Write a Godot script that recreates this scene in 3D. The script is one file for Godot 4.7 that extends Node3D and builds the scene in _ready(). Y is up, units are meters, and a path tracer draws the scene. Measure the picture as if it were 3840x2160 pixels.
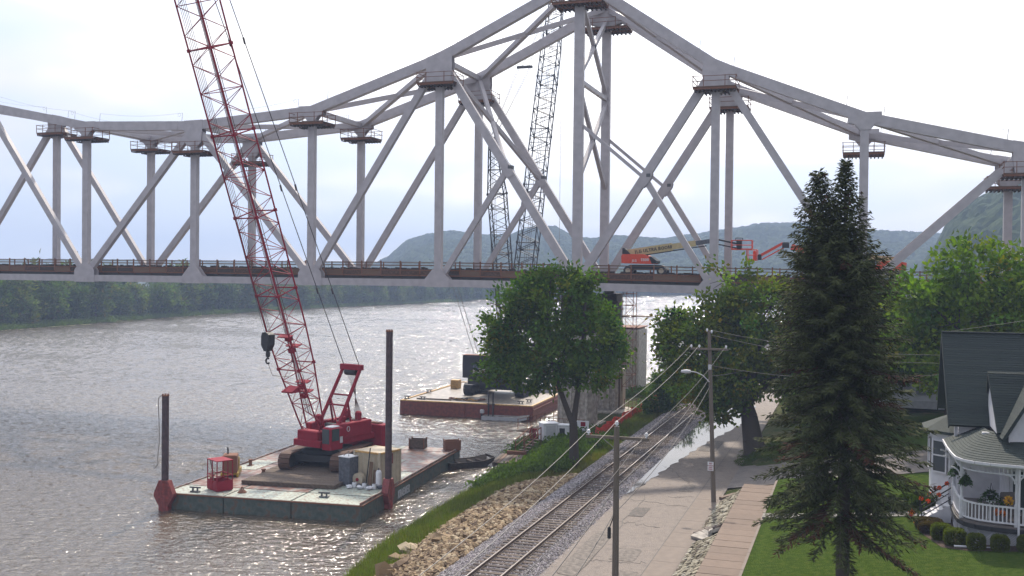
extends Node3D
# River bridge under construction: x runs across the river along the bridge, -z up the river along the railway, y = 0 is the water.

class G:
	var v := PackedVector3Array()
	var nn := PackedVector3Array()
	var cc := PackedColorArray()
	var ix := PackedInt32Array()
	var col := Color.WHITE
	var tint := false

	func _p(p: Vector3, n: Vector3) -> void:
		v.append(p)
		nn.append(n)
		if tint:
			cc.append(col)

	func tri(a: Vector3, b: Vector3, c: Vector3) -> void:
		var n := (b - a).cross(c - a).normalized()
		var k := v.size()
		_p(a, n); _p(b, n); _p(c, n)
		ix.append(k); ix.append(k + 2); ix.append(k + 1)

	func quad(a: Vector3, b: Vector3, c: Vector3, d: Vector3) -> void:
		var n := (c - a).cross(d - b).normalized()
		var k := v.size()
		_p(a, n); _p(b, n); _p(c, n); _p(d, n)
		ix.append(k); ix.append(k + 2); ix.append(k + 1)
		ix.append(k); ix.append(k + 3); ix.append(k + 2)

	func hexa(p: Array) -> void:   # bottom 0..3 anticlockwise from above, top 4..7
		quad(p[3], p[2], p[1], p[0])
		quad(p[4], p[5], p[6], p[7])
		for i in 4:
			var j := (i + 1) % 4
			quad(p[i], p[j], p[j + 4], p[i + 4])

	func box(c: Vector3, s: Vector3, B := Basis()) -> void:
		var x := B.x * s.x * 0.5
		var y := B.y * s.y * 0.5
		var z := B.z * s.z * 0.5
		hexa([c - x - y + z, c + x - y + z, c + x - y - z, c - x - y - z, c - x + y + z, c + x + y + z, c + x + y - z, c - x + y - z])

	func rbox(c: Vector3, s: Vector3, r: float, B := Basis()) -> void:   # box with chamfered upright edges and top edge
		var hx := s.x * 0.5
		var hz := s.z * 0.5
		var ring := [Vector2(hx - r, hz), Vector2(hx, hz - r), Vector2(hx, -hz + r), Vector2(hx - r, -hz), Vector2(-hx + r, -hz), Vector2(-hx, -hz + r), Vector2(-hx, hz - r), Vector2(-hx + r, hz)]
		var lo := []
		var hi := []
		var tp := []
		for q in ring:
			lo.append(c + B * Vector3(q.x, -s.y * 0.5, q.y))
			hi.append(c + B * Vector3(q.x, s.y * 0.5 - r, q.y))
			tp.append(c + B * Vector3(q.x * (hx - r) / hx, s.y * 0.5, q.y * (hz - r) / hz))
		for i in 8:
			var j := (i + 1) % 8
			quad(lo[i], lo[j], hi[j], hi[i])
			quad(hi[i], hi[j], tp[j], tp[i])
			tri(c + B * Vector3(0, s.y * 0.5, 0), tp[i], tp[j])
			tri(c - B * Vector3(0, s.y * 0.5, 0), lo[j], lo[i])

	func beam(a: Vector3, b: Vector3, w: float, h: float, up := Vector3.UP) -> void:
		var z := b - a
		var l := z.length()
		if l < 0.0001:
			return
		z /= l
		var x := up.cross(z)
		if x.length() < 0.001:
			x = Vector3.RIGHT.cross(z)
		x = x.normalized()
		box((a + b) * 0.5, Vector3(w, h, l), Basis(x, z.cross(x), z))

	func tube(a: Vector3, b: Vector3, r0: float, r1: float, k := 6, caps := true) -> void:
		var z := (b - a)
		if z.length() < 0.0001:
			return
		z = z.normalized()
		var x := z.cross(Vector3.UP if absf(z.y) < 0.9 else Vector3.RIGHT).normalized()
		var y := z.cross(x)
		var s := v.size()
		for i in k:
			var t := TAU * i / k
			var n := x * cos(t) + y * sin(t)
			_p(a + n * r0, n)
			_p(b + n * r1, n)
		for i in k:
			var j := (i + 1) % k
			ix.append(s + 2 * i); ix.append(s + 2 * j + 1); ix.append(s + 2 * j)
			ix.append(s + 2 * i); ix.append(s + 2 * i + 1); ix.append(s + 2 * j + 1)
		if caps:
			for i in k:
				var t := TAU * i / k
				var u := TAU * (i + 1) / k
				tri(b, b + (x * cos(t) + y * sin(t)) * r1, b + (x * cos(u) + y * sin(u)) * r1)
				tri(a, a + (x * cos(u) + y * sin(u)) * r0, a + (x * cos(t) + y * sin(t)) * r0)

	func path(pts: Array, r: float, k := 5) -> void:
		for i in pts.size() - 1:
			tube(pts[i], pts[i + 1], r, r, k, false)

	func prism(pts: PackedVector2Array, o: Vector3, ux: Vector3, uy: Vector3, t: float) -> void:   # polygon in the plane (ux, uy), thickness t along ux x uy, centred
		var n := ux.cross(uy).normalized() * t * 0.5
		var q := pts
		if Geometry2D.is_polygon_clockwise(q):
			q.reverse()
		var id := Geometry2D.triangulate_polygon(q)
		for i in range(0, id.size(), 3):
			var A := o + ux * q[id[i]].x + uy * q[id[i]].y
			var B := o + ux * q[id[i + 1]].x + uy * q[id[i + 1]].y
			var C := o + ux * q[id[i + 2]].x + uy * q[id[i + 2]].y
			if (B - A).cross(C - A).dot(n) < 0:
				var s := B
				B = C
				C = s
			tri(A + n, B + n, C + n)
			tri(A - n, C - n, B - n)
		for i in q.size():
			var j := (i + 1) % q.size()
			var A := o + ux * q[i].x + uy * q[i].y
			var B := o + ux * q[j].x + uy * q[j].y
			quad(A - n, B - n, B + n, A + n)

	func lathe(pr: Array, o: Vector3, k := 12, ax := Basis()) -> void:   # profile of Vector2(radius, height)
		for i in pr.size() - 1:
			for j in k:
				var t := TAU * j / k
				var u := TAU * (j + 1) / k
				var a: Vector2 = pr[i]
				var b: Vector2 = pr[i + 1]
				quad(o + ax * Vector3(cos(u) * a.x, a.y, sin(u) * a.x), o + ax * Vector3(cos(t) * a.x, a.y, sin(t) * a.x), o + ax * Vector3(cos(t) * b.x, b.y, sin(t) * b.x), o + ax * Vector3(cos(u) * b.x, b.y, sin(u) * b.x))

	func leaf(p: Vector3, d: Vector3, s: Vector3, l: float, w: float) -> void:   # a diamond of two faces folded along its rib
		var k := v.size()
		var n := d.cross(s).normalized()
		var m := p + d * l * 0.45
		var dip := n * w * 0.22
		_p(p, n); _p(m + s * w * 0.5 + dip, n); _p(p + d * l, n); _p(m - s * w * 0.5 + dip, n)
		ix.append(k); ix.append(k + 2); ix.append(k + 1)
		ix.append(k); ix.append(k + 3); ix.append(k + 2)

	func mesh(flat := false) -> ArrayMesh:
		var a := []
		a.resize(Mesh.ARRAY_MAX)
		a[Mesh.ARRAY_VERTEX] = v
		if not flat:
			a[Mesh.ARRAY_NORMAL] = nn
		if tint:
			a[Mesh.ARRAY_COLOR] = cc
		a[Mesh.ARRAY_INDEX] = ix
		var m := ArrayMesh.new()
		if v.size() > 0:
			m.add_surface_from_arrays(Mesh.PRIMITIVE_TRIANGLES, a)
		return m

var M := {}
var T := {}
var used := {}
var rng := RandomNumberGenerator.new()

func V(x: float, y: float, a: float) -> Vector3:   # a counts metres up the river
	return Vector3(x, y, -a)

func numbered(called: String) -> String:
	var k: int = used.get(called, -1) + 1
	used[called] = k
	return called if k == 0 else "%s_%03d" % [called, k]

func tag(o: Node, label: String, category: String, group := "") -> Node:
	o.set_meta("label", label)
	o.set_meta("category", category)
	if group != "":
		o.set_meta("group", group)
	return o

func thing(called: String, label: String, category: String, at := Vector3.ZERO, turn := 0.0, group := "") -> Node3D:
	var o := Node3D.new()
	o.name = numbered(called)
	add_child(o)
	o.position = at
	o.rotation.y = turn
	tag(o, label, category, group)
	return o

func part(p: Node, called: String, m: Mesh, mt: Material, at := Vector3.ZERO, B := Basis()) -> MeshInstance3D:
	var o := MeshInstance3D.new()
	o.name = called if p != self else numbered(called)
	o.mesh = m
	o.material_override = mt
	o.transform = Transform3D(B, at)
	p.add_child(o, true)
	return o

func gp(p: Node, called: String, g: G, mt: Material) -> MeshInstance3D:
	return part(p, called, g.mesh(), mt)

func holder(p: Node, called: String) -> Node3D:
	var o := Node3D.new()
	o.name = called
	p.add_child(o, true)
	return o

func solo(called: String, label: String, category: String, g: G, mt: Material, group := "") -> MeshInstance3D:
	var o := gp(self, called, g, mt)
	tag(o, label, category, group)
	return o

func structure(called: String, g: G, mt: Material) -> MeshInstance3D:
	var o := gp(self, called, g, mt)
	o.set_meta("kind", "structure")
	return o

func copies(p: Node, called: String, m: Mesh, mt: Material, xf: Array, cols := []) -> MultiMeshInstance3D:
	var mm := MultiMesh.new()
	mm.transform_format = MultiMesh.TRANSFORM_3D
	mm.use_colors = cols.size() > 0
	mm.mesh = m
	mm.instance_count = xf.size()
	for i in xf.size():
		mm.set_instance_transform(i, xf[i])
		if cols.size() > 0:
			mm.set_instance_color(i, cols[i])
	var o := MultiMeshInstance3D.new()
	o.multimesh = mm
	o.material_override = mt
	o.name = called if p != self else numbered(called)
	p.add_child(o, true)
	o.set_meta("kind", "stuff")
	return o

func lin(r: float, g: float, b: float) -> Color:
	return Color(r, g, b).linear_to_srgb()

func noise_tex(freq: float, lo: float, hi: float, oct := 4, kind := FastNoiseLite.TYPE_SIMPLEX_SMOOTH, sz := 512, sd := 1, mid := -1.0) -> NoiseTexture2D:
	var n := FastNoiseLite.new()
	n.noise_type = kind
	n.frequency = freq
	n.fractal_octaves = oct
	n.seed = sd
	if kind == FastNoiseLite.TYPE_CELLULAR:
		n.cellular_return_type = FastNoiseLite.RETURN_CELL_VALUE
		n.fractal_type = FastNoiseLite.FRACTAL_NONE
	var t := NoiseTexture2D.new()
	t.width = sz
	t.height = sz
	t.seamless = true
	t.noise = n
	var r := Gradient.new()
	r.set_color(0, Color(lo, lo, lo))
	r.set_color(1, Color(hi, hi, hi))
	if mid >= 0.0:
		r.add_point(0.5, Color(mid, mid, mid))
	t.color_ramp = r
	return t

func ramp_tex(freq: float, stops: Array, oct := 5, sd := 3, sz := 512, kind := FastNoiseLite.TYPE_SIMPLEX_SMOOTH) -> NoiseTexture2D:   # stops: [offset, linear colour]
	var t := noise_tex(freq, 0, 1, oct, kind, sz, sd)
	var r := Gradient.new()
	var off := PackedFloat32Array()
	var col := PackedColorArray()
	for s in stops:
		off.append(s[0])
		col.append(lin(s[1].x, s[1].y, s[1].z))
	r.offsets = off
	r.colors = col
	t.color_ramp = r
	return t

func relief(freq: float, oct: int, strength: float, sz := 512, sd := 5, kind := FastNoiseLite.TYPE_SIMPLEX_SMOOTH) -> NoiseTexture2D:
	var t := noise_tex(freq, 0, 1, oct, kind, sz, sd)
	t.color_ramp = null
	t.as_normal_map = true
	t.bump_strength = strength
	return t

func mat(key: String, c: Vector3, rough := 0.7, tex: Texture2D = null, scale := 0.3, metal := 0.0, nrm: Texture2D = null, nstr := 1.0, world := true) -> StandardMaterial3D:
	var m := StandardMaterial3D.new()
	m.albedo_color = lin(c.x, c.y, c.z)
	m.roughness = rough
	m.metallic = metal
	if tex:
		m.albedo_texture = tex
	if nrm:
		m.normal_enabled = true
		m.normal_texture = nrm
		m.normal_scale = nstr
	if tex or nrm:
		m.uv1_triplanar = true
		m.uv1_world_triplanar = world
		m.uv1_scale = Vector3(scale, scale, scale)
	m.resource_name = key
	M[key] = m
	return m

func tinted(key: String, rough := 0.7, back := Color.BLACK) -> StandardMaterial3D:
	var m := StandardMaterial3D.new()
	m.vertex_color_use_as_albedo = true
	m.metallic_specular = 0.15
	m.roughness = rough
	m.cull_mode = BaseMaterial3D.CULL_DISABLED
	if back != Color.BLACK:
		m.backlight_enabled = true
		m.backlight = back
	m.resource_name = key
	M[key] = m
	return m

func _ready() -> void:
	rng.seed = 20240817
	camera_and_light()
	materials()
	ground()
	river()
	hills()
	road_and_rail()
	bridge()
	piers()
	barges()
	red_crane()
	black_crane()
	boom_lifts()
	bank_things()
	trees()
	poles()
	house()
	print("built")

func camera_and_light() -> void:
	var cam := Camera3D.new()
	cam.name = "camera"
	cam.fov = 31.0
	cam.near = 0.5
	cam.far = 20000.0
	add_child(cam)
	cam.transform = Transform3D(Basis(Vector3(0.94932276, 0.01047054, -0.31412841), Vector3(-0.01477944, 0.99982649, -0.01133845), Vector3(0.31395519, 0.01540649, 0.94931279)).orthonormalized(), Vector3(0, 17.2, 0))
	cam.current = true
	var sun := DirectionalLight3D.new()
	sun.name = "sun"
	sun.light_energy = 1.4
	sun.light_color = Color(1.0, 0.95, 0.88)
	sun.light_angular_distance = 1.2
	sun.shadow_enabled = true
	add_child(sun)
	var to_sun := sun_dir()
	sun.look_at_from_position(to_sun * 100.0, Vector3.ZERO, Vector3.UP)
	var env := Environment.new()
	env.background_mode = Environment.BG_SKY
	env.tonemap_mode = Environment.TONE_MAPPER_LINEAR
	env.tonemap_exposure = 1.15
	env.sdfgi_enabled = true
	env.ssao_enabled = true
	env.ssil_enabled = true
	var sky := Sky.new()
	var pm := PanoramaSkyMaterial.new()
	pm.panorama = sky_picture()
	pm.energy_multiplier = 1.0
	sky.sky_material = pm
	env.sky = sky
	env.fog_enabled = true
	env.fog_density = 0.0005
	env.fog_light_color = Color(0.74, 0.82, 0.96)
	var we := WorldEnvironment.new()
	we.name = "environment"
	we.environment = env
	add_child(we)

func sun_dir() -> Vector3:
	var az := deg_to_rad(10.0)     # left of straight up the river
	var el := deg_to_rad(47.0)
	return Vector3(-sin(az) * cos(el), sin(el), -cos(az) * cos(el))

func sky_picture() -> ImageTexture:
	var w := 1024
	var h := 512
	var im := Image.create(w, h, false, Image.FORMAT_RGBF)
	var n1 := FastNoiseLite.new()
	n1.seed = 11
	n1.frequency = 1.0
	n1.fractal_octaves = 5
	n1.fractal_gain = 0.55
	var n2 := FastNoiseLite.new()
	n2.seed = 23
	n2.frequency = 1.0
	n2.fractal_octaves = 3
	var sd := sun_dir()
	for j in h:
		var el := (0.5 - (j + 0.5) / h) * PI
		var y := sin(el)
		var r := cos(el)
		for i in w:
			var az := (i + 0.5) / w * TAU
			var d := Vector3(r * sin(az), y, -r * cos(az))
			var up := maxf(y, 0.0)
			# clouds lie in sheets: stretched sideways towards the horizon
			var q := Vector3(d.x, 0, d.z) / (up + 0.22)
			var c := n1.get_noise_3d(q.x * 0.9, up * 7.0, q.z * 0.9) * 0.5 + 0.5
			var t := n2.get_noise_3d(q.x * 0.35 + 7.0, up * 2.0, q.z * 0.35) * 0.5 + 0.5
			var cover := smoothstep(0.44, 0.70, c * 0.65 + t * 0.45)
			var blue := Vector3(0.52, 0.68, 0.96).lerp(Vector3(0.74, 0.83, 0.99), pow(1.0 - up, 6.0))
			var grey := Vector3(0.80, 0.80, 0.90).lerp(Vector3(1.08, 1.06, 1.06), smoothstep(0.42, 0.66, c))
			var s := blue.lerp(grey, 0.05 + 0.95 * cover) * 0.90
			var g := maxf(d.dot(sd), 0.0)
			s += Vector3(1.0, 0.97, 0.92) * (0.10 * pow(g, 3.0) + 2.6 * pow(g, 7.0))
			im.set_pixel(i, j, Color(s.x, s.y, s.z))
	return ImageTexture.create_from_image(im)

func materials() -> void:
	T.fine = noise_tex(0.05, 0.72, 1.0, 4)
	T.blotch = noise_tex(0.012, 0.62, 1.0, 5, FastNoiseLite.TYPE_SIMPLEX_SMOOTH, 512, 7)
	T.speck = noise_tex(0.25, 0.55, 1.0, 2, FastNoiseLite.TYPE_SIMPLEX_SMOOTH, 512, 9)
	T.soft = noise_tex(0.01, 0.90, 1.0, 4, FastNoiseLite.TYPE_SIMPLEX_SMOOTH, 512, 12)
	T.gritn = relief(0.25, 3, 6.0)
	T.barkn = relief(0.06, 4, 10.0, 512, 31)
	mat("steel", Vector3(0.43, 0.395, 0.405), 0.5, T.soft, 0.15)
	mat("steel_dark", Vector3(0.10, 0.10, 0.105), 0.6, T.soft, 0.2)
	mat("form", Vector3(0.14, 0.078, 0.052), 0.85, T.blotch, 0.5)
	mat("form_dark", Vector3(0.08, 0.055, 0.043), 0.85, T.blotch, 0.7)
	mat("rust", Vector3(0.24, 0.10, 0.055), 0.85, T.fine, 0.6)
	mat("timber", Vector3(0.20, 0.12, 0.075), 0.85, T.fine, 0.8)
	mat("concrete", Vector3(0.50, 0.44, 0.37), 0.85, T.blotch, 0.22)
	mat("concrete_pale", Vector3(0.56, 0.50, 0.43), 0.85, T.blotch, 0.3)
	mat("crane_red", Vector3(0.27, 0.018, 0.034), 0.55, T.soft, 0.4).metallic_specular = 0.25
	mat("crane_black", Vector3(0.022, 0.022, 0.03), 0.5, T.soft, 0.4)
	mat("cable", Vector3(0.05, 0.045, 0.045), 0.6)
	mat("cable_pale", Vector3(0.21, 0.19, 0.175), 0.6)
	mat("black", Vector3(0.018, 0.018, 0.02), 0.6)
	mat("glass_dark", Vector3(0.05, 0.06, 0.065), 0.08)
	mat("white", Vector3(0.72, 0.72, 0.74), 0.6, T.soft, 0.5)
	mat("pale_grey", Vector3(0.50, 0.50, 0.52), 0.6, T.soft, 0.5)
	mat("yellow", Vector3(0.55, 0.36, 0.03), 0.6, T.blotch, 0.8)
	mat("orange", Vector3(0.72, 0.075, 0.03), 0.5, T.soft, 0.6)
	mat("orange_net", Vector3(0.72, 0.06, 0.03), 0.75)
	mat("lift_cream", Vector3(0.52, 0.42, 0.22), 0.5, T.soft, 0.6)
	mat("cream", Vector3(0.46, 0.385, 0.28), 0.65, T.soft, 0.5)
	mat("slate_blue", Vector3(0.14, 0.15, 0.18), 0.6, T.blotch, 0.5)
	T.hull = ramp_tex(0.012, [[0.0, Vector3(0.035, 0.05, 0.042)], [0.42, Vector3(0.065, 0.082, 0.07)], [0.6, Vector3(0.085, 0.10, 0.085)], [0.74, Vector3(0.10, 0.07, 0.05)], [1.0, Vector3(0.13, 0.065, 0.04)]])
	mat("hull_green", Vector3.ONE, 0.7, T.hull, 0.22)
	T.deck = ramp_tex(0.014, [[0.0, Vector3(0.13, 0.15, 0.13)], [0.34, Vector3(0.24, 0.22, 0.20)], [0.5, Vector3(0.22, 0.12, 0.09)], [0.62, Vector3(0.17, 0.07, 0.05)], [1.0, Vector3(0.10, 0.05, 0.04)]])
	mat("deck_rust", Vector3.ONE, 0.42, T.deck, 0.16)
	T.deckp = ramp_tex(0.02, [[0.0, Vector3(0.30, 0.36, 0.30)], [0.5, Vector3(0.38, 0.42, 0.36)], [0.66, Vector3(0.28, 0.25, 0.2)], [1.0, Vector3(0.14, 0.08, 0.06)]])
	mat("deck_pale", Vector3.ONE, 0.45, T.deckp, 0.3)
	T.rhull = ramp_tex(0.014, [[0.0, Vector3(0.11, 0.03, 0.025)], [0.5, Vector3(0.19, 0.042, 0.03)], [0.75, Vector3(0.24, 0.06, 0.035)], [1.0, Vector3(0.10, 0.045, 0.03)]])
	mat("hull_red", Vector3.ONE, 0.6, T.rhull, 0.25)
	mat("deck_grey", Vector3(0.36, 0.31, 0.26), 0.4, T.blotch, 0.2)
	mat("edge_yellow", Vector3(0.72, 0.42, 0.14), 0.6, T.blotch, 0.6)
	mat("spud", Vector3(0.10, 0.06, 0.065), 0.6, T.blotch, 0.4)
	mat("spud_red", Vector3(0.30, 0.055, 0.05), 0.6, T.blotch, 0.5)
	mat("wood_grey", Vector3(0.19, 0.155, 0.125), 0.9, T.fine, 1.2)
	mat("wood_mat", Vector3(0.16, 0.115, 0.085), 0.9, T.blotch, 0.8)
	mat("track_rust", Vector3(0.14, 0.075, 0.05), 0.8, T.fine, 1.0)
	mat("bark", Vector3(0.10, 0.078, 0.062), 0.95, T.fine, 1.2, 0.0, T.barkn, 1.5)
	mat("bark_spruce", Vector3(0.115, 0.09, 0.075), 0.95, T.fine, 1.5, 0.0, T.barkn, 1.0)
	tinted("leaf", 0.5, Color(0.8, 0.9, 0.25))
	tinted("needle", 0.7, Color(0.12, 0.14, 0.05))
	tinted("flower", 0.7, Color(0.3, 0.2, 0.1))
	tinted("stone", 0.9)
	mat("roof", Vector3(0.045, 0.062, 0.057), 0.85, noise_tex(0.09, 0.45, 1.0, 2, FastNoiseLite.TYPE_CELLULAR, 512, 41), 0.55, 0.0, T.gritn, 0.5)
	mat("paint_white", Vector3(0.66, 0.65, 0.68), 0.6, T.soft, 0.3)
	mat("porch_grey", Vector3(0.20, 0.17, 0.16), 0.7, T.fine, 0.8)

var XR := [[-200, -24.0], [30, -24.5], [45, -25.4], [52, -26.2], [58, -27.4], [72, -27.8], [84, -28.3], [90, -30.2], [104, -31.4], [118, -31.7], [140, -30.5], [200, -31.0], [350, -28.0], [520, 0.0], [700, 70.0], [900, 190.0], [1300, 520.0], [6000, 5000.0]]
var XL := [[-200, -212.0], [200, -217.0], [260, -222.0], [320, -229.0], [420, -229.0], [576, -209.0], [760, -150.0], [1000, -20.0], [1400, 300.0], [6000, 4600.0]]
var PROFILE := [[-22.5, 1.75], [-19.0, 2.5], [-13.95, 2.72], [-7.95, 2.80], [-6.68, 3.42], [-4.68, 3.50], [-4.54, 4.00], [25.0, 7.0], [60.0, 9.0], [6000.0, 30.0]]

func along(t: Array, x: float) -> float:
	if x <= t[0][0]:
		return t[0][1]
	for i in t.size() - 1:
		if x <= t[i + 1][0]:
			return lerpf(t[i][1], t[i + 1][1], (x - t[i][0]) / float(t[i + 1][0] - t[i][0]))
	return t[-1][1]

func ground_y(x: float, a: float) -> float:
	var r := along(XR, a)
	var l := along(XL, a)
	if x > r:
		var y := minf(along(PROFILE, x) if x > -22.5 else 1.75, (x - r) * 0.36)
		return minf(y, street_y(x) - 0.06) if a > 69.6 and a < 78.9 and x > -7.9 else y
	if x < l:
		return minf(1.3, (l - x) * 0.2)
	return -minf(2.0, minf(r - x, x - l) * 0.35)

func street_y(x: float) -> float:
	return along([[-7.95, 2.925], [-5.0, 3.42], [5.0, 5.0], [60.0, 10.5]], x)

func xlines() -> Array:
	var xs := []
	for x in [-1500, -1200, -700, -450, -330, -280, -250, -240, -234, -229, -225, -221, -217, -213, -208, -200, -180, -150, -120, -80, -50, -40, -36]:
		xs.append(float(x))
	var x := -34.0
	while x < -19.5:
		xs.append(x)
		x += 0.75
	for q in [-19.0, -16.0, -13.95, -12.0, -10.0, -7.95, -6.68, -4.68, -4.54, -2.0, 0.0, 2.5, 5.0, 8.0, 12.0, 18.0, 25.0, 35.0, 60.0, 90.0, 140.0, 200.0, 300.0, 500.0, 1000.0, 1500.0]:
		xs.append(q)
	return xs

func sheet(xs: Array, as_: Array, lift: float) -> G:
	var g := G.new()
	var w := xs.size()
	for a in as_:
		for x in xs:
			g._p(V(x, ground_y(x, a) + lift, a), Vector3.UP)
	for j in as_.size() - 1:
		for i in w - 1:
			var k := j * w + i
			g.ix.append(k); g.ix.append(k + w); g.ix.append(k + 1)
			g.ix.append(k + 1); g.ix.append(k + w); g.ix.append(k + w + 1)
	for i in w * as_.size():
		var x0 := maxi(i % w - 1, 0)
		var x1 := mini(i % w + 1, w - 1)
		var r: int = i / w
		var p: Vector3 = g.v[r * w + x1] - g.v[r * w + x0]
		var q: Vector3 = g.v[mini(r + 1, as_.size() - 1) * w + i % w] - g.v[maxi(r - 1, 0) * w + i % w]
		g.nn[i] = p.cross(q).normalized()
		if g.nn[i].y < 0:
			g.nn[i] = -g.nn[i]
	return g

func span(lo: float, hi: float, step: float) -> Array:
	var r := []
	var n := int(ceil((hi - lo) / step))
	for i in n + 1:
		r.append(lerpf(lo, hi, float(i) / n))
	return r

func ground() -> void:
	T.earth = ramp_tex(0.016, [[0.0, Vector3(0.045, 0.06, 0.02)], [0.45, Vector3(0.06, 0.075, 0.025)], [0.62, Vector3(0.09, 0.085, 0.04)], [1.0, Vector3(0.13, 0.10, 0.06)]], 5, 51)
	mat("earth", Vector3.ONE, 0.95, T.earth, 0.12, 0.0, T.gritn, 0.8)
	T.lawn = ramp_tex(0.02, [[0.0, Vector3(0.036, 0.062, 0.012)], [0.4, Vector3(0.048, 0.078, 0.014)], [0.6, Vector3(0.06, 0.09, 0.016)], [1.0, Vector3(0.09, 0.105, 0.03)]], 5, 52, 1024)
	mat("lawn", Vector3.ONE, 0.9, T.lawn, 0.11, 0.0, relief(0.3, 2, 8.0, 512, 77), 1.0)
	M.lawn.metallic_specular = 0.05
	M.earth.metallic_specular = 0.1
	var as_ := span(-60, 150, 2.5) + span(160, 400, 12) + span(430, 1000, 30) + [1200.0, 1500.0, 2000.0]
	structure("ground", sheet(xlines(), as_, 0.0), M.earth)
	var lx := [-4.54, -2.0, 0.0, 2.5, 5.0, 8.0, 12.0, 18.0, 25.0]
	structure("lawn", sheet(lx, span(25, 70.2, 1.13), 0.006), M.lawn)
	structure("lawn", sheet(lx, span(78.4, 97, 2.3), 0.006), M.lawn)

func river() -> void:
	var h := FastNoiseLite.new()
	h.noise_type = FastNoiseLite.TYPE_SIMPLEX_SMOOTH
	h.seed = 4
	h.frequency = 0.022
	h.fractal_octaves = 5
	h.fractal_gain = 0.62
	var im := h.get_seamless_image(1024, 1024)
	im.bump_map_to_normal_map(6.0)
	var t := ImageTexture.create_from_image(im)
	var m := mat("water", Vector3(0.085, 0.064, 0.044), 0.10, null, 0.055, 0.0, t, 1.0)
	m.uv1_scale = Vector3(0.034, 0.05, 0.055)
	m.metallic_specular = 0.7
	var g := G.new()
	g.quad(Vector3(-900, -0.6, 150), Vector3(1800, -0.6, 150), Vector3(1800, -0.6, -2000), Vector3(-900, -0.6, -2000))
	structure("river_water", g, m)
	# wind chop as real waves, coarser with distance from the bank road
	var before := []
	for w in [[38.0, 70.0, -78.0, -24.0, 0.15, 0.22, 0.75, 0.09], [70.0, 125.0, -135.0, -25.0, 0.24, 0.36, 1.15, 0.12], [125.0, 240.0, -236.0, -27.0, 0.46, 0.62, 2.2, 0.13], [240.0, 480.0, -236.0, -18.0, 0.95, 1.25, 4.5, 0.13], [480.0, 1100.0, -236.0, 220.0, 3.2, 4.2, 15.0, 0.115]]:
		waves(w, before, m)
		before = w
	# pale line of duckweed and sand along the far shore
	mat("duckweed", Vector3(0.34, 0.36, 0.16), 0.8, T.speck, 0.4)
	for s in [[196.0, 262.0, 2.2], [300.0, 330.0, 1.4]]:
		var d := G.new()
		var as_ := span(s[0], s[1], 3.0)
		for i in as_.size() - 1:
			var a0: float = as_[i]
			var a1: float = as_[i + 1]
			var w0: float = s[2] * (0.4 + 0.6 * absf(sin(a0 * 0.31)))
			var w1: float = s[2] * (0.4 + 0.6 * absf(sin(a1 * 0.31)))
			d.quad(V(along(XL, a0) - 1.0, 0.012, a0), V(along(XL, a0) + w0, 0.012, a0), V(along(XL, a1) + w1, 0.012, a1), V(along(XL, a1) - 1.0, 0.012, a1))
		var o := solo("duckweed_strip", "pale green floating weed strip along the far shore" if s[0] < 250.0 else "shorter pale weed strip farther along the far shore", "water plants", d, M.duckweed)
		o.set_meta("kind", "stuff")

func waves(spec: Array, before: Array, m: Material) -> void:
	var a0: float = spec[0]
	var a1: float = spec[1]
	var x0: float = spec[2]
	var x1: float = spec[3]
	var da: float = spec[4]
	var dx: float = spec[5]
	var long: float = spec[6]
	var steep: float = spec[7]
	var n0 := FastNoiseLite.new()
	n0.seed = 91
	n0.fractal_octaves = 2
	n0.fractal_gain = 0.55
	if before:
		n0.frequency = 1.0 / before[6]
	var n1 := FastNoiseLite.new()
	n1.seed = 91
	n1.frequency = 1.0 / long
	n1.fractal_octaves = 2
	n1.fractal_gain = 0.55
	var n2 := FastNoiseLite.new()
	n2.seed = 92
	n2.frequency = 1.0 / 45.0
	n2.fractal_octaves = 2
	var nx := int((x1 - x0) / dx)
	var na := int((a1 - a0) / da)
	var g := G.new()
	var hh := PackedFloat32Array()
	for j in na + 1:
		var a := lerpf(a0, a1, float(j) / na)
		for i in nx + 1:
			var x := lerpf(x0, x1, float(i) / nx)
			var gust := 0.75 + 0.6 * n2.get_noise_2d(x * 0.5, a)
			var y := n1.get_noise_2d(x * 0.55 + a * 0.15, a) * long * steep * gust
			if before and a < a0 + long * 3.0:
				y = lerpf(n0.get_noise_2d(x * 0.55 + a * 0.15, a) * before[6] * before[7] * gust, y, smoothstep(a0, a0 + long * 3.0, a))
			hh.append(y)
	var w := nx + 1
	var ex := (x1 - x0) / nx
	var ea := (a1 - a0) / na
	for j in na + 1:
		for i in w:
			var k := j * w + i
			var sx := (hh[k + 1] if i < nx else hh[k]) - (hh[k - 1] if i > 0 else hh[k])
			var sa := (hh[k + w] if j < na else hh[k]) - (hh[k - w] if j > 0 else hh[k])
			g._p(V(x0 + ex * i, hh[k], a0 + ea * j), Vector3(-sx / (2.0 * ex), 1.0, sa / (2.0 * ea)).normalized())
	for i in nx:     # edge turned down so that no gap opens to the sheet in front
		g.quad(g.v[i] - Vector3(0, 0.5, 0), g.v[i + 1] - Vector3(0, 0.5, 0), g.v[i + 1], g.v[i])
	for j in na:
		for i in nx:
			var k := j * w + i
			g.ix.append(k); g.ix.append(k + w); g.ix.append(k + 1)
			g.ix.append(k + 1); g.ix.append(k + w); g.ix.append(k + w + 1)
	structure("river_water", g, m)

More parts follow.
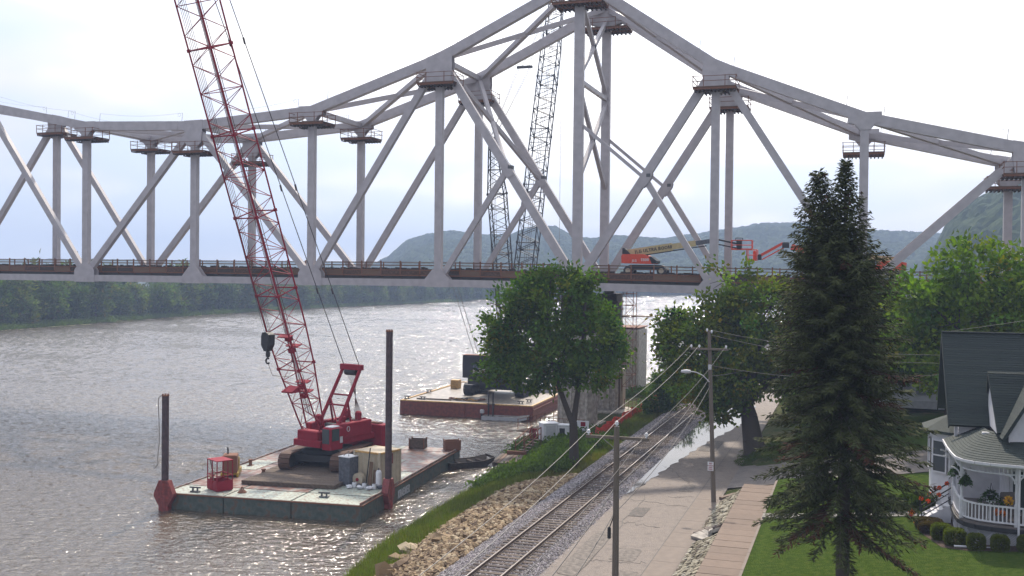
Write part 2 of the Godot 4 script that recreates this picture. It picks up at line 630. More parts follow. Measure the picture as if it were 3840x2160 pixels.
func ridge(crest: Array, D: float, run: float, cell: float, bump: float, step: float, mt: Material, sd: int) -> void:
	var n := FastNoiseLite.new()
	n.noise_type = FastNoiseLite.TYPE_CELLULAR
	n.cellular_return_type = FastNoiseLite.RETURN_DISTANCE
	n.fractal_type = FastNoiseLite.FRACTAL_NONE
	n.frequency = 1.0 / cell
	n.seed = sd
	var big := FastNoiseLite.new()
	big.frequency = 1.0 / (run * 0.35)
	big.seed = sd + 1
	var g := G.new()
	var az0: float = crest[0][0]
	var az1: float = crest[-1][0]
	var cols := int(deg_to_rad(az1 - az0) * D / step) + 1
	var rows := int(run * 1.25 / step / 1.3) + 1
	var top := []
	for i in cols:
		top.append(along(crest, lerpf(az0, az1, float(i) / (cols - 1))))
	for j in rows:
		var u := lerpf(-0.25, 1.0, float(j) / (rows - 1))
		for i in cols:
			var az := deg_to_rad(lerpf(az0, az1, float(i) / (cols - 1)))
			var dist := D - run * u
			var hh: float = 17.2 + D * tan(deg_to_rad(top[i]))
			var x := dist * sin(az)
			var z := -dist * cos(az)
			var f := 1.0 - pow(absf(u), 1.6) * (0.9 if u > 0 else 2.0)
			var y := (hh - bump) * f + big.get_noise_2d(x, z) * run * 0.018 * smoothstep(0.0, 0.3, u)
			var c := n.get_noise_2d(x, z)
			y += bump * clampf(-c * 1.6, 0.0, 1.2) + rng.randf() * bump * 0.18
			g._p(Vector3(x, maxf(y, -0.5), z), Vector3.UP)
	for j in rows - 1:
		for i in cols - 1:
			var k := j * cols + i
			g.ix.append(k); g.ix.append(k + cols); g.ix.append(k + 1)
			g.ix.append(k + 1); g.ix.append(k + cols); g.ix.append(k + cols + 1)
	var o := part(self, "wooded_hills", g.mesh(true), mt)
	o.set_meta("kind", "structure")

func hills() -> void:
	T.forest = ramp_tex(0.02, [[0.0, Vector3(0.012, 0.022, 0.008)], [0.5, Vector3(0.034, 0.052, 0.018)], [1.0, Vector3(0.085, 0.105, 0.035)]], 4, 61)
	mat("forest", Vector3.ONE, 0.95, T.forest, 0.025)
	M.forest.metallic_specular = 0.1
	ridge([[-50.0, 0.30], [-40.0, 0.42], [-33.0, 0.40], [-27.0, 0.45], [-22.0, 0.3], [10.0, 0.4]], 1900.0, 380.0, 16.0, 3.0, 11.0, M.forest, 3)
	ridge([[-26.5, 0.0], [-25.2, 0.6], [-24.2, 1.58], [-23.0, 1.98], [-21.6, 2.13], [-20.0, 1.9], [-18.4, 1.88], [-17.2, 2.3], [-16.0, 2.36], [-14.8, 1.9], [-14.0, 1.75], [-12.0, 1.95], [-10.0, 1.85], [-7.0, 2.3], [-5.0, 2.66], [-2.8, 2.72], [0.0, 2.3], [1.2, 2.22], [4.0, 2.1], [9.0, 2.3], [16.0, 2.0]], 1350.0, 520.0, 9.0, 6.0, 3.2, M.forest, 17)
	ridge([[3.2, 0.5], [3.9, 1.6], [4.4, 2.7], [5.0, 3.35], [5.6, 3.7], [6.2, 4.05], [7.0, 4.4], [7.9, 4.75], [10.0, 5.4], [14.0, 6.0], [20.0, 6.2]], 640.0, 230.0, 8.0, 5.5, 2.4, M.forest, 29)

func rock_mesh(sd: int, flat := 0.7) -> ArrayMesh:
	var r := RandomNumberGenerator.new()
	r.seed = sd
	var pts := []
	for j in 4:
		var el := lerpf(-1.2, 1.2, j / 3.0)
		for i in 6:
			var az := TAU * (i + 0.5 * (j % 2)) / 6.0
			pts.append(Vector3(cos(el) * cos(az), sin(el) * flat, cos(el) * sin(az)) * r.randf_range(0.36, 0.61))
	var g := G.new()
	for j in 3:
		for i in 6:
			var k := (i + 1) % 6
			g.tri(pts[j * 6 + i], pts[(j + 1) * 6 + i], pts[j * 6 + k])
			g.tri(pts[j * 6 + k], pts[(j + 1) * 6 + i], pts[(j + 1) * 6 + k])
	for i in range(1, 5):
		g.tri(pts[0], pts[i], pts[i + 1])
		g.tri(pts[18], pts[18 + i + 1], pts[18 + i])
	return g.mesh(true)

func road_and_rail() -> void:
	T.road = ramp_tex(0.012, [[0.0, Vector3(0.095, 0.074, 0.063)], [0.35, Vector3(0.132, 0.104, 0.088)], [0.5, Vector3(0.158, 0.126, 0.105)], [0.62, Vector3(0.125, 0.099, 0.084)], [0.75, Vector3(0.17, 0.134, 0.11)], [1.0, Vector3(0.12, 0.096, 0.082)]], 6, 71, 1024)
	mat("road", Vector3.ONE, 0.75, T.road, 0.10, 0.0, T.gritn, 0.35)
	T.street = ramp_tex(0.012, [[0.0, Vector3(0.10, 0.085, 0.08)], [0.5, Vector3(0.14, 0.118, 0.105)], [1.0, Vector3(0.18, 0.15, 0.13)]], 6, 72)
	mat("street", Vector3.ONE, 0.8, T.street, 0.14, 0.0, T.gritn, 0.4)
	mat("walk", Vector3(0.148, 0.098, 0.07), 0.8, T.soft, 0.35, 0.0, T.gritn, 0.12)
	mat("walk_b", Vector3(0.136, 0.09, 0.064), 0.8, T.soft, 0.31, 0.0, T.gritn, 0.12)
	mat("walk_c", Vector3(0.158, 0.106, 0.076), 0.8, T.soft, 0.38, 0.0, T.gritn, 0.12)
	mat("gutter", Vector3(0.165, 0.127, 0.102), 0.8, T.soft, 0.3, 0.0, T.gritn, 0.12)
	mat("walk_grey", Vector3(0.25, 0.235, 0.21), 0.85, T.blotch, 0.4)
	mat("tar", Vector3(0.05, 0.042, 0.038), 0.7)
	mat("patch_dark", Vector3(0.13, 0.108, 0.094), 0.8, T.blotch, 0.4, 0.0, T.gritn, 0.4)
	mat("patch_pale", Vector3(0.20, 0.165, 0.14), 0.8, T.blotch, 0.4, 0.0, T.gritn, 0.4)
	mat("wet", Vector3(0.05, 0.045, 0.042), 0.04)
	# main road
	var g := G.new()
	var as_ := span(10, 260, 5)
	for i in as_.size() - 1:
		g.quad(V(-14.0, 2.90, as_[i]), V(-7.9, 2.92, as_[i]), V(-7.9, 2.92, as_[i + 1]), V(-14.0, 2.90, as_[i + 1]))
		g.quad(V(-7.9, 2.5, as_[i]), V(-7.9, 2.92, as_[i]), V(-7.9, 2.92, as_[i + 1]), V(-7.9, 2.5, as_[i + 1]))
		g.quad(V(-14.0, 2.90, as_[i]), V(-14.0, 2.90, as_[i + 1]), V(-14.0, 2.4, as_[i + 1]), V(-14.0, 2.4, as_[i]))
	structure("road", g, M.road)
	# repairs, cracks and the long tar joint
	for p in [[-11.6, -10.2, 50.5, 53.0, "patch_pale"], [-12.6, -11.6, 60.0, 62.5, "patch_dark"], [-10.9, -9.9, 68.0, 70.5, "patch_pale"], [-12.0, -10.4, 84.0, 90.0, "patch_dark"], [-13.4, -12.3, 47.0, 56.0, "patch_pale"], [-10.6, -9.6, 46.0, 49.0, "patch_pale"]]:
		var q := G.new()
		var ring := PackedVector2Array()
		var n := 22
		for i in n:
			var t := TAU * i / n
			var cx := signf(cos(t)) * pow(absf(cos(t)), 0.25)
			var cy := signf(sin(t)) * pow(absf(sin(t)), 0.25)
			ring.append(Vector2(lerpf(p[0], p[1], 0.5 + 0.5 * cx * rng.randf_range(0.9, 1.0)), lerpf(p[2], p[3], 0.5 + 0.5 * cy * rng.randf_range(0.92, 1.0))))
		q.prism(ring, Vector3(0, 2.9205, 0), Vector3.RIGHT, Vector3.FORWARD, 0.008)
		structure("road_patch", q, M[p[4]])
	for c in [[-9.42, 40.0, -9.5, 100.0, 0.0], [-11.1, 66.0, -9.6, 66.6, 0.25], [-12.9, 58.5, -10.2, 58.0, 0.3], [-13.0, 50.0, -9.6, 50.6, 0.3], [-13.4, 77.0, -9.8, 69.5, 0.35], [-12.2, 44.0, -12.6, 66.0, 0.25], [-13.6, 64.5, -9.6, 63.6, 0.2]]:
		var q := G.new()
		var n := 16
		var prev := Vector3.ZERO
		for i in n + 1:
			var t := float(i) / n
			var p := V(lerpf(c[0], c[2], t) + rng.randf_range(-1, 1) * c[4] * 0.5, 2.924, lerpf(c[1], c[3], t) + rng.randf_range(-1, 1) * c[4])
			if i > 0:
				q.beam(prev, p, rng.randf_range(0.018, 0.045) if c[4] > 0.0 else 0.035, 0.006)
			prev = p
		structure("road_crack", q, M.tar)
	# rain water standing along the rail side of the road
	var edge := [[66.0, -13.9], [68.0, -13.55], [71.0, -13.3], [75.0, -13.0], [79.0, -12.65], [84.0, -12.2], [88.0, -11.8], [92.0, -11.3], [96.0, -10.7], [100.0, -10.2], [106.0, -9.6], [113.0, -9.9], [120.0, -10.8], [128.0, -12.5]]
	var pud := G.new()
	var fine := span(66, 128, 0.7)
	for i in fine.size() - 1:
		var a0: float = fine[i]
		var a1: float = fine[i + 1]
		var e0 := along(edge, a0) + sin(a0 * 2.1) * 0.10 + sin(a0 * 5.7) * 0.07
		var e1 := along(edge, a1) + sin(a1 * 2.1) * 0.10 + sin(a1 * 5.7) * 0.07
		var w0 := -14.0 + maxf(0.0, 70.0 - a0) * 0.02
		var w1 := -14.0 + maxf(0.0, 70.0 - a1) * 0.02
		pud.quad(V(w0, 2.9265, a0), V(maxf(e0, w0 + 0.02), 2.9265, a0), V(maxf(e1, w1 + 0.02), 2.9265, a1), V(w1, 2.9265, a1))
	structure("puddle", pud, M.wet)
	# side street climbing to the right
	var sx := [-7.95, -6.68, -4.68, -4.54, -2.0, 0.0, 2.5, 5.0, 8.0, 12.0, 18.0, 25.0, 35.0, 60.0]
	var st := G.new()
	for i in sx.size() - 1:
		for j in 8:
			var a0 := 70.1 + j * 1.04
			var a1 := a0 + 1.04
			var f := func(x, a): return V(x, street_y(x), a)
			st.quad(f.call(sx[i], a0), f.call(sx[i + 1], a0), f.call(sx[i + 1], a1), f.call(sx[i], a1))
	structure("side_street", st, M.street)
	# gutter slabs and the kerb of the side street mouth
	var gut := holder(self, "gutter")
	gut.set_meta("kind", "structure")
	for i in 9:
		var q := G.new()
		q.box(V(-8.72, 2.905, 42.0 + i * 3.02 + 1.5), Vector3(1.36, 0.05, 3.0))
		gp(gut, "slab", q, M.gutter)
	for i in 12:
		var q := G.new()
		var t0 := i / 12.0
		var t1 := (i + 1) / 12.0
		var p0 := V(-7.9 + 3.2 * t0, 2.99 + 0.55 * t0, 66.4 + 2.4 * sin(t0 * PI * 0.5))
		var p1 := V(-7.9 + 3.2 * t1, 2.99 + 0.55 * t1, 66.4 + 2.4 * sin(t1 * PI * 0.5))
		q.beam(p0, p0.lerp(p1, 0.985), 0.28, 0.2)
		gp(gut, "kerb_stone", q, M.walk_c)
	# sidewalk slabs
	var sw := holder(self, "sidewalk")
	sw.set_meta("kind", "structure")
	for i in 26:
		var a0 := 36.0 + i * 1.25
		if a0 > 68.0:
			break
		var q := G.new()
		q.box(V(-5.68, 3.56 + rng.randf_range(-0.004, 0.006), a0 + 0.615), Vector3(1.96, 0.16, 1.22 if i % 4 != 1 else 1.18))
		gp(sw, "slab", q, [M.walk, M.walk_b, M.walk_c][rng.randi() % 3])
	for i in 11:
		var q := G.new()
		q.box(V(-4.62, 3.72, 35.0 + i * 3.05 + 1.5), Vector3(0.13, 0.56, 3.02))
		gp(sw, "edging", q, M.gutter)
	# front walk to the porch steps
	var fw := holder(self, "front_walk")
	fw.set_meta("kind", "structure")
	for i in 6:
		var x0 := -4.5 + i * 1.36
		var q := G.new()
		q.quad(V(x0, ground_y(x0, 58) + 0.045, 57.4), V(x0 + 1.33, ground_y(x0 + 1.33, 58) + 0.045, 57.4), V(x0 + 1.33, ground_y(x0 + 1.33, 58) + 0.045, 58.4), V(x0, ground_y(x0, 58) + 0.045, 58.4))
		q.quad(V(x0, ground_y(x0, 58) - 0.1, 57.4), V(x0 + 1.33, ground_y(x0 + 1.33, 58) - 0.1, 57.4), V(x0 + 1.33, ground_y(x0 + 1.33, 58) + 0.045, 57.4), V(x0, ground_y(x0, 58) + 0.045, 57.4))
		gp(fw, "slab", q, M.walk_grey)
	var stp := G.new()
	stp.box(V(-4.2, 3.86, 57.9), Vector3(0.8, 0.5, 1.0))
	stp.box(V(-4.45, 3.72, 57.9), Vector3(0.5, 0.42, 1.0))
	gp(fw, "step", stp, M.walk_grey)
	# stones laid on the slope beside the sidewalk
	var ledge := thing("stone_edging", "strip of stacked pale limestone pieces sloping beside the tan sidewalk", "stone edging", V(-7.3, 3.0, 55.0))
	var lm := [rock_mesh(301, 0.5), rock_mesh(302, 0.5), rock_mesh(303, 0.45), rock_mesh(304, 0.55)]
	var lmat := []
	for i in 4:
		lmat.append(mat("ledge_%d" % i, [Vector3(0.42, 0.37, 0.27), Vector3(0.33, 0.28, 0.20), Vector3(0.50, 0.46, 0.36), Vector3(0.15, 0.115, 0.08)][i], 0.9, T.fine, 1.5))
	var bed := G.new()
	for seg in [[44.0, 55.3], [57.4, 67.0]]:
		bed.quad(V(-7.98, 2.87, seg[0]) - ledge.position, V(-6.66, 3.50, seg[0]) - ledge.position, V(-6.66, 3.50, seg[1]) - ledge.position, V(-7.98, 2.87, seg[1]) - ledge.position)
	gp(ledge, "gravel_bed", bed, M.ledge_3)
	var cand := []
	var a := 44.0
	while a < 67.2:
		var n := 6
		for i in n:
			var t := (i + 0.5) / n + rng.randf_range(-0.05, 0.05)
			if (a > 55.2 and a < 57.5):
				continue
			var x := lerpf(-7.98, -6.7, t)
			if a > 65.0 and t < (a - 65.0) * 0.45:
				continue
			cand.append([V(x, lerpf(2.90, 3.52, t) + 0.02, a + rng.randf_range(-0.06, 0.06)), rng.randf_range(0.2, 0.34), rng.randf_range(0.09, 0.15)])
		a += 0.24
	var rest := []
	var tilt := Basis(Vector3.BACK, 0.44)
	for i in cand.size():
		var q = cand[i]
		var B: Basis = tilt * Basis(Vector3.UP, rng.randf_range(-0.4, 0.4) + 0.55) * Basis(Vector3.RIGHT, rng.randf_range(-0.5, 0.3)) * Basis.from_scale(Vector3(q[1] * 1.25, q[2] * 1.2, q[2] * 1.7))
		if i % 2 == 0 and i < 600:
			part(ledge, "stone", lm[i % 4], lmat[rng.randi() % 4], q[0] - ledge.position, B)
		else:
			rest.append(Transform3D(B, q[0] - ledge.position))
	copies(ledge, "small_stones", lm[1], M.ledge_0, rest)
	for k in 2:   # two curved concrete steps through the stones
		var q := G.new()
		var prev := Vector3.ZERO
		for i in 7:
			var t := i / 6.0
			var p := V(lerpf(-7.85, -6.72, t), lerpf(2.96, 3.48, t) + 0.06 - 0.06 * k, 55.75 + k * 1.0 + 0.35 * sin(t * PI) + t * 0.35)
			if i > 0:
				q.beam(prev, p, 1.0, 0.16)
			prev = p
		gp(ledge, "step", q, M.concrete_pale if k == 0 else M.gutter).position = -ledge.position
	# track bed and track
	T.ballast = ramp_tex(0.22, [[0.0, Vector3(0.05, 0.045, 0.045)], [0.4, Vector3(0.16, 0.14, 0.14)], [0.6, Vector3(0.25, 0.22, 0.215)], [1.0, Vector3(0.42, 0.38, 0.36)]], 3, 81, 512)
	mat("ballast", Vector3.ONE, 0.95, T.ballast, 0.5, 0.0, T.gritn, 2.0)
	var bal := G.new()
	var pr := [[-19.05, 2.46], [-18.6, 2.72], [-17.7, 3.0], [-14.5, 3.0], [-14.05, 2.93], [-13.9, 2.86]]
	var ba := span(10, 260, 3)
	for i in ba.size() - 1:
		for j in pr.size() - 1:
			bal.quad(V(pr[j][0], pr[j][1], ba[i]), V(pr[j + 1][0], pr[j + 1][1], ba[i]), V(pr[j + 1][0], pr[j + 1][1], ba[i + 1]), V(pr[j][0], pr[j][1], ba[i + 1]))
	structure("ballast_bed", bal, M.ballast)
	var bx := []
	var bc := []
	for i in 42000:
		var aa := 41.0 + 95.0 * pow(rng.randf(), 1.5)
		var x := rng.randf_range(-19.0, -13.75)
		if absf(x + 16.05) < 1.32 and fposmod(aa - 41.0 + 0.17, 0.55) < 0.34:
			continue
		var y := along(pr, x)
		var s := rng.randf_range(0.055, 0.12)
		bx.append(Transform3D(Basis(Vector3(rng.randf() - 0.5, 1, rng.randf() - 0.5).normalized(), rng.randf() * TAU) * Basis.from_scale(Vector3(s, s, s)), V(x, y + 0.005, aa)))
		var k := rng.randf_range(0.1, 0.48)
		bc.append(Color(k, k * rng.randf_range(0.86, 0.94), k * rng.randf_range(0.84, 0.95)))
	var bo := copies(self, "ballast_stones", rock_mesh(311, 0.8), M.stone, bx, bc)
	tag(bo, "grey crushed stone ballast on both sides of the rails", "gravel")
	var tr := thing("railway_track", "single railway track on wooden ties beside the road", "railway track", V(-16.05, 3.0, 100.0))
	mat("rail", Vector3(0.13, 0.085, 0.065), 0.5, T.fine, 0.8)
	mat("rail_head", Vector3(0.42, 0.38, 0.36), 0.28, null, 1.0, 0.7)
	for s in [-0.75, 0.75]:
		var r := G.new()
		r.box(Vector3(s, 0.06, -35), Vector3(0.15, 0.025, 250))
		r.box(Vector3(s, 0.125, -35), Vector3(0.03, 0.11, 250))
		r.box(Vector3(s, 0.19, -35), Vector3(0.08, 0.035, 250))
		var ro := gp(tr, "rail", r, M.rail)
		var hd := G.new()
		hd.box(Vector3(s, 0.2095, -35), Vector3(0.06, 0.004, 250))
		gp(ro, "running_surface", hd, M.rail_head)
	var tm := []
	for i in 3:
		var q := G.new()
		q.rbox(Vector3.ZERO, Vector3(2.6, 0.18, 0.23), 0.012)
		tm.append(q.mesh())
	var tmat := [mat("tie_a", Vector3(0.13, 0.095, 0.075), 0.95, T.fine, 1.5), mat("tie_b", Vector3(0.17, 0.13, 0.10), 0.95, T.fine, 1.5), mat("tie_c", Vector3(0.095, 0.07, 0.058), 0.95, T.fine, 1.5)]
	for i in 290:
		part(tr, "tie", tm[i % 3], tmat[rng.randi() % 3], V(rng.randf_range(-0.06, 0.06), -0.045 + rng.randf_range(-0.012, 0.012), 41.0 + i * 0.55) - V(0, 0, 100.0), Basis(Vector3.UP, rng.randf_range(-0.02, 0.02)))
	# rip-rap below the track
	var rr := thing("riprap_bank", "bank of broken tan limestone rocks between track and river grass", "rock pile", V(-21.0, 2.0, 56.0))
	var rm := []
	for i in 7:
		rm.append(rock_mesh(330 + i, 0.75))
	var rmat := []
	for i in 4:
		rmat.append(mat("rock_%d" % i, [Vector3(0.44, 0.315, 0.18), Vector3(0.35, 0.24, 0.135), Vector3(0.55, 0.43, 0.28), Vector3(0.22, 0.145, 0.085)][i], 0.9, T.fine, 0.9, 0.0, T.gritn, 0.6))
	var heap := func(x, aa):
		var t := clampf((x + 24.2) / 5.2, 0.0, 1.0)
		return ground_y(x, aa) + 0.10 + 0.35 * sin(t * PI) * smoothstep(73.0, 68.0, aa)
	var sub := G.new()
	for ax in span(40, 72, 1.0):
		for xx in span(-24.0, -19.0, 0.5):
			if xx > -19.2 or ax > 71.5:
				continue
			sub.quad(V(xx, heap.call(xx, ax) - 0.12, ax) - rr.position, V(xx + 0.5, heap.call(xx + 0.5, ax) - 0.12, ax) - rr.position, V(xx + 0.5, heap.call(xx + 0.5, ax + 1) - 0.12, ax + 1) - rr.position, V(xx, heap.call(xx, ax + 1) - 0.12, ax + 1) - rr.position)
	gp(rr, "rubble_base", sub, M.rock_3)
	for i in 290:
		var aa := 43.0 + 29.0 * pow(rng.randf(), 1.25)
		var x := rng.randf_range(-23.9 + maxf(0.0, aa - 62.0) * 0.1, -18.9)
		var s := rng.randf_range(0.32, 0.52)
		if aa < 54.0 and x < -21.2 and rng.randf() < 0.55:
			s = rng.randf_range(0.7, 1.35)
		var B := Basis(Vector3(rng.randf() - 0.5, 1, rng.randf() - 0.5).normalized(), rng.randf() * TAU) * Basis.from_scale(Vector3(s * 1.2, s * 0.8, s))
		part(rr, "rock", rm[i % 7], rmat[rng.randi() % 4], V(x, heap.call(x, aa) + s * 0.12, aa) - rr.position, B)
	for k in 4:
		var xs := []
		for i in 900:
			var aa := 42.0 + 30.5 * rng.randf()
			var x := rng.randf_range(-24.0 + maxf(0.0, aa - 62.0) * 0.12, -18.8)
			var s := rng.randf_range(0.16, 0.4)
			xs.append(Transform3D(Basis(Vector3(rng.randf() - 0.5, 1, rng.randf() - 0.5).normalized(), rng.randf() * TAU) * Basis.from_scale(Vector3(s * 1.25, s, s)), V(x, heap.call(x, aa) + s * 0.1, aa) - rr.position))
		copies(rr, "small_rocks", rm[k], rmat[k], xs)

const X4 := -27.0
const AN := 102.7     # near truss
const AF := 114.7     # far truss
var KX := {}
var KT := {}
var KB := {}

func node_t(k: int, a: float) -> Vector3:
	return V(KX[k], KT[k], a)

func node_b(k: int, a: float) -> Vector3:
	return V(KX[k], KB[k], a)

func base_y(x: float) -> float:
	return along([[-160, 15.95], [-42, 15.95], [-27, 15.80], [14.4, 15.3], [60, 14.8]], x)

func deck_y(x: float) -> float:
	return base_y(x) + 1.46

func bridge() -> void:
	var tops := {-4: 46.0, -3: 42.0, -2: 39.8, -1: 37.2, 0: 34.2, 1: 33.7, 2: 34.85, 3: 39.8, 4: 47.0, 5: 37.5, 6: 31.95, 7: 28.6, 8: 26.0, 9: 24.5}
	for k in range(-4, 10):
		KX[k] = X4 + (k - 4) * (15.25 if k <= 4 else 13.8)
		KT[k] = tops[k]
		KB[k] = base_y(KX[k])
	var br := thing("truss_bridge", "grey steel through truss bridge under construction over the river", "bridge", V(X4, 0, AN))
	var o := br.position
	var st: Material = M.steel
	for side in 2:
		var a := AN if side == 0 else AF
		var tr := holder(br, "truss")
		var out := 1.0 if side == 0 else -1.0     # towards the outer face (+z on the near truss)
		for k in range(-4, 10):
			var t := node_t(k, a) - o
			var b := node_b(k, a) - o
			if k < 9:
				var g := G.new()
				g.beam(t, node_t(k + 1, a) - o, 0.72, 1.02)
				gp(tr, "top_chord", g, st)
				for f in [0.17, 0.83]:     # bolted splice plates
					var c := t.lerp(node_t(k + 1, a) - o, f)
					var ax := (node_t(k + 1, a) - node_t(k, a)).normalized()
					g = G.new()
					g.box(c, Vector3(0.9, 0.8, 0.77), Basis(ax, Vector3.BACK.cross(ax), Vector3.BACK))
					gp(tr, "splice_plate", g, st)
					c = b.lerp(node_b(k + 1, a) - o, f)
					g = G.new()
					g.box(c, Vector3(0.8, 0.6, 0.77))
					gp(tr, "splice_plate", g, st)
				g = G.new()
				g.beam(b, node_b(k + 1, a) - o, 0.72, 0.76)
				gp(tr, "bottom_chord", g, st)
			var w := 0.95 if k == 4 else 0.78
			var g2 := G.new()
			g2.beam(b + Vector3(0, 0.2, 0), t, w, 0.66, Vector3.BACK)
			gp(tr, "vertical", g2, st)
			# gusset plates: two sheets proud of the members, tied through the joint
			var even := posmod(k, 2) == 0
			var gt := G.new()
			var pt := PackedVector2Array()
			if not even:
				var sc := 1.25 if k == 3 else (1.1 if k == 5 else 1.0)
				var l: Vector3 = (node_t(k - 1, a) - node_t(k, a)).normalized() if k > -4 else Vector3.LEFT
				var r: Vector3 = (node_t(k + 1, a) - node_t(k, a)).normalized() if k < 9 else Vector3.RIGHT
				pt = PackedVector2Array([Vector2(l.x * 1.25 * sc, l.y * 1.25 * sc + 0.56), Vector2(0, 0.62), Vector2(r.x * 1.25 * sc, r.y * 1.25 * sc + 0.56), Vector2(1.2 * sc, -0.7), Vector2(1.05 * sc, -2.0 * sc), Vector2(0.42, -2.5 * sc), Vector2(-0.42, -2.5 * sc), Vector2(-1.05 * sc, -2.0 * sc), Vector2(-1.2 * sc, -0.7)])
			elif k == 4:
				pt = PackedVector2Array([Vector2(-2.2, -0.6), Vector2(-0.4, 0.75), Vector2(0.4, 0.75), Vector2(2.2, -0.6), Vector2(2.0, -1.7), Vector2(0.6, -2.2), Vector2(-0.6, -2.2), Vector2(-2.0, -1.7)])
			else:
				pt = PackedVector2Array([Vector2(-1.5, 0.5), Vector2(1.5, 0.5), Vector2(1.5, -0.45), Vector2(0.9, -0.6), Vector2(0.45, -1.15), Vector2(-0.45, -1.15), Vector2(-0.9, -0.6), Vector2(-1.5, -0.45)])
			for f in [-0.385, 0.385]:
				gt.prism(pt, t + Vector3(0, 0, f), Vector3.RIGHT, Vector3.UP, 0.03)
			gp(tr, "gusset_plate", gt, st)
			var gb := G.new()
			var pb := PackedVector2Array([Vector2(-1.45, -0.46), Vector2(1.45, -0.46), Vector2(1.45, 0.9), Vector2(1.3, 1.15), Vector2(0.75, 1.75), Vector2(-0.75, 1.75), Vector2(-1.3, 1.15), Vector2(-1.45, 0.9)]) if even else PackedVector2Array([Vector2(-1.4, -0.44), Vector2(1.4, -0.44), Vector2(1.4, 0.42), Vector2(0.5, 1.5), Vector2(-0.5, 1.5), Vector2(-1.4, 0.42)])
			for f in [-0.385, 0.385]:
				gb.prism(pb, b + Vector3(0, 0, f), Vector3.RIGHT, Vector3.UP, 0.03)
			gb.tube(b + Vector3(0, -0.05, 0.40 * out), b + Vector3(0, -0.05, 0.43 * out), 0.1, 0.1, 8)
			gp(tr, "gusset_plate", gb, st)
		for k in range(-4, 10):     # diagonals run from odd top joints down to even bottom joints
			if posmod(k, 2) == 0:
				continue
			for d in [-1, 1]:
				if k + d < -4 or k + d > 9:
					continue
				var g := G.new()
				var p := node_t(k, a) - o
				var q := node_b(k + d, a) - o + Vector3(0, 0.35, 0)
				var w := 0.86 if k + d == 4 else 0.72
				g.beam(p, q, w, 0.60, Vector3.BACK)
				gp(tr, "diagonal", g, st)
		# struts that break the tower panels
		var m3 := node_t(3, a).lerp(node_b(4, a), 0.5) - o
		var m5 := node_t(5, a).lerp(node_b(4, a), 0.5) - o
		for e in [[m3, node_b(3, a) - o, 0.6], [m5, node_b(5, a) - o, 0.6], [m5, V(KX[4], 32.5, a) - o, 0.34]]:
			var g := G.new()
			g.beam(e[0], e[1], e[2], e[2] * 0.8, Vector3.BACK)
			gp(tr, "sub_strut", g, st)
		for e in [m3, m5]:
			var g := G.new()
			var ax: Vector3 = (node_b(4, a) - o - e).normalized()
			for f in [-0.37, 0.37]:
				g.prism(PackedVector2Array([Vector2(-0.85, -0.38), Vector2(0.85, -0.38), Vector2(0.85, 0.4), Vector2(0.45, 0.55), Vector2(-0.45, 0.55), Vector2(-0.85, 0.4)]), e + Vector3(0, 0, f), ax, Vector3.BACK.cross(ax), 0.03)
			gp(tr, "gusset_plate", g, st)
			var gs := G.new()
			gs.box(e + Vector3(0.4, 0.3, 0.0), Vector3(0.42, 0.35, 0.8))
			gp(tr, "bracket", gs, M.steel_dark)
		# posts and lines for the ironworkers on the top chord
		var sl := G.new()
		for k in range(-2, 8):
			var p0 := node_t(k, a) - o
			var p1 := node_t(k + 1, a) - o
			var l := (p1 - p0)
			for f in [0.12, 0.88]:
				var q: Vector3 = p0 + l * f + Vector3(0, 0.45, 0)
				sl.tube(q, q + Vector3(0.1, 1.05, 0), 0.022, 0.022, 4, false)
				if f > 0.5:
					for i in 8:
						sl.tube(q + Vector3(-0.35 + 0.2 * cos(i * 0.785), 0.85 + 0.2 * sin(i * 0.785), 0), q + Vector3(-0.35 + 0.2 * cos(i * 0.785 + 0.785), 0.85 + 0.2 * sin(i * 0.785 + 0.785), 0), 0.012, 0.012, 3, false)
			var prev := p0 + l * 0.12 + Vector3(0.1, 1.5, 0)
			for i in 6:
				var f := (i + 1) / 6.0
				var q := p0 + l * lerpf(0.12, 0.88, f) + Vector3(0.1, 1.5 - 0.35 * sin(f * PI), 0)
				sl.tube(prev, q, 0.01, 0.01, 3, false)
				prev = q
		gp(tr, "safety_line", sl, M.cable).set_meta("kind", "stuff")
	# top laterals
	var lat := holder(br, "top_bracing")
	for k in range(-4, 10):
		var g := G.new()
		g.beam(node_t(k, AN) - o, node_t(k, AF) - o, 0.5, 0.55)
		gp(lat, "cross_strut", g, st)
		if k < 9:
			for e in [[node_t(k, AN), node_t(k + 1, AF)], [node_t(k, AF), node_t(k + 1, AN)]]:
				var g2 := G.new()
				g2.beam(e[0] - o + Vector3(0, -0.12, 0), e[1] - o + Vector3(0, -0.12, 0), 0.5, 0.5)
				gp(lat, "lateral_brace", g2, st)
	# braces across the tower and between the leaning legs beside it
	var sway := holder(br, "sway_bracing")
	for e in [[V(X4, 45.6, AN), V(X4, 37.3, AF)], [V(X4, 45.6, AF), V(X4, 37.3, AN)], [V(X4, 36.2, AN), V(X4, 26.6, AF)], [V(X4, 36.2, AF), V(X4, 26.6, AN)], [V(X4, 36.75, AN), V(X4, 36.75, AF)]]:
		var g := G.new()
		g.beam(e[0] - o, e[1] - o, 0.4, 0.44)
		gp(sway, "cross_brace", g, st)
	for k in [3, 5]:
		var n0 := node_t(k, AN) - o
		var f0 := node_t(k, AF) - o
		var n1 := node_t(k, AN).lerp(node_b(4, AN), 0.5) - o
		var f1 := node_t(k, AF).lerp(node_b(4, AF), 0.5) - o
		if k == 3:
			for e in [[n0, f1], [f0, n1]]:
				var g := G.new()
				g.beam(e[0], e[1], 0.42, 0.42)
				gp(sway, "cross_brace", g, st)
	# floor
	var fl := holder(br, "deck")
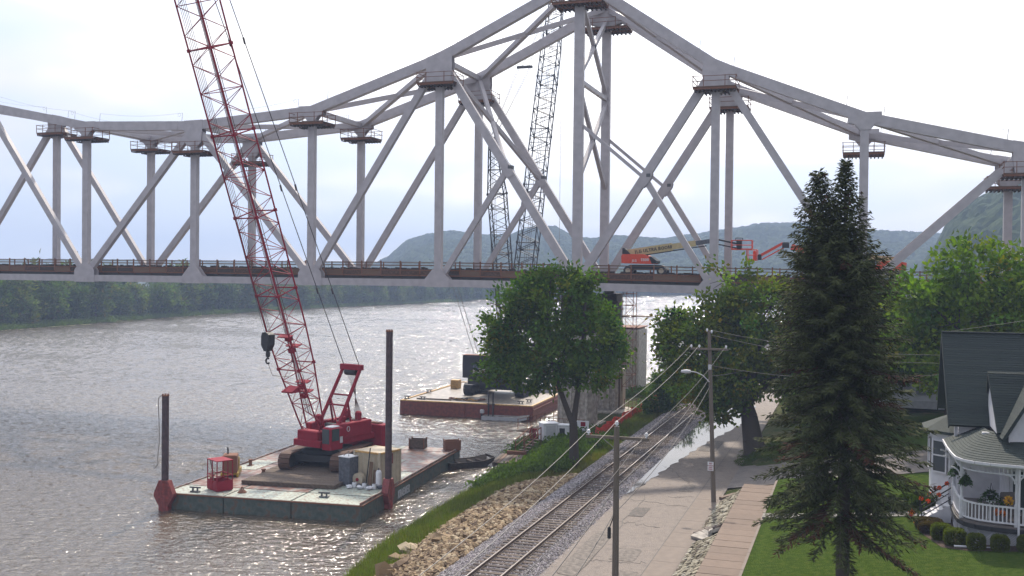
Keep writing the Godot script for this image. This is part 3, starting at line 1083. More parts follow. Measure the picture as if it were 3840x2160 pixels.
	for k in range(-4, 10):
		var g := G.new()
		g.beam(node_b(k, AN) - o + Vector3(0, 0.3, -0.37), node_b(k, AF) - o + Vector3(0, 0.3, 0.37), 0.5, 1.1)
		gp(fl, "floor_beam", g, st)
	for i in 6:
		var g := G.new()
		var a := AN + 1.35 + i * 1.86
		for k in range(-4, 9):
			var x0: float = KX[k]
			var x1: float = KX[k + 1]
			g.beam(V(x0, base_y(x0) + 0.62, a) - o, V(x1, base_y(x1) + 0.62, a) - o, 0.3, 0.62)
		gp(fl, "stringer", g, M.steel_dark)
	var xs := span(-149, 41, 2.34)
	var slab := G.new()
	for i in xs.size() - 1:
		var x0: float = xs[i]
		var x1: float = xs[i + 1]
		slab.beam(V(x0, deck_y(x0) - 0.32, (AN + AF) * 0.5) - o, V(x1, deck_y(x1) - 0.32, (AN + AF) * 0.5) - o, 10.3, 0.26)
	gp(fl, "formwork", slab, M.form_dark)
	for side in 2:
		var a := AN + 0.80 if side == 0 else AF - 0.80
		var ow := 1.0 if side == 0 else -1.0
		for i in xs.size() - 1:
			var x0: float = xs[i]
			var x1: float = xs[i + 1] - 0.03
			var g := G.new()
			g.beam(V(x0, deck_y(x0) - 0.36, a) - o, V(x1, deck_y(x1) - 0.36, a) - o, 0.05, 0.62 + rng.randf_range(-0.05, 0.04))
			gp(fl, "form_panel", g, [M.form, M.form, M.form_dark, M.timber][rng.randi() % 4])
		var led := G.new()
		for i in xs.size() - 1:
			var x0: float = xs[i]
			var x1: float = xs[i + 1]
			led.beam(V(x0, deck_y(x0) - 0.70, a) + Vector3(0, 0, 0.08 * ow) - o, V(x1, deck_y(x1) - 0.70, a) + Vector3(0, 0, 0.08 * ow) - o, 0.09, 0.12)
			led.beam(V(x0, deck_y(x0) - 0.12, a) + Vector3(0, 0, 0.05 * ow) - o, V(x1, deck_y(x1) - 0.12, a) + Vector3(0, 0, 0.05 * ow) - o, 0.06, 0.09)
			# sloping bracket legs below the overhang
			led.beam(V(x0, deck_y(x0) - 0.72, a) - o, V(x0, base_y(x0) + 0.45, AN + 1.3 if side == 0 else AF - 1.3) - o, 0.05, 0.05)
		gp(fl, "ledger", led, M.rust)
		var rail := holder(br, "guard_rail")
		for i in xs.size() - 1:
			if xs[i] < -110.0:
				continue
			var x0: float = xs[i]
			var g := G.new()
			g.box(V(x0, deck_y(x0) + 0.12, a) + Vector3(0, 0, 0.03 * ow) - o, Vector3(0.12, 1.4, 0.12))
			g.box(V(x0, deck_y(x0) + 0.84, a) + Vector3(0, 0, 0.03 * ow) - o, Vector3(0.13, 0.08, 0.13))
			gp(rail, "post", g, M.rust)
		for hgt in [0.42, 0.74]:
			var g := G.new()
			for i in xs.size() - 1:
				var x0: float = xs[i]
				var x1: float = xs[i + 1]
				var sag := rng.randf_range(-0.03, 0.02)
				g.beam(V(x0, deck_y(x0) + hgt, a) + Vector3(0, 0, 0.03 * ow) - o, V(x1, deck_y(x1) + hgt + sag * 0.2, a) + Vector3(0, 0, 0.03 * ow) - o, 0.04, 0.06)
			gp(rail, "rail", g, M.timber)
	# reinforcing bars, studs and stacked forms lying on the deck
	var bars := G.new()
	for i in 900:
		var x := rng.randf_range(-140.0, 0.0)
		var a := rng.randf_range(AN + 1.0, AF - 1.0)
		var l := rng.randf_range(0.15, 0.7)
		bars.box(V(x, deck_y(x) - 0.12 + rng.randf_range(0.0, 0.2), a) - o, Vector3(l, rng.randf_range(0.08, 0.3), rng.randf_range(0.08, 0.5)), Basis(Vector3.UP, rng.randf() * 3.0))
	for i in 260:
		var x := -140.0 + i * 0.62
		if x > -28.0:
			break
		bars.beam(V(x, deck_y(x) - 0.02, AN + 1.2) - o, V(x, deck_y(x) - 0.02, AF - 1.2) - o, 0.05, 0.05)
	var bo := gp(fl, "reinforcing_bars", bars, M.form_dark)
	bo.set_meta("kind", "stuff")
	platforms()

func platforms() -> void:
	var first := [null, null]
	var rank := ["", "first", "second", "third", "fourth", "fifth", "sixth", "seventh", "eighth", "ninth"]
	var spec := [[0, 0, 1.45], [1, 0, 3.0], [2, 0, 1.4], [3, 0, 2.7], [4, 0, 2.5], [5, 0, 2.2], [7, 0, 2.2], [-1, 1, 1.9], [0, 1, 1.5], [1, 1, 3.0], [2, 1, 1.6], [3, 1, 2.7], [4, 1, 2.4], [5, 1, 2.3], [6, 1, 2.0], [7, 1, 2.4]]
	var seen := [0, 0]
	for s in spec:
		var k: int = s[0]
		var a := AN if s[1] == 0 else AF
		seen[s[1]] += 1
		var lab := "brown timber work platform hung under the %s upper joint from the left, %s truss" % [rank[seen[s[1]]], "nearer" if s[1] == 0 else "farther"]
		var p := thing("work_platform", lab, "work platform", node_t(k, a) - Vector3(0, s[2], 0), 0.0, "timber work platforms under the upper truss joints")
		var W := 4.1 if k != 4 else 5.2
		for e in [-1.0, 1.0]:
			var g := G.new()
			g.box(Vector3(0, 0, e * 0.98), Vector3(W, 0.07, 1.05))
			gp(p, "plank_floor", g, M.timber)
			var b := G.new()
			b.box(Vector3(0, -0.16, e * 1.42), Vector3(W, 0.2, 0.08))
			b.box(Vector3(0, -0.16, e * 0.52), Vector3(W, 0.2, 0.08))
			gp(p, "bearer", b, M.rust)
			var j := G.new()
			var n := 11
			for i in n:
				j.box(Vector3((i + 0.5) / n * W - W * 0.5, -0.35, e * 0.98), Vector3(0.12, 0.13, 1.1))
			gp(p, "joist_ends", j, M.form_dark).set_meta("kind", "stuff")
		for e in [-1.0, 1.0]:
			var g := G.new()
			g.box(Vector3(e * (W * 0.5 - 0.25), 0, 0), Vector3(0.5, 0.06, 0.9))
			gp(p, "plank_floor", g, M.timber)
		for e in [-1.0, 1.0]:
			for x in [-0.5, -0.25, 0.25, 0.5]:
				var g := G.new()
				g.box(Vector3(x * W, 0.5, e * 1.48), Vector3(0.06, 1.15, 0.06))
				gp(p, "rail_post", g, M.rust)
			for y in [0.55, 1.02]:
				var g := G.new()
				g.box(Vector3(0, y, e * 1.48), Vector3(W + 0.2, 0.05, 0.05))
				gp(p, "hand_rail", g, M.rust)
		for e in [-1.0, 1.0]:
			for y in [0.55, 1.02]:
				var g := G.new()
				g.box(Vector3(e * W * 0.5, y, 0), Vector3(0.05, 0.05, 2.9))
				gp(p, "hand_rail", g, M.rust)

func piers() -> void:
	# pier under the tower: two shafts
	for side in 2:
		var a := AN + 0.6 if side == 0 else AF + 0.4
		var p := thing("bridge_pier", "pale ribbed concrete pier shaft under the nearer truss behind the bank tree" if side == 0 else "concrete pier shaft wrapped in dark forms under the farther truss", "pier", V(X4 + (0.1 if side == 0 else 0.6), 0, a))
		var g := G.new()
		var w := 3.5 if side == 0 else 2.6
		var h := 11.0 if side == 0 else 8.6
		g.rbox(Vector3(0, h * 0.5, 0), Vector3(w, h, 3.4), 0.25)
		gp(p, "shaft", g, M.concrete)
		for x in [-0.36, -0.1, 0.14, 0.38]:
			var r := G.new()
			r.rbox(Vector3(x * w, h * 0.5 - 0.2, 1.72), Vector3(0.3, h - 0.6, 0.22), 0.06)
			gp(p, "rib", r, M.concrete_pale)
		var f := G.new()
		f.rbox(Vector3(0, 0.9, 0.0), Vector3(w + 1.4, 1.8, 5.2), 0.1)
		gp(p, "footing", f, M.concrete)
		var c := G.new()
		c.box(Vector3(0, (h + 14.9) * 0.5, 0), Vector3(w * 0.86, 14.9 - h, 3.0))
		gp(p, "formwork", c, M.form_dark)
		for i in 7:
			var q := G.new()
			q.box(Vector3(0, h + 0.3 + i * (14.5 - h) / 7.0, 1.56), Vector3(w * 0.95, 0.14, 0.12))
			q.box(Vector3(w * 0.47, h + 0.3 + i * (14.5 - h) / 7.0, 0), Vector3(0.12, 0.14, 3.1))
			gp(p, "waler", q, M.form)
		var b := G.new()
		b.box(Vector3(0, 15.08, 0), Vector3(1.1, 0.5, 0.9))
		gp(p, "bearing", b, M.steel)
		# scaffold tower on the right side
		if side == 1:
			var s := G.new()
			for x in [1.7, 2.9]:
				for z in [-0.9, 0.9]:
					s.tube(Vector3(x, 4.0, z), Vector3(x, 16.2, z), 0.035, 0.035, 5)
			gp(p, "scaffold_standard", s, M.rust)
			for i in 9:
				var l := G.new()
				var y := 4.5 + i * 1.3
				for z in [-0.9, 0.9]:
					l.tube(Vector3(1.7, y, z), Vector3(2.9, y, z), 0.03, 0.03, 4)
					l.tube(Vector3(1.7 if i % 2 == 0 else 2.9, y, z), Vector3(2.9 if i % 2 == 0 else 1.7, y + 1.3, z), 0.025, 0.025, 4)
				for x in [1.7, 2.9]:
					l.tube(Vector3(x, y, -0.9), Vector3(x, y, 0.9), 0.03, 0.03, 4)
				gp(p, "scaffold_ledger", l, M.rust)
			var d := G.new()
			d.box(Vector3(3.2, 12.4, 0), Vector3(3.4, 0.09, 1.6))
			d.beam(Vector3(4.6, 12.3, 0.5), Vector3(2.9, 10.9, 0.5), 0.06, 0.06)
			gp(p, "scaffold_deck", d, M.timber)
	# lower concrete block in front of the far shaft with brown form box
	var bx := thing("form_box", "brown plywood form box standing on the slab between the pier shafts", "formwork", V(-25.9, 2.0, 115.2))
	var g := G.new()
	g.rbox(Vector3(0, 2.0, 0), Vector3(1.8, 4.0, 1.6), 0.03)
	gp(bx, "panel", g, M.timber)
	var k := G.new()
	k.box(Vector3(1.1, 2.2, 0.0), Vector3(0.35, 4.4, 1.4))
	gp(bx, "side_board", k, M.cream)
	var ms := thing("work_slab", "concrete work slab with railings at the pier foot above orange netting", "slab", V(-25.0, 1.75, 112.5))
	var s := G.new()
	s.box(Vector3(0, 0, -1.2), Vector3(5.4, 0.35, 4.4))
	gp(ms, "slab", s, M.concrete_pale)
	var u := G.new()
	u.box(Vector3(0.3, -0.55, -1.2), Vector3(4.2, 0.7, 3.6))
	gp(ms, "void_former", u, M.steel_dark)
	for i in 6:
		var r := G.new()
		r.box(Vector3(0.4 + i * 0.45, 0.7, -2.8), Vector3(0.05, 1.1, 0.05))
		gp(ms, "post", r, M.timber)
	for y in [0.7, 1.2]:
		var r := G.new()
		r.box(Vector3(1.5, y, -2.8), Vector3(2.6, 0.05, 0.05))
		gp(ms, "rail", r, M.timber)
	# older pier upstream
	var op := thing("old_pier", "tall tan concrete pier with fluted face upstream of the bridge", "pier", V(-28.0, 0, 135.0))
	var c := G.new()
	c.rbox(Vector3(0.65, 5.05, 0.2), Vector3(1.9, 10.1, 6.0), 0.3)
	gp(op, "shaft", c, M.concrete_pale)
	var c2 := G.new()
	c2.rbox(Vector3(-0.95, 4.9, 0), Vector3(1.3, 9.8, 5.0), 0.2)
	gp(op, "shaft", c2, M.concrete)
	for x in [-0.1, 0.45, 1.0, 1.4]:
		var r := G.new()
		r.rbox(Vector3(x, 5.6, 3.22), Vector3(0.22, 8.2, 0.16), 0.05)
		gp(op, "rib", r, M.concrete)
	var cap := G.new()
	cap.box(Vector3(0.0, 10.16, 0.1), Vector3(3.3, 0.12, 6.2))
	gp(op, "cap_form", cap, M.rust)

func words(p: Node, called: String, text: String, size: float, mt: Material, at: Vector3, B := Basis(), wide := 1.0) -> MeshInstance3D:
	var t := TextMesh.new()
	var f := SystemFont.new()
	f.font_names = PackedStringArray(["Droid Sans"])
	f.font_weight = 700
	t.font = f
	t.text = text
	t.font_size = 32
	t.pixel_size = size / 24.0
	t.depth = 0.02
	return part(p, called, t, mt, at, B * Basis.from_scale(Vector3(wide, 1, 1)))

func lattice(p: Node, called: String, foot: Vector3, tip: Vector3, side: Vector3, W: float, D: float, W0: float, D0: float, taper: float, taper_tip: float, sect: float, rc: float, rl: float, mt: Material) -> void:
	var ax := tip - foot
	var L := ax.length()
	ax /= L
	var dep := side.cross(ax).normalized()
	var sz := func(l):
		var f := clampf(l / taper, 0.0, 1.0) if taper > 0.0 else 1.0
		var e := clampf((L - l) / taper_tip, 0.0, 1.0) if taper_tip > 0.0 else 1.0
		return Vector2(lerpf(W0, W, minf(f, e)) * 0.5, lerpf(D0, D, minf(f, e)) * 0.5)
	var corner := func(l, i):
		var s: Vector2 = sz.call(l)
		return foot + ax * l + side * s.x * [1, 1, -1, -1][i] + dep * s.y * [1, -1, -1, 1][i]
	var l0 := 0.0
	while l0 < L - 0.01:
		var l1 := minf(l0 + sect, L)
		var h := holder(p, called)
		for i in 4:
			var g := G.new()
			var st := 2 if l0 < taper or l1 > L - taper_tip else 1
			for q in st:
				g.tube(corner.call(lerpf(l0, l1, float(q) / st), i), corner.call(lerpf(l0, l1, float(q + 1) / st), i), rc, rc, 6, false)
			gp(h, "chord", g, mt)
		var lc := G.new()
		var n := maxi(int(round((l1 - l0) / (W * 0.46))), 1)
		for q in n:
			var a := lerpf(l0, l1, float(q) / n)
			var b := lerpf(l0, l1, float(q + 1) / n)
			for i in 4:
				var j := (i + 1) % 4
				if (q + i) % 2 == 0:
					lc.tube(corner.call(a, i), corner.call(b, j), rl, rl, 4, false)
				else:
					lc.tube(corner.call(a, j), corner.call(b, i), rl, rl, 4, false)
				if q == 0 or q % 3 == 0:
					lc.tube(corner.call(a, i), corner.call(a, j), rl, rl, 4, false)
		for i in 4:     # heavier frame at the splice
			lc.tube(corner.call(l1 - 0.03, i), corner.call(l1 - 0.03, (i + 1) % 4), rl * 1.4, rl * 1.4, 4, false)
		gp(h, "lacing", lc, mt).set_meta("kind", "stuff")
		for i in 4:
			var g := G.new()
			var c: Vector3 = corner.call(l1, i)
			g.box(c, Vector3(rc * 3.2, rc * 3.2, rc * 3.6), Basis(side, dep, ax))
			gp(h, "splice_lug", g, mt)
		l0 = l1

func crawler(p: Node, at: Vector3, L: float, H: float, W: float, frame: Material, shoe: Material) -> void:
	var h := holder(p, "crawler")
	var r := H * 0.5
	var g := G.new()
	g.rbox(at + Vector3(0, r, 0), Vector3(W * 0.55, H * 0.55, L - H * 1.1), 0.08)
	gp(h, "track_frame", g, frame)
	for e in [-1.0, 1.0]:
		var w := G.new()
		w.tube(at + Vector3(-W * 0.35, r, e * (L * 0.5 - r)), at + Vector3(W * 0.35, r, e * (L * 0.5 - r)), r * 0.82, r * 0.82, 14)
		gp(h, "sprocket", w, frame)
	for i in 9:
		var w := G.new()
		var z := lerpf(-L * 0.5 + H, L * 0.5 - H, i / 8.0)
		w.tube(at + Vector3(-W * 0.33, r * 0.42, z), at + Vector3(W * 0.33, r * 0.42, z), r * 0.3, r * 0.3, 8)
		gp(h, "roller", w, frame)
	var straight := L - H
	var total := straight * 2.0 + PI * H
	var n := int(total / 0.36)
	var sm := G.new()
	sm.rbox(Vector3.ZERO, Vector3(W, 0.1, 0.33), 0.02)
	sm.box(Vector3(0, -0.08, 0), Vector3(W * 0.4, 0.1, 0.12))
	var me := sm.mesh()
	for i in n:
		var s := total * i / n
		var pos := Vector3.ZERO
		var ang := 0.0
		if s < straight:
			pos = Vector3(0, H, -straight * 0.5 + s)
		elif s < straight + PI * r:
			ang = (s - straight) / r
			pos = Vector3(0, r + cos(ang) * r, straight * 0.5 + sin(ang) * r)
		elif s < straight * 2.0 + PI * r:
			ang = PI
			pos = Vector3(0, 0, straight * 0.5 - (s - straight - PI * r))
		else:
			ang = PI + (s - straight * 2.0 - PI * r) / r
			pos = Vector3(0, r + cos(ang) * r, -straight * 0.5 + sin(ang) * r)
		part(h, "track_shoe", me, shoe, at + pos, Basis(Vector3.RIGHT, ang))

func cleat(at: Vector3, label: String, turn := 0.0) -> void:
	var t := thing("mooring_cleat", label, "cleat", at, turn, "mooring cleats on the barge decks")
	var g := G.new()
	g.rbox(Vector3(0, 0.04, 0), Vector3(0.7, 0.08, 0.3), 0.02)
	gp(t, "base_plate", g, M.steel_dark)
	for e in [-0.18, 0.18]:
		var q := G.new()
		q.tube(Vector3(e, 0.08, 0), Vector3(e, 0.3, 0), 0.07, 0.07, 8)
		gp(t, "post", q, M.steel_dark)
	var b := G.new()
	b.tube(Vector3(-0.42, 0.32, 0), Vector3(0.42, 0.32, 0), 0.06, 0.06, 8)
	gp(t, "horn", b, M.steel_dark)

func barges() -> void:
	# nearer barge, made of linked pontoons
	var bg := thing("work_barge", "weathered green and rust sectional work barge carrying the red crane", "barge", V(-40.2, 0, 74.95), deg_to_rad(4.8))
	var xs := [-7.55, -2.85, 2.3, 7.55]
	var zs := [11.9, 9.1, -0.3, -9.8, -11.9]
	for j in 4:
		for i in 3:
			var g := G.new()
			var c := Vector3((xs[i] + xs[i + 1]) * 0.5, 0.28, (zs[j] + zs[j + 1]) * 0.5)
			var s := Vector3(xs[i + 1] - xs[i] - 0.05, 1.8, zs[j] - zs[j + 1] - 0.05)
			g.rbox(c, s, 0.05)
			var po := gp(bg, "pontoon", g, M.hull_green)
			var d := G.new()
			d.box(c + Vector3(0, 0.905, 0), Vector3(s.x - 0.12, 0.02, s.z - 0.12))
			gp(po, "deck_plate", d, M.deck_pale if j == 0 or (i + j) % 4 == 3 else M.deck_rust)
			if j == 0:
				var k := G.new()
				k.box(c + Vector3(0, 0.86, s.z * 0.5 + 0.04), Vector3(s.x, 0.09, 0.07))
				gp(po, "rub_rail", k, M.rust)
			if i == 2:
				var k := G.new()
				k.box(c + Vector3(s.x * 0.5 + 0.04, 0.86, 0), Vector3(0.07, 0.09, s.z))
				gp(po, "rub_rail", k, M.rust)
				k = G.new()
				k.box(c + Vector3(s.x * 0.5 - 0.1, 0.99, 0), Vector3(0.09, 0.16, s.z))
				gp(po, "deck_angle", k, M.deck_rust)
			if i == 0:
				var k := G.new()
				k.box(c + Vector3(-s.x * 0.5 + 0.1, 0.96, 0), Vector3(0.09, 0.1, s.z))
				gp(po, "deck_angle", k, M.deck_rust)
	for i in 5:
		var d := G.new()
		var w := [[-6.2, 0.5, 1.9, 4.0], [3.7, -3.6, 2.2, 3.0], [4.3, -1.2, 1.4, 1.7], [-4.4, -7.8, 2.6, 3.4], [1.0, -10.8, 3.0, 1.6]]
		d.box(Vector3(w[i][0], 1.212, w[i][1]), Vector3(w[i][2], 0.02, w[i][3]))
		gp(bg, "bolted_plate", d, M.deck_pale)
	words(bg, "painted_name", "KRAEMER", 0.62, M.pale_grey, Vector3(7.545, 0.42, 3.3), Basis(Vector3.UP, PI / 2), 0.72)
	# spuds
	for e in [[V(-46.4, 0, 62.2), 8.15, "shorter dark steel spud pile with a rope at the barge's left corner"], [V(-31.95, 0, 68.5), 12.8, "tall dark steel spud pile on the right side of the barge"]]:
		var sp := thing("spud_pile", e[2], "spud pile", e[0], deg_to_rad(4.8), "spud piles of the crane barge")
		var g := G.new()
		g.tube(Vector3(0, -3, 0), Vector3(0, e[1], 0), 0.245, 0.245, 20)
		gp(sp, "pile", g, M.spud)
		var c := G.new()
		c.tube(Vector3(0, e[1] - 0.02, 0), Vector3(0, e[1] + 0.06, 0), 0.27, 0.27, 16)
		for k in 6:
			c.box(Vector3(cos(k * 1.05) * 0.2, e[1] + 0.1, sin(k * 1.05) * 0.2), Vector3(0.08, 0.1, 0.08))
		gp(sp, "head_ring", c, M.rust)
		var k := holder(sp, "spud_well")
		var front := float(e[1]) < 10.0
		for f in [-1.0, 1.0]:
			var q := G.new()
			var pts := PackedVector2Array([Vector2(0.24, 2.15), Vector2(0.36, 2.15), Vector2(0.75, 1.22), Vector2(0.75, 1.0), Vector2(0.36, 0.35), Vector2(0.36, -0.3), Vector2(0.24, -0.3)])
			for pi in pts.size():
				pts[pi].x *= f
			q.prism(pts, Vector3.ZERO, Vector3.RIGHT if front else Vector3.BACK, Vector3.UP, 0.5)
			gp(k, "gusset", q, M.spud_red)
		var sl := G.new()
		sl.tube(Vector3(0, -0.3, 0), Vector3(0, 2.15, 0), 0.34, 0.34, 16)
		gp(k, "sleeve", sl, M.spud_red)
		if front:
			var ro := G.new()
			var pts := [Vector3(0, 8.2, 0.1), Vector3(-0.3, 8.15, 0.12)]
			for i in 14:
				pts.append(Vector3(-0.42 - 0.06 * sin(i * 0.7), 8.0 - i * 0.36, 0.15 + 0.05 * cos(i)))
			pts.append(Vector3(-0.75, 2.95, 0.15))
			ro.path(pts, 0.03, 5)
			gp(sp, "rope", ro, M.cable_pale)
	cleat(V(-44.7, 1.215, 63.35), "dark double-post mooring cleat beside the red basket on pale deck", deg_to_rad(5))
	cleat(V(-35.3, 1.215, 65.1), "rusty double-post mooring cleat on pale deck near the front right corner", deg_to_rad(5))
	var an := thing("deck_ring", "small rusty padeye on the barge's front edge between basket and mat", "padeye", V(-41.5, 1.215, 64.4))
	var ag := G.new()
	ag.lathe([Vector2(0.35, 0), Vector2(0.2, 0.16), Vector2(0.06, 0.22), Vector2(0.0, 0.22)], Vector3.ZERO, 10)
	gp(an, "base_plate", ag, M.rust)
	ag = G.new()
	ag.tube(Vector3(-0.1, 0.2, 0), Vector3(-0.06, 0.36, 0), 0.04, 0.04, 6)
	ag.tube(Vector3(0.1, 0.2, 0), Vector3(0.06, 0.36, 0), 0.04, 0.04, 6)
	ag.tube(Vector3(-0.08, 0.36, 0), Vector3(0.08, 0.36, 0), 0.04, 0.04, 6)
	gp(an, "eye", ag, M.rust)
	for q in [[-45.5, 66.5], [-46.6, 73.5], [-43.4, 70.3], [-48.0, 84.0]]:
		var bo := thing("bollard", "short rusty bollard " + ["near the yellow skid, closest to the spud", "on the left deck edge behind the yellow skid", "beside the timber mat's left corner", "at the far left corner of the deck"][[-45.5, -46.6, -43.4, -48.0].find(q[0])], "bollard", V(q[0], 1.215, q[1]), 0.0, "rusty bollards on the crane barge")
		var g := G.new()
		g.lathe([Vector2(0.14, 0), Vector2(0.12, 0.4), Vector2(0.18, 0.42), Vector2(0.18, 0.5), Vector2(0.0, 0.52)], Vector3.ZERO, 10)
		gp(bo, "post", g, M.rust)
		g = G.new()
		g.box(Vector3(0, 0.02, 0), Vector3(0.45, 0.04, 0.45))
		gp(bo, "base_plate", g, M.rust)
	# red man basket
	var mb := thing("man_basket", "red steel man basket with roof standing on the barge's pale front deck", "man basket", V(-43.55, 1.22, 64.7), deg_to_rad(-30))
	var g := G.new()
	g.box(Vector3(0, 0.04, 0), Vector3(1.5, 0.07, 1.2))
	gp(mb, "floor", g, M.crane_red)
	for e in [[Vector3(0, 0.4, 0.6), Vector3(1.52, 0.66, 0.03)], [Vector3(0, 0.4, -0.6), Vector3(1.52, 0.66, 0.03)], [Vector3(0.75, 0.4, 0), Vector3(0.03, 0.66, 1.2)], [Vector3(-0.75, 0.4, 0), Vector3(0.03, 0.66, 1.2)]]:
		g = G.new()
		g.box(e[0], e[1])
		gp(mb, "side_panel", g, M.crane_red)
	for x in [-0.75, 0.0, 0.75]:
		for z in [-0.6, 0.6]:
			g = G.new()
			g.box(Vector3(x, 1.1, z), Vector3(0.06, 2.1, 0.06))
			gp(mb, "post", g, M.crane_red)
	for y in [1.1]:
		g = G.new()
		for z in [-0.6, 0.6]:
			g.box(Vector3(0, y, z), Vector3(1.5, 0.05, 0.05))
		for x in [-0.75, 0.75]:
			g.box(Vector3(x, y, 0), Vector3(0.05, 0.05, 1.2))
		gp(mb, "rail", g, M.crane_red)
	g = G.new()
	g.rbox(Vector3(0, 2.18, 0), Vector3(1.6, 0.06, 1.3), 0.02)
	gp(mb, "roof", g, M.crane_red)
	for k in 3:
		g = G.new()
		g.path([Vector3(-0.65 + k * 0.1, 2.1, 0.5), Vector3(-0.5 + k * 0.08, 1.2, 0.35), Vector3(-0.35 + k * 0.1, 0.6, 0.4)], 0.018, 4)
		gp(mb, "sling", g, M.cable_pale)
	# yellow engine skid
	var sk := thing("power_skid", "yellow skid with rusty engine box and fuel tank behind the red basket", "power pack", V(-46.1, 1.22, 70.0), deg_to_rad(-62))
	g = G.new()
	for z in [-0.6, 0.6]:
		g.box(Vector3(0, 0.15, z), Vector3(2.9, 0.3, 0.14))
	for x in [-1.2, 0.0, 1.2]:
		g.box(Vector3(x, 0.2, 0), Vector3(0.14, 0.2, 1.2))
	gp(sk, "frame", g, M.yellow)
	g = G.new()
	g.rbox(Vector3(0.75, 0.98, 0), Vector3(1.3, 1.35, 1.1), 0.06)
	gp(sk, "engine_cover", g, M.rust)
	g = G.new()
	g.rbox(Vector3(-0.7, 0.75, -0.2), Vector3(0.9, 0.9, 0.7), 0.1)
	gp(sk, "fuel_tank", g, M.yellow)
	g = G.new()
	g.tube(Vector3(0.6, 1.6, 0.2), Vector3(0.6, 2.05, 0.2), 0.06, 0.06, 8)
	g.tube(Vector3(0.6, 2.05, 0.2), Vector3(0.8, 2.15, 0.2), 0.06, 0.06, 8)
	gp(sk, "exhaust_pipe", g, M.black)
	g = G.new()
	g.rbox(Vector3(-0.1, 0.7, 0.35), Vector3(0.5, 0.7, 0.3), 0.05)
	gp(sk, "control_panel", g, M.black)
	# timber mats under the crane
	var mt := thing("timber_mat", "large worn timber crane mat lying under the red crane's tracks", "crane mat", V(-40.3, 1.225, 75.0), deg_to_rad(6))
	for i in 18:
		var q := G.new()
		q.rbox(Vector3(0, 0.14, 7.4 - i * 0.82), Vector3(7.3 + rng.randf_range(-0.25, 0.25), 0.27 + rng.randf_range(-0.02, 0.02), 0.79), 0.02)
		gp(mt, "timber", q, M.wood_mat)
	# cream container with gear in front
	var ct := thing("storage_container", "small cream corrugated storage container on the crane barge", "container", V(-33.95, 1.22, 70.85), deg_to_rad(-14))
	g = G.new()
	var n := 20
	for f in [[Vector3(-1.2, 0, 1.2), Vector3(1.2, 0, 1.2), Vector3.BACK], [Vector3(1.2, 0, 1.2), Vector3(1.2, 0, -1.2), Vector3.RIGHT], [Vector3(1.2, 0, -1.2), Vector3(-1.2, 0, -1.2), Vector3.FORWARD], [Vector3(-1.2, 0, -1.2), Vector3(-1.2, 0, 1.2), Vector3.LEFT]]:
		for i in n:
			var o0: float = [0.0, -0.09, -0.09, 0.0][i % 4]
			var o1: float = [0.0, -0.09, -0.09, 0.0][(i + 1) % 4]
			var a: Vector3 = f[0].lerp(f[1], float(i) / n) + f[2] * o0
			var b: Vector3 = f[0].lerp(f[1], float(i + 1) / n) + f[2] * o1
			g.quad(a + Vector3(0, 0.12, 0), b + Vector3(0, 0.12, 0), b + Vector3(0, 2.42, 0), a + Vector3(0, 2.42, 0))
	gp(ct, "corrugated_wall", g, M.cream)
	g = G.new()
	g.rbox(Vector3(0, 2.5, 0), Vector3(2.36, 0.1, 2.36), 0.03)
	gp(ct, "roof", g, M.cream)
	for x in [-1.2, 1.2]:
		for z in [-1.2, 1.2]:
			g = G.new()
			g.box(Vector3(x, 1.28, z), Vector3(0.14, 2.56, 0.14))
			gp(ct, "corner_post", g, M.cream)
	for y in [0.08, 2.48]:
		g = G.new()
		for z in [-1.215, 1.215]:
			g.box(Vector3(0, y, z), Vector3(2.28, 0.13, 0.1))
		for x in [-1.215, 1.215]:
			g.box(Vector3(x, y, 0), Vector3(0.1, 0.13, 2.28))
		gp(ct, "rail", g, M.cream if y < 1.0 else M.edge_yellow)
	g = G.new()
	g.box(Vector3(1.23, 1.95, 0.0), Vector3(0.03, 0.75, 0.62))
	gp(ct, "logo_plate", g, M.spud_red)
	g = G.new()
	g.box(Vector3(1.25, 2.0, 0.0), Vector3(0.02, 0.42, 0.3))
	gp(ct, "logo_panel", g, M.white)
	var gb := thing("job_box", "tall slate-grey steel cabinet with white top beside the cream container", "cabinet", V(-35.7, 1.22, 69.6), deg_to_rad(-14))
	g = G.new()
	g.rbox(Vector3(0, 1.05, 0), Vector3(1.05, 2.1, 1.1), 0.03)
	gp(gb, "body", g, M.slate_blue)
	g = G.new()
	g.box(Vector3(0, 2.13, 0), Vector3(1.09, 0.06, 1.14))
	gp(gb, "lid", g, M.white)
	for x in [-0.3, 0.0, 0.3]:
		g = G.new()
		g.box(Vector3(x, 1.0, 0.565), Vector3(0.03, 1.8, 0.03))
		gp(gb, "door_rib", g, M.slate_blue)
	g = G.new()
	g.path([Vector3(-0.25, 2.16, 0.3), Vector3(0.0, 2.5, 0), Vector3(0.25, 2.16, 0.3)], 0.02, 4)
	gp(gb, "lifting_sling", g, M.cable)
	var cy := thing("white_tank", "white upright gas tank in front of the cream container", "tank", V(-33.05, 1.22, 69.2))
	g = G.new()
	g.lathe([Vector2(0.22, 0), Vector2(0.22, 1.15), Vector2(0.16, 1.3), Vector2(0.0, 1.34)], Vector3.ZERO, 14)
	gp(cy, "shell", g, M.white)
	g = G.new()
	g.tube(Vector3(0, 1.3, 0), Vector3(0, 1.48, 0), 0.05, 0.05, 8)
	gp(cy, "valve", g, M.steel_dark)
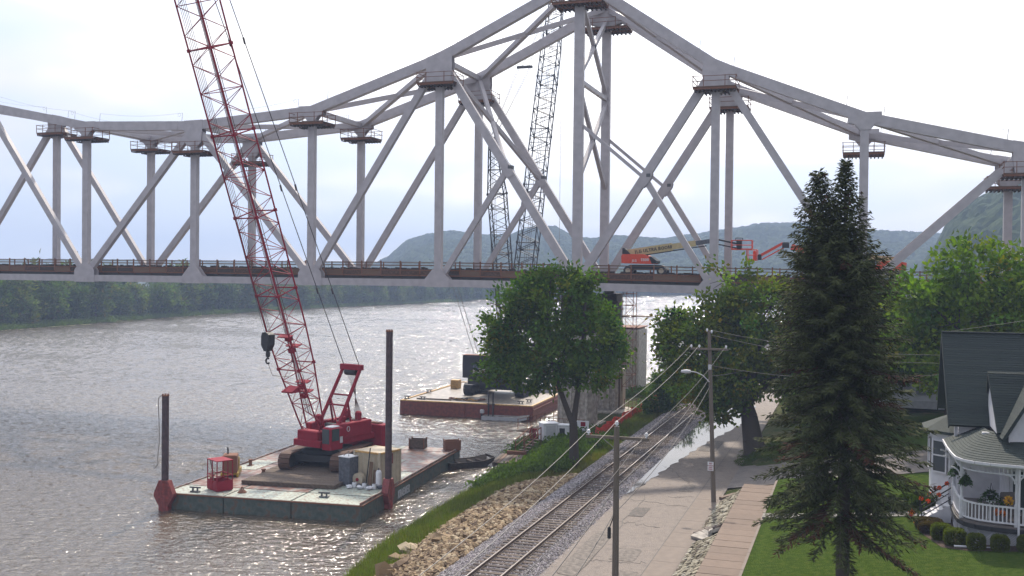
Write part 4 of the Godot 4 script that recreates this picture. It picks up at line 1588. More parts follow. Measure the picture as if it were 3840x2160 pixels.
	for e in [[-33.7, 69.0, 1.9, "brown leaning plank in front of the cream container"], [-33.4, 69.1, 1.3, "shorter dark board leaning on the cream container's front"]]:
		var bo := thing("leaning_board", e[3], "board", V(e[0], 1.22, e[1]), deg_to_rad(-14))
		g = G.new()
		g.box(Vector3(0, e[2] * 0.5, -0.1), Vector3(0.3, e[2], 0.05), Basis(Vector3.RIGHT, -0.12))
		gp(bo, "plank", g, M.timber)
	var po := thing("pole_bar", "long thin black bar leaning against the cream container", "bar", V(-33.95, 1.22, 68.9))
	g = G.new()
	g.tube(Vector3(0, 0, 0), Vector3(0.18, 2.9, -0.35), 0.04, 0.04, 6)
	gp(po, "bar", g, M.black)
	var wr := thing("welding_drum", "round yellowish reel with red hub at the container's lower left", "reel", V(-34.75, 1.22, 69.35), deg_to_rad(-14))
	g = G.new()
	g.tube(Vector3(0, 0.5, -0.25), Vector3(0, 0.5, 0.15), 0.48, 0.48, 18)
	gp(wr, "drum", g, M.cream)
	g = G.new()
	g.tube(Vector3(0, 0.5, 0.15), Vector3(0, 0.5, 0.2), 0.13, 0.13, 12)
	gp(wr, "hub", g, M.crane_red)
	for i in 9:
		var kinds := ["pale rag heap", "white bucket", "folded tarp", "pale hose coil", "grey sack", "white box", "dark crate", "pale bag", "tool bag"]
		var bu := thing("deck_clutter", "%s on deck before the cream container" % kinds[i], "clutter", V(-35.1 + i * 0.27, 1.22, 68.5 + 0.3 * (i % 3)), rng.randf() * 3.0, "loose gear before the container")
		var q := G.new()
		if i % 3 == 1:
			q.lathe([Vector2(0.14, 0), Vector2(0.17, 0.36), Vector2(0.15, 0.36), Vector2(0.13, 0.05), Vector2(0, 0.05)], Vector3.ZERO, 12)
			gp(bu, "body", q, M.white)
			q = G.new()
			q.path([Vector3(-0.17, 0.34, 0), Vector3(0, 0.46, 0), Vector3(0.17, 0.34, 0)], 0.012, 4)
			gp(bu, "handle", q, M.cable)
		else:
			part(bu, "body", rock_mesh(500 + i, 0.6), [M.white, M.pale_grey, M.slate_blue][i % 3], Vector3(0, 0.12, 0), Basis.from_scale(Vector3(0.75, 0.45, 0.5)))
	# two rusty steel bins at the far end
	for e in [[-37.3, 86.2, 0.15, "rusty open steel bin near the middle of the barge's far end"], [-34.15, 86.6, 0.55, "darker rusty open steel bin at the barge's far right corner"]]:
		var bi := thing("steel_bin", e[3], "bin", V(e[0], 1.22, e[1]), e[2], "steel bins on the far end of the barge")
		for f in [[Vector3(0, 0.42, 0.5), Vector3(1.35, 0.82, 0.05)], [Vector3(0, 0.42, -0.5), Vector3(1.35, 0.82, 0.05)], [Vector3(0.67, 0.42, 0), Vector3(0.05, 0.82, 0.95)], [Vector3(-0.67, 0.42, 0), Vector3(0.05, 0.82, 0.95)]]:
			g = G.new()
			g.box(f[0], f[1])
			gp(bi, "side_panel", g, M.rust if e[0] > -36.0 else M.wood_mat)
		g = G.new()
		g.box(Vector3(0, 0.05, 0), Vector3(1.3, 0.08, 0.95))
		gp(bi, "floor", g, M.rust)
		for x in [-0.67, 0.67]:
			for z in [-0.5, 0.5]:
				g = G.new()
				g.box(Vector3(x, 0.47, z), Vector3(0.1, 0.94, 0.1))
				gp(bi, "corner_post", g, M.rust)
	# skiff and jon boat
	boat("work_skiff", "dark flat-bottomed work skiff with outboard moored at the green barge's corner", V(-32.3, 0.0, 85.9), deg_to_rad(-42), 4.4, 2.1, 0.6, M.form_dark, M.wood_grey, 0.5)
	boat("jon_boat", "pale aluminium jon boat with outboard tied alongside the red barge", V(-38.3, 0.0, 113.9), deg_to_rad(-86), 5.4, 1.3, 0.5, M.pale_grey, M.concrete, 0.1)
	# farther barge
	var rb := thing("deck_barge", "red-hulled deck barge with yellow-edged deck carrying the black crane", "barge", V(-43.9, 0, 125.6), deg_to_rad(2.0))
	for i in 2:
		g = G.new()
		g.rbox(Vector3(-4.15 + i * 8.3, 0.5, 0), Vector3(8.27, 2.2, 22.4), 0.06)
		gp(rb, "hull", g, M.hull_red)
	g = G.new()
	g.box(Vector3(0, 1.605, 0), Vector3(15.9, 0.02, 21.7))
	gp(rb, "deck_plate", g, M.deck_grey)
	for f in [[Vector3(0, 1.66, 11.05), Vector3(16.5, 0.13, 0.3)], [Vector3(0, 1.66, -11.05), Vector3(16.5, 0.13, 0.3)], [Vector3(8.1, 1.66, 0), Vector3(0.3, 0.13, 21.8)], [Vector3(-8.1, 1.66, 0), Vector3(0.3, 0.13, 21.8)]]:
		g = G.new()
		g.box(f[0], f[1])
		gp(rb, "deck_edge", g, M.edge_yellow)
	g = G.new()
	for y in [-0.2, 0.5, 1.2]:
		g.box(Vector3(8.33, y, 0), Vector3(0.08, 0.1, 22.2))
	gp(rb, "rub_rail", g, M.hull_red)
	for e in [[-51.3, 115.2, "left front corner"], [-49.3, 115.3, "left part of the front edge"], [-37.0, 115.6, "right front corner"], [-36.6, 117.6, "right edge near the corner"], [-51.5, 122.5, "left edge"]]:
		cleat(V(e[0], 1.73, e[1]), "dark cleat on the red barge's " + e[2])
	for e in [[-50.4, 129.0, 1.0, "yellow timber block at the red barge's left rear edge"], [-37.0, 131.0, 1.2, "yellow timber block at the red barge's right rear edge"]]:
		var q := thing("timber_block", e[3], "block", V(e[0], 1.62, e[1]))
		for i in 3:
			g = G.new()
			g.rbox(Vector3(0, 0.2 + i * 0.38, 0), Vector3(1.1 + 0.05 * (i % 2), 0.37, 1.1), 0.03)
			gp(q, "timber", g, M.edge_yellow)
	var sl := thing("cable_heap", "heap of orange chain and slings on the red barge's front deck", "chain", V(-44.2, 1.63, 117.2))
	for i in 22:
		g = G.new()
		var c := Vector3(rng.randf_range(-2.2, 2.0), 0.06, rng.randf_range(-0.7, 0.7))
		var pts := []
		for k in 7:
			pts.append(c + Vector3(cos(k * 1.0 + i) * 0.35, 0.03 * (k % 2) + 0.05 * (i % 4), sin(k * 1.0 + i) * 0.28))
		g.path(pts, 0.05, 5)
		gp(sl, "sling", g, [M.rust, M.edge_yellow, M.form_dark][i % 3])
	g = G.new()
	g.tube(Vector3(-6.2, 0.1, 1.2), Vector3(-1.8, 0.1, 0.9), 0.09, 0.09, 8)
	gp(sl, "pipe", g, M.wood_grey)
	var pi := thing("mooring_piles", "pair of dark guide pipes at the red barge's front edge", "pipes", V(-40.3, 0, 114.4))
	for x in [-0.28, 0.28]:
		g = G.new()
		g.tube(Vector3(x, -1, 0), Vector3(x, 3.1, 0), 0.09, 0.09, 8)
		gp(pi, "pipe", g, M.cable)
	g = G.new()
	g.box(Vector3(0, 1.75, 0), Vector3(1.0, 0.12, 0.2))
	gp(pi, "bracket", g, M.cable)
	var wt := thing("deck_tarp", "white wrapped bundle on the red barge's right rear deck", "tarp", V(-38.2, 1.63, 129.6))
	g = G.new()
	g.rbox(Vector3(0, 0.55, 0), Vector3(2.1, 1.1, 1.6), 0.3)
	gp(wt, "cover", g, M.white)
	g = G.new()
	g.path([Vector3(-0.5, 0, 0.85), Vector3(-0.5, 1.12, 0.5), Vector3(-0.5, 1.12, -0.5)], 0.03, 4)
	gp(wt, "strap", g, M.cable)

func boat(called: String, label: String, at: Vector3, turn: float, L: float, W: float, H: float, hull: Material, inner: Material, flare: float) -> void:
	var t := thing(called, label, "boat", at, turn)
	var st := []
	for i in 9:
		var u := i / 8.0
		var bow := smoothstep(0.7, 1.0, u)
		st.append([lerpf(L * 0.5, -L * 0.5, u), W * 0.5 * (1.0 - 0.25 * bow * bow), H * (0.85 + 0.35 * bow), -0.15 + bow * H * 0.75])
	var g := G.new()
	var inn := G.new()
	for i in 8:
		var a = st[i]
		var b = st[i + 1]
		for e in [-1.0, 1.0]:
			var p0 := Vector3(a[1] * e, a[2], a[0])
			var p1 := Vector3(b[1] * e, b[2], b[0])
			var q0 := Vector3(a[1] * e * (1.0 - flare * 0.3), a[3], a[0])
			var q1 := Vector3(b[1] * e * (1.0 - flare * 0.3), b[3], b[0])
			g.quad(p0, p1, q1, q0)
			g.beam(p0, p1, 0.07, 0.06)
			inn.quad(p0 - Vector3(0.05 * e, 0.02, 0), p1 - Vector3(0.05 * e, 0.02, 0), q1 - Vector3(0.05 * e, -0.06, 0), q0 - Vector3(0.05 * e, -0.06, 0))
		g.quad(Vector3(-a[1] * (1.0 - flare * 0.3), a[3], a[0]), Vector3(a[1] * (1.0 - flare * 0.3), a[3], a[0]), Vector3(b[1] * (1.0 - flare * 0.3), b[3], b[0]), Vector3(-b[1] * (1.0 - flare * 0.3), b[3], b[0]))
		inn.quad(Vector3(-a[1] * 0.85, a[3] + 0.06, a[0]), Vector3(a[1] * 0.85, a[3] + 0.06, a[0]), Vector3(b[1] * 0.85, b[3] + 0.06, b[0]), Vector3(-b[1] * 0.85, b[3] + 0.06, b[0]))
	g.box(Vector3(0, H * 0.4, L * 0.5), Vector3(W * 0.95, H * 0.95, 0.06))
	g.box(Vector3(0, st[8][2] * 0.95, -L * 0.5), Vector3(st[8][1] * 2.0, 0.2, 0.08))
	gp(t, "hull", g, hull)
	gp(t, "inner_lining", inn, inner)
	for z in [0.22, -0.1, -0.3]:
		var q := G.new()
		q.rbox(Vector3(0, H * 0.6, z * L), Vector3(W * 0.92, 0.06, 0.34), 0.02)
		gp(t, "bench", q, hull)
	var m := holder(t, "outboard_motor")
	var q := G.new()
	q.rbox(Vector3(0, H + 0.42, L * 0.5 + 0.12), Vector3(0.3, 0.42, 0.5), 0.08)
	gp(m, "cowling", q, M.pale_grey)
	q = G.new()
	q.box(Vector3(0, H * 0.4, L * 0.5 + 0.16), Vector3(0.12, 0.9, 0.2))
	gp(m, "leg", q, M.black)

func red_crane() -> void:
	var c := thing("crawler_crane", "red lattice boom crawler crane standing on the nearer barge", "crane", V(-40.5, 1.50, 75.3))
	var low := Basis(Vector3.UP, deg_to_rad(6))
	var base := holder(c, "undercarriage")
	base.rotation.y = deg_to_rad(6)
	# crawlers are sub-assemblies of the undercarriage kept one level up so that shoes stay sub-parts
	for x in [-2.15, 2.15]:
		var before := c.get_child_count()
		crawler(c, Vector3.ZERO, 7.6, 1.25, 0.95, M.black, M.track_rust)
		var h: Node3D = c.get_child(before)
		h.transform = Transform3D(low, low * Vector3(x, 0.02, 0))
	var g := G.new()
	g.rbox(Vector3(0, 0.95, 0), Vector3(3.4, 0.9, 3.0), 0.15)
	g.box(Vector3(0, 0.75, 1.9), Vector3(4.2, 0.5, 0.7))
	g.box(Vector3(0, 0.75, -1.9), Vector3(4.2, 0.5, 0.7))
	gp(base, "car_body", g, M.black)
	g = G.new()
	g.tube(Vector3(0, 1.35, 0), Vector3(0, 1.75, 0), 1.25, 1.25, 24)
	gp(base, "turntable", g, M.black)
	# upper works: forward is -z of this frame
	var U := Basis(Vector3.UP, deg_to_rad(165))
	var f := func(v: Vector3) -> Vector3: return U * v
	var red: Material = M.crane_red
	var up := holder(c, "upper_house")
	up.transform = Transform3D(U, Vector3.ZERO)
	g = G.new()
	g.rbox(Vector3(0, 1.95, 0.8), Vector3(2.9, 0.5, 6.6), 0.05)
	gp(up, "bed_frame", g, red)
	for e in [-1.0, 1.0]:
		g = G.new()
		g.rbox(Vector3(e * 1.25, 2.75, 1.3), Vector3(0.55, 1.15, 4.6), 0.06)
		gp(up, "side_housing", g, red)
	g = G.new()
	g.rbox(Vector3(0.0, 2.55, -2.0), Vector3(2.2, 0.8, 0.9), 0.08)
	gp(up, "front_frame", g, red)
	for q in [[0.6, 0.5, 0.45], [2.0, 0.6, 0.5], [3.3, 0.75, 0.52]]:
		g = G.new()
		g.tube(Vector3(-0.8, 2.75, q[0]), Vector3(0.8, 2.75, q[0]), q[2], q[2], 18)
		gp(up, "winch_drum", g, M.black)
		for e in [-0.85, 0.85]:
			g = G.new()
			g.tube(Vector3(e - 0.03, 2.75, q[0]), Vector3(e + 0.03, 2.75, q[0]), q[2] + 0.16, q[2] + 0.16, 18)
			gp(up, "drum_flange", g, red)
	for q in [[0.9, 3.6, -0.2], [-0.9, 3.7, 2.6], [0.95, 3.65, 3.3], [-0.4, 3.45, 1.2]]:
		g = G.new()
		g.rbox(Vector3(q[0], q[1], q[2]), Vector3(0.5, 0.7, 0.5), 0.12)
		gp(up, "bracket", g, red)
	# cab sits on the side seen to the right of the boom
	var cab := holder(c, "cab")
	cab.transform = Transform3D(U, Vector3.ZERO)
	g = G.new()
	g.rbox(Vector3(-1.95, 2.45, -1.6), Vector3(0.95, 1.75, 1.5), 0.1)
	gp(cab, "cab_shell", g, red)
	g = G.new()
	g.rbox(Vector3(-1.95, 3.36, -1.6), Vector3(0.7, 0.08, 0.9), 0.03)
	gp(cab, "roof_hatch", g, M.white)
	for w in [[Vector3(-1.95, 2.65, -2.36), Vector3(0.72, 1.15, 0.03)], [Vector3(-2.435, 2.75, -1.75), Vector3(0.03, 0.95, 0.8)], [Vector3(-1.465, 2.75, -1.8), Vector3(0.03, 0.9, 0.6)]]:
		g = G.new()
		g.box(w[0], w[1])
		gp(cab, "window", g, M.glass_dark)
	g = G.new()
	g.box(Vector3(-2.44, 2.3, -1.1), Vector3(0.03, 0.5, 0.3))
	gp(cab, "vent", g, M.pale_grey)
	# emblem on the housing
	g = G.new()
	for i in 14:
		var a0 := TAU * i / 14.0
		var a1 := TAU * (i + 1) / 14.0
		g.beam(Vector3(-1.545, 2.85 + sin(a0) * 0.2, 0.7 + cos(a0) * 0.16), Vector3(-1.545, 2.85 + sin(a1) * 0.2, 0.7 + cos(a1) * 0.16), 0.05, 0.03)
	gp(up, "emblem", g, M.white)
	# counterweight of stacked slabs
	var cw := holder(c, "counterweight")
	cw.transform = Transform3D(U, Vector3.ZERO)
	for i in 2:
		g = G.new()
		g.rbox(Vector3(-1.1 + i * 2.2, 1.75, 4.75), Vector3(2.17, 2.1, 1.25), 0.05)
		gp(cw, "weight_block", g, red)
	g = G.new()
	g.box(Vector3(0, 2.85, 4.75), Vector3(3.0, 0.1, 0.5))
	gp(cw, "hold_down", g, M.rust)
	# boom
	var foot: Vector3 = f.call(Vector3(0, 2.4, -1.5))
	var ang := deg_to_rad(69.5)
	var dir: Vector3 = f.call(Vector3(0, sin(ang), -cos(ang)))
	var side: Vector3 = f.call(Vector3.RIGHT)
	var tip := foot + dir * 53.0
	lattice(c, "boom_section", foot, tip, side, 2.3, 1.95, 1.9, 0.4, 7.5, 6.0, 6.2, 0.062, 0.03, red)
	var dep := side.cross(dir)
	for l in [3.9, 4.7, 7.8, 8.8]:
		var q := G.new()
		q.box(foot + dir * l + dep * (0.3 if l < 8.0 or l > 14.0 else -0.3) , Vector3(1.3, 0.5, 0.08), Basis(side, dep, dir))
		q.box(foot + dir * (l - 0.3), Vector3(0.5, 0.4, 0.35), Basis(side, dep, dir))
		gp(c, "boom_platform", q, red)
	for l in [4.3]:
		var q := G.new()
		q.prism(PackedVector2Array([Vector2(0, 0), Vector2(0.9, 0.3), Vector2(0.9, 0.42), Vector2(0, 0.5)]), foot + dir * l - dep * 0.75, -dep, dir, 1.1)
		gp(c, "idler_frame", q, red)
	# lines that run along the inside of the boom
	for k in 4:
		var q := G.new()
		q.tube(foot + dir * 2.0 + side * (-0.35 + 0.24 * k) + dep * 0.1, tip - dir * 1.0 + side * (-0.2 + 0.12 * k), 0.024 if k != 2 else 0.06, 0.024 if k != 2 else 0.05, 5, false)
		gp(c, "hoist_line", q, M.cable if k != 2 else M.pale_grey)
	# gantry
	var gt := holder(c, "gantry")
	var top: Vector3 = f.call(Vector3(0, 7.55, 2.75))
	for e in [-1.0, 1.0]:
		var q := G.new()
		q.tube(f.call(Vector3(e * 1.05, 2.9, -0.1)), top + side * e * 0.95, 0.15, 0.15, 10)
		gp(gt, "mast_leg", q, red)
		q = G.new()
		q.tube(f.call(Vector3(e * 1.0, 3.2, 1.6)), f.call(Vector3(e * 0.99, 5.0, 1.2)), 0.09, 0.09, 8)
		gp(gt, "back_stay", q, red)
	for y in [0.38, 0.55]:
		var q := G.new()
		var m: Vector3 = f.call(Vector3(0, 2.9, -0.1)).lerp(top, y)
		q.tube(m - side * 1.0, m + side * 1.0, 0.07, 0.07, 8)
		gp(gt, "cross_tie", q, red)
	var q := G.new()
	q.beam(f.call(Vector3(-1.0, 3.2, 0.0)), f.call(Vector3(0.9, 5.2, 1.2)), 0.1, 0.1)
	gp(gt, "brace", q, red)
	q = G.new()
	q.rbox(top + Vector3(0, 0.1, 0), Vector3(2.3, 0.45, 0.5), 0.05, U)
	gp(gt, "head_beam", q, red)
	q = G.new()
	q.tube(top - side * 0.6 - Vector3(0, 0.3, 0), top + side * 0.6 - Vector3(0, 0.3, 0), 0.3, 0.3, 14)
	gp(gt, "sheave_set", q, M.black)
	for k in 8:
		q = G.new()
		q.tube(top + side * (-0.55 + k * 0.157) - Vector3(0, 0.4, 0), f.call(Vector3(0.55 - k * 0.157, 3.1, 3.7)), 0.018, 0.018, 4, false)
		gp(gt, "reeving_line", q, M.cable_pale)
	for e in [-0.85, 0.85]:
		q = G.new()
		q.tube(top + side * e + Vector3(0, 0.2, 0), tip + side * e * 0.8, 0.034, 0.034, 5, false)
		for u in [0.14, 0.32, 0.55]:
			var m: Vector3 = (top + side * e).lerp(tip + side * e * 0.8, u)
			q.tube(m, m + dir * 0.5, 0.075, 0.075, 6)
		gp(c, "pendant_line", q, M.cable)
	# hook block tied back against the boom
	var hb := holder(c, "hook_block")
	var hp: Vector3 = f.call(Vector3(0.1, 10.2, -6.55))
	q = G.new()
	q.prism(PackedVector2Array([Vector2(-0.42, 0.55), Vector2(-0.1, 0.75), Vector2(0.3, 0.72), Vector2(0.42, 0.45), Vector2(0.42, -0.25), Vector2(0.12, -0.7), Vector2(-0.1, -0.7), Vector2(-0.4, -0.2)]), hp, side, Vector3.UP, 0.62)
	gp(hb, "cheek_plates", q, M.black)
	q = G.new()
	q.lathe([Vector2(0.12, 0.1), Vector2(0.17, -0.1), Vector2(0.17, -0.35), Vector2(0.05, -0.45)], hp - Vector3(0, 0.75, 0), 10)
	for i in 8:
		var a0 := -0.5 + i * 0.55
		var a1 := a0 + 0.55
		q.tube(hp + side * 0.2 * sin(a0) + Vector3(0, -1.45 + 0.2 * cos(a0), 0), hp + side * 0.2 * sin(a1) + Vector3(0, -1.45 + 0.2 * cos(a1), 0), 0.07, 0.07, 6, false)
	gp(hb, "hook", q, M.black)
	for k in 5:
		q = G.new()
		q.tube(hp + side * (-0.34 + k * 0.17) + Vector3(0, 0.6, 0), tip - dir * 0.5 - dep * 1.0 + side * (-0.34 + k * 0.17), 0.02, 0.02, 4, false)
		gp(c, "hoist_line", q, M.cable)
	q = G.new()
	q.path([hp - Vector3(0, 1.6, 0), hp - Vector3(0, 2.6, 0) + f.call(Vector3(0, 0, 0.5)), foot + dir * 5.6 - dep * 0.8], 0.025, 4)
	gp(c, "tie_back", q, M.cable_pale)

func black_crane() -> void:
	var c := thing("crawler_crane", "black lattice boom crawler crane on the red barge behind the bridge", "crane", V(-42.8, 1.62, 126.6))
	var o := c.position
	for x in [-3.4, 3.4]:
		var before := c.get_child_count()
		crawler(c, Vector3.ZERO, 8.6, 1.4, 1.2, M.crane_black, M.crane_black)
		(c.get_child(before) as Node3D).position = Vector3(x, 0.02, 0)
	var bl: Material = M.crane_black
	var g := G.new()
	g.rbox(Vector3(0, 1.0, 0), Vector3(5.6, 0.9, 3.4), 0.15)
	gp(c, "car_body", g, bl)
	g = G.new()
	g.tube(Vector3(0, 1.4, 0), Vector3(0, 1.9, 0), 1.6, 1.6, 24)
	gp(c, "turntable", g, M.hull_red)
	g = G.new()
	g.rbox(Vector3(0, 3.2, 0.8), Vector3(3.6, 2.6, 8.0), 0.1)
	gp(c, "machinery_house", g, bl)
	g = G.new()
	g.rbox(Vector3(2.4, 3.2, -2.5), Vector3(1.1, 1.9, 1.7), 0.1)
	gp(c, "cab", g, bl)
	var cw := holder(c, "counterweight")
	for i in 2:
		g = G.new()
		g.rbox(Vector3(-1.8 + i * 3.6, 3.75, 5.0), Vector3(3.58, 2.8, 1.4), 0.06)
		gp(cw, "weight_block", g, bl)
	g = G.new()
	g.rbox(Vector3(0, 2.0, 4.8), Vector3(6.0, 0.9, 1.2), 0.06)
	gp(cw, "weight_tray", g, bl)
	g = G.new()
	g.box(Vector3(0, 5.18, 5.0), Vector3(7.2, 0.06, 1.4))
	gp(cw, "top_plate", g, M.rust)
	# flag painted on the counterweight
	var fl := holder(c, "flag_decal")
	var fx := -2.2
	var fy := 2.92
	for i in 7:
		g = G.new()
		g.box(Vector3(fx + 1.0, fy + i * 0.175, 5.712), Vector3(2.0, 0.085, 0.02))
		gp(fl, "stripe", g, M.white)
		if i < 6:
			g = G.new()
			g.box(Vector3(fx + 1.0, fy + 0.087 + i * 0.175, 5.711), Vector3(2.0, 0.085, 0.018))
			gp(fl, "stripe", g, M.spud_red)
	g = G.new()
	g.box(Vector3(fx + 0.4, fy + 0.82, 5.72), Vector3(0.8, 0.62, 0.02))
	gp(fl, "canton", g, mat("flag_blue", Vector3(0.03, 0.04, 0.12), 0.6))
	for i in 12:
		g = G.new()
		g.box(Vector3(fx + 0.1 + (i % 4) * 0.2, fy + 0.62 + (i / 4) * 0.2, 5.733), Vector3(0.06, 0.06, 0.01))
		gp(fl, "star", g, M.white)
	# boom and mast
	var U := Basis(Vector3.UP, deg_to_rad(4))
	var foot := V(-42.0, 4.4, 127.8) - o
	var ang := deg_to_rad(65.5)
	var dir: Vector3 = U * Vector3(0, sin(ang), -cos(ang))
	var side: Vector3 = U * Vector3.RIGHT
	var tip := foot + dir * 60.5
	lattice(c, "boom_section", foot, tip, side, 2.5, 2.3, 2.0, 0.5, 8.0, 10.0, 9.0, 0.085, 0.045, bl)
	var mf := V(-41.6, 4.8, 125.8) - o
	var mtip := V(-42.35, 33.6, 119.9) - o
	lattice(c, "mast_section", mf, mtip, Vector3.RIGHT, 2.1, 1.2, 0.8, 0.5, 5.0, 7.0, 7.5, 0.075, 0.04, bl)
	# sheave at the boom head
	g = G.new()
	g.tube(tip - side * 0.5, tip + side * 0.5, 0.55, 0.55, 14)
	gp(c, "head_sheave", g, bl)
	var mid := mtip.lerp(tip, 0.44)
	g = G.new()
	g.rbox(mid, Vector3(2.2, 0.34, 0.34), 0.04)
	gp(c, "spreader_bar", g, bl)
	for x in [-0.9, -0.7, 0.7, 0.9]:
		g = G.new()
		g.tube(mtip + side * x * 0.3, mid + side * x, 0.035, 0.035, 4, false)
		gp(c, "pendant_line", g, M.cable_pale)
	for x in [-0.5, -0.35, 0.35, 0.5]:
		g = G.new()
		g.tube(mid + side * x, tip + side * x * 0.8, 0.035, 0.035, 4, false)
		gp(c, "pendant_line", g, M.cable_pale)
	for x in [-0.6, -0.2, 0.2, 0.6]:
		g = G.new()
		g.tube(mtip + side * x * 0.3, Vector3(x, 4.4, 3.6), 0.022, 0.022, 4, false)
		gp(c, "mast_line", g, M.cable)
	for k in 3:
		g = G.new()
		g.tube(foot + dir * 3.0 + side * (-0.3 + 0.3 * k), tip + side * (-0.2 + 0.2 * k), 0.03, 0.03, 4, false)
		gp(c, "hoist_line", g, M.cable)
	g = G.new()
	g.tube(tip + Vector3(0.6, -0.3, -0.5), Vector3(tip.x + 0.6, 12.0, tip.z - 0.5), 0.03, 0.03, 4, false)
	gp(c, "hoist_line", g, M.cable_pale)
	g = G.new()
	g.rbox(Vector3(tip.x + 0.6, 11.6, tip.z - 0.5), Vector3(0.6, 1.0, 0.5), 0.1)
	gp(c, "hook_block", g, bl)
	# two slack ropes hanging from the bridge beside the mast
	for x in [-45.4, -44.85]:
		var r := thing("hanging_rope", "%s of the two ropes hanging from the bridge onto the black crane" % ("left" if x < -45.0 else "right"), "rope", V(x, 6.9, 122.0), 0.0, "ropes hanging below the bridge")
		var q := G.new()
		q.path([Vector3(0.12, 0, 0), Vector3(0.05, 3.0, 2.4), Vector3(0.0, 8.75, 7.2)], 0.03, 5)
		gp(r, "line", q, M.cable_pale)
		q = G.new()
		q.tube(Vector3(0.0, 8.6, 7.1), Vector3(0, 8.85, 7.3), 0.08, 0.08, 6)
		gp(r, "shackle", q, M.cable)

func boom_lifts() -> void:
	# large telescopic lift on the deck
	var y0 := deck_y(-21.0) - 0.19
	var t := thing("boom_lift", "orange and cream telescopic boom lift parked on the bridge deck", "boom lift", V(-20.85, y0, 108.0))
	for x in [-1.75, 1.75]:
		for z in [-1.0, 1.0]:
			var w := holder(t, "wheel")
			var g := G.new()
			g.tube(Vector3(x, 0.48, z - 0.2), Vector3(x, 0.48, z + 0.2), 0.48, 0.48, 18)
			gp(w, "tyre", g, M.black)
			g = G.new()
			g.tube(Vector3(x, 0.48, z - 0.215), Vector3(x, 0.48, z + 0.215), 0.27, 0.27, 12)
			gp(w, "rim", g, M.cream)
	var g := G.new()
	g.prism(PackedVector2Array([Vector2(-2.3, 0.55), Vector2(2.3, 0.55), Vector2(2.05, 0.9), Vector2(1.6, 1.1), Vector2(-1.6, 1.1), Vector2(-2.05, 0.9)]), Vector3.ZERO, Vector3.RIGHT, Vector3.UP, 1.5)
	gp(t, "chassis", g, M.black)
	g = G.new()
	g.prism(PackedVector2Array([Vector2(-2.45, 1.25), Vector2(1.0, 1.18), Vector2(1.15, 1.45), Vector2(0.5, 1.95), Vector2(-0.2, 2.2), Vector2(-2.35, 2.2), Vector2(-2.5, 2.0)]), Vector3.ZERO, Vector3.RIGHT, Vector3.UP, 2.2)
	gp(t, "turntable_cover", g, M.orange)
	g = G.new()
	g.prism(PackedVector2Array([Vector2(0.75, 1.2), Vector2(1.22, 1.25), Vector2(1.25, 1.5), Vector2(0.62, 1.98), Vector2(0.4, 1.98)]), Vector3(0, 0, 0.0), Vector3.RIGHT, Vector3.UP, 2.24)
	gp(t, "nose_cover", g, M.black)
	words(t, "number_plate", "1500", 0.3, M.white, Vector3(0.0, 1.62, 1.11))
	words(t, "maker_name", "JLG", 0.24, M.white, Vector3(-1.1, 1.52, 1.11))
	var b0 := Vector3(-2.3, 2.25, 0)
	var b1 := Vector3(6.75, 3.62, 0)
	var d := (b1 - b0).normalized()
	var u := Vector3.BACK.cross(d)
	for q in [[0.0, 0.55, 0.78, "lift_cream", 0.62], [0.5, 0.82, 0.6, "lift_cream", 0.48], [0.75, 1.0, 0.44, "slate_blue", 0.36]]:
		g = G.new()
		g.beam(b0.lerp(b1, q[0]), b0.lerp(b1, q[1]), q[4], q[2])
		gp(t, "boom_section", g, M[q[3]])
	g = G.new()
	g.prism(PackedVector2Array([Vector2(-2.5, 2.1), Vector2(-1.6, 2.15), Vector2(-1.9, 2.5), Vector2(-2.3, 2.85), Vector2(-2.5, 2.85)]), Vector3.ZERO, Vector3.RIGHT, Vector3.UP, 1.1)
	gp(t, "boom_pivot", g, M.black)
	g = G.new()
	g.tube(Vector3(-0.6, 1.9, 0), b0.lerp(b1, 0.3) - u * 0.35, 0.13, 0.1, 10)
	gp(t, "lift_cylinder", g, M.black)
	words(t, "boom_name", "JLG ULTRA BOOM", 0.36, M.black, b0.lerp(b1, 0.335) + Vector3(0, 0, 0.325), Basis(d, u, Vector3.BACK), 1.0)
	g = G.new()
	for i in 12:
		g.box(b0.lerp(b1, 0.3 + i * 0.055) - u * 0.42, Vector3(0.5, 0.1, 0.3), Basis(d, u, Vector3.BACK))
	gp(t, "hose_carrier", g, M.black)
	g = G.new()
	g.tube(b1 + Vector3(0.1, 0.25, 0), b1 + Vector3(2.6, -0.3, 0), 0.1, 0.1, 6)
	g.tube(b1 + Vector3(0.15, -0.25, 0), b1 + Vector3(2.6, -0.75, 0), 0.07, 0.07, 6)
	g.tube(b1 + Vector3(0.1, 0.3, 0), b1 + Vector3(0.15, -0.3, 0), 0.1, 0.1, 6)
	gp(t, "jib", g, M.black)
	basket(t, Vector3(9.8, 2.72, 0), 2.05, 1.0, 0.95)
	g = G.new()
	g.rbox(Vector3(9.55, 3.25, 0.3), Vector3(0.55, 1.0, 0.4), 0.06)
	g.tube(Vector3(9.2, 3.9, 0.4), Vector3(9.9, 3.9, 0.4), 0.04, 0.04, 5)
	g.tube(Vector3(9.2, 3.6, 0.4), Vector3(9.2, 3.9, 0.4), 0.04, 0.04, 5)
	g.tube(Vector3(9.9, 3.6, 0.4), Vector3(9.9, 3.9, 0.4), 0.04, 0.04, 5)
	gp(t, "control_console", g, M.black)
	# second lift: its body stands farther right, partly behind the spruce
	var y1 := deck_y(3.0) - 0.19
	var s := thing("boom_lift", "red articulated boom lift reaching left over the deck from behind the spruce", "boom lift", V(3.0, y1, 110.0))
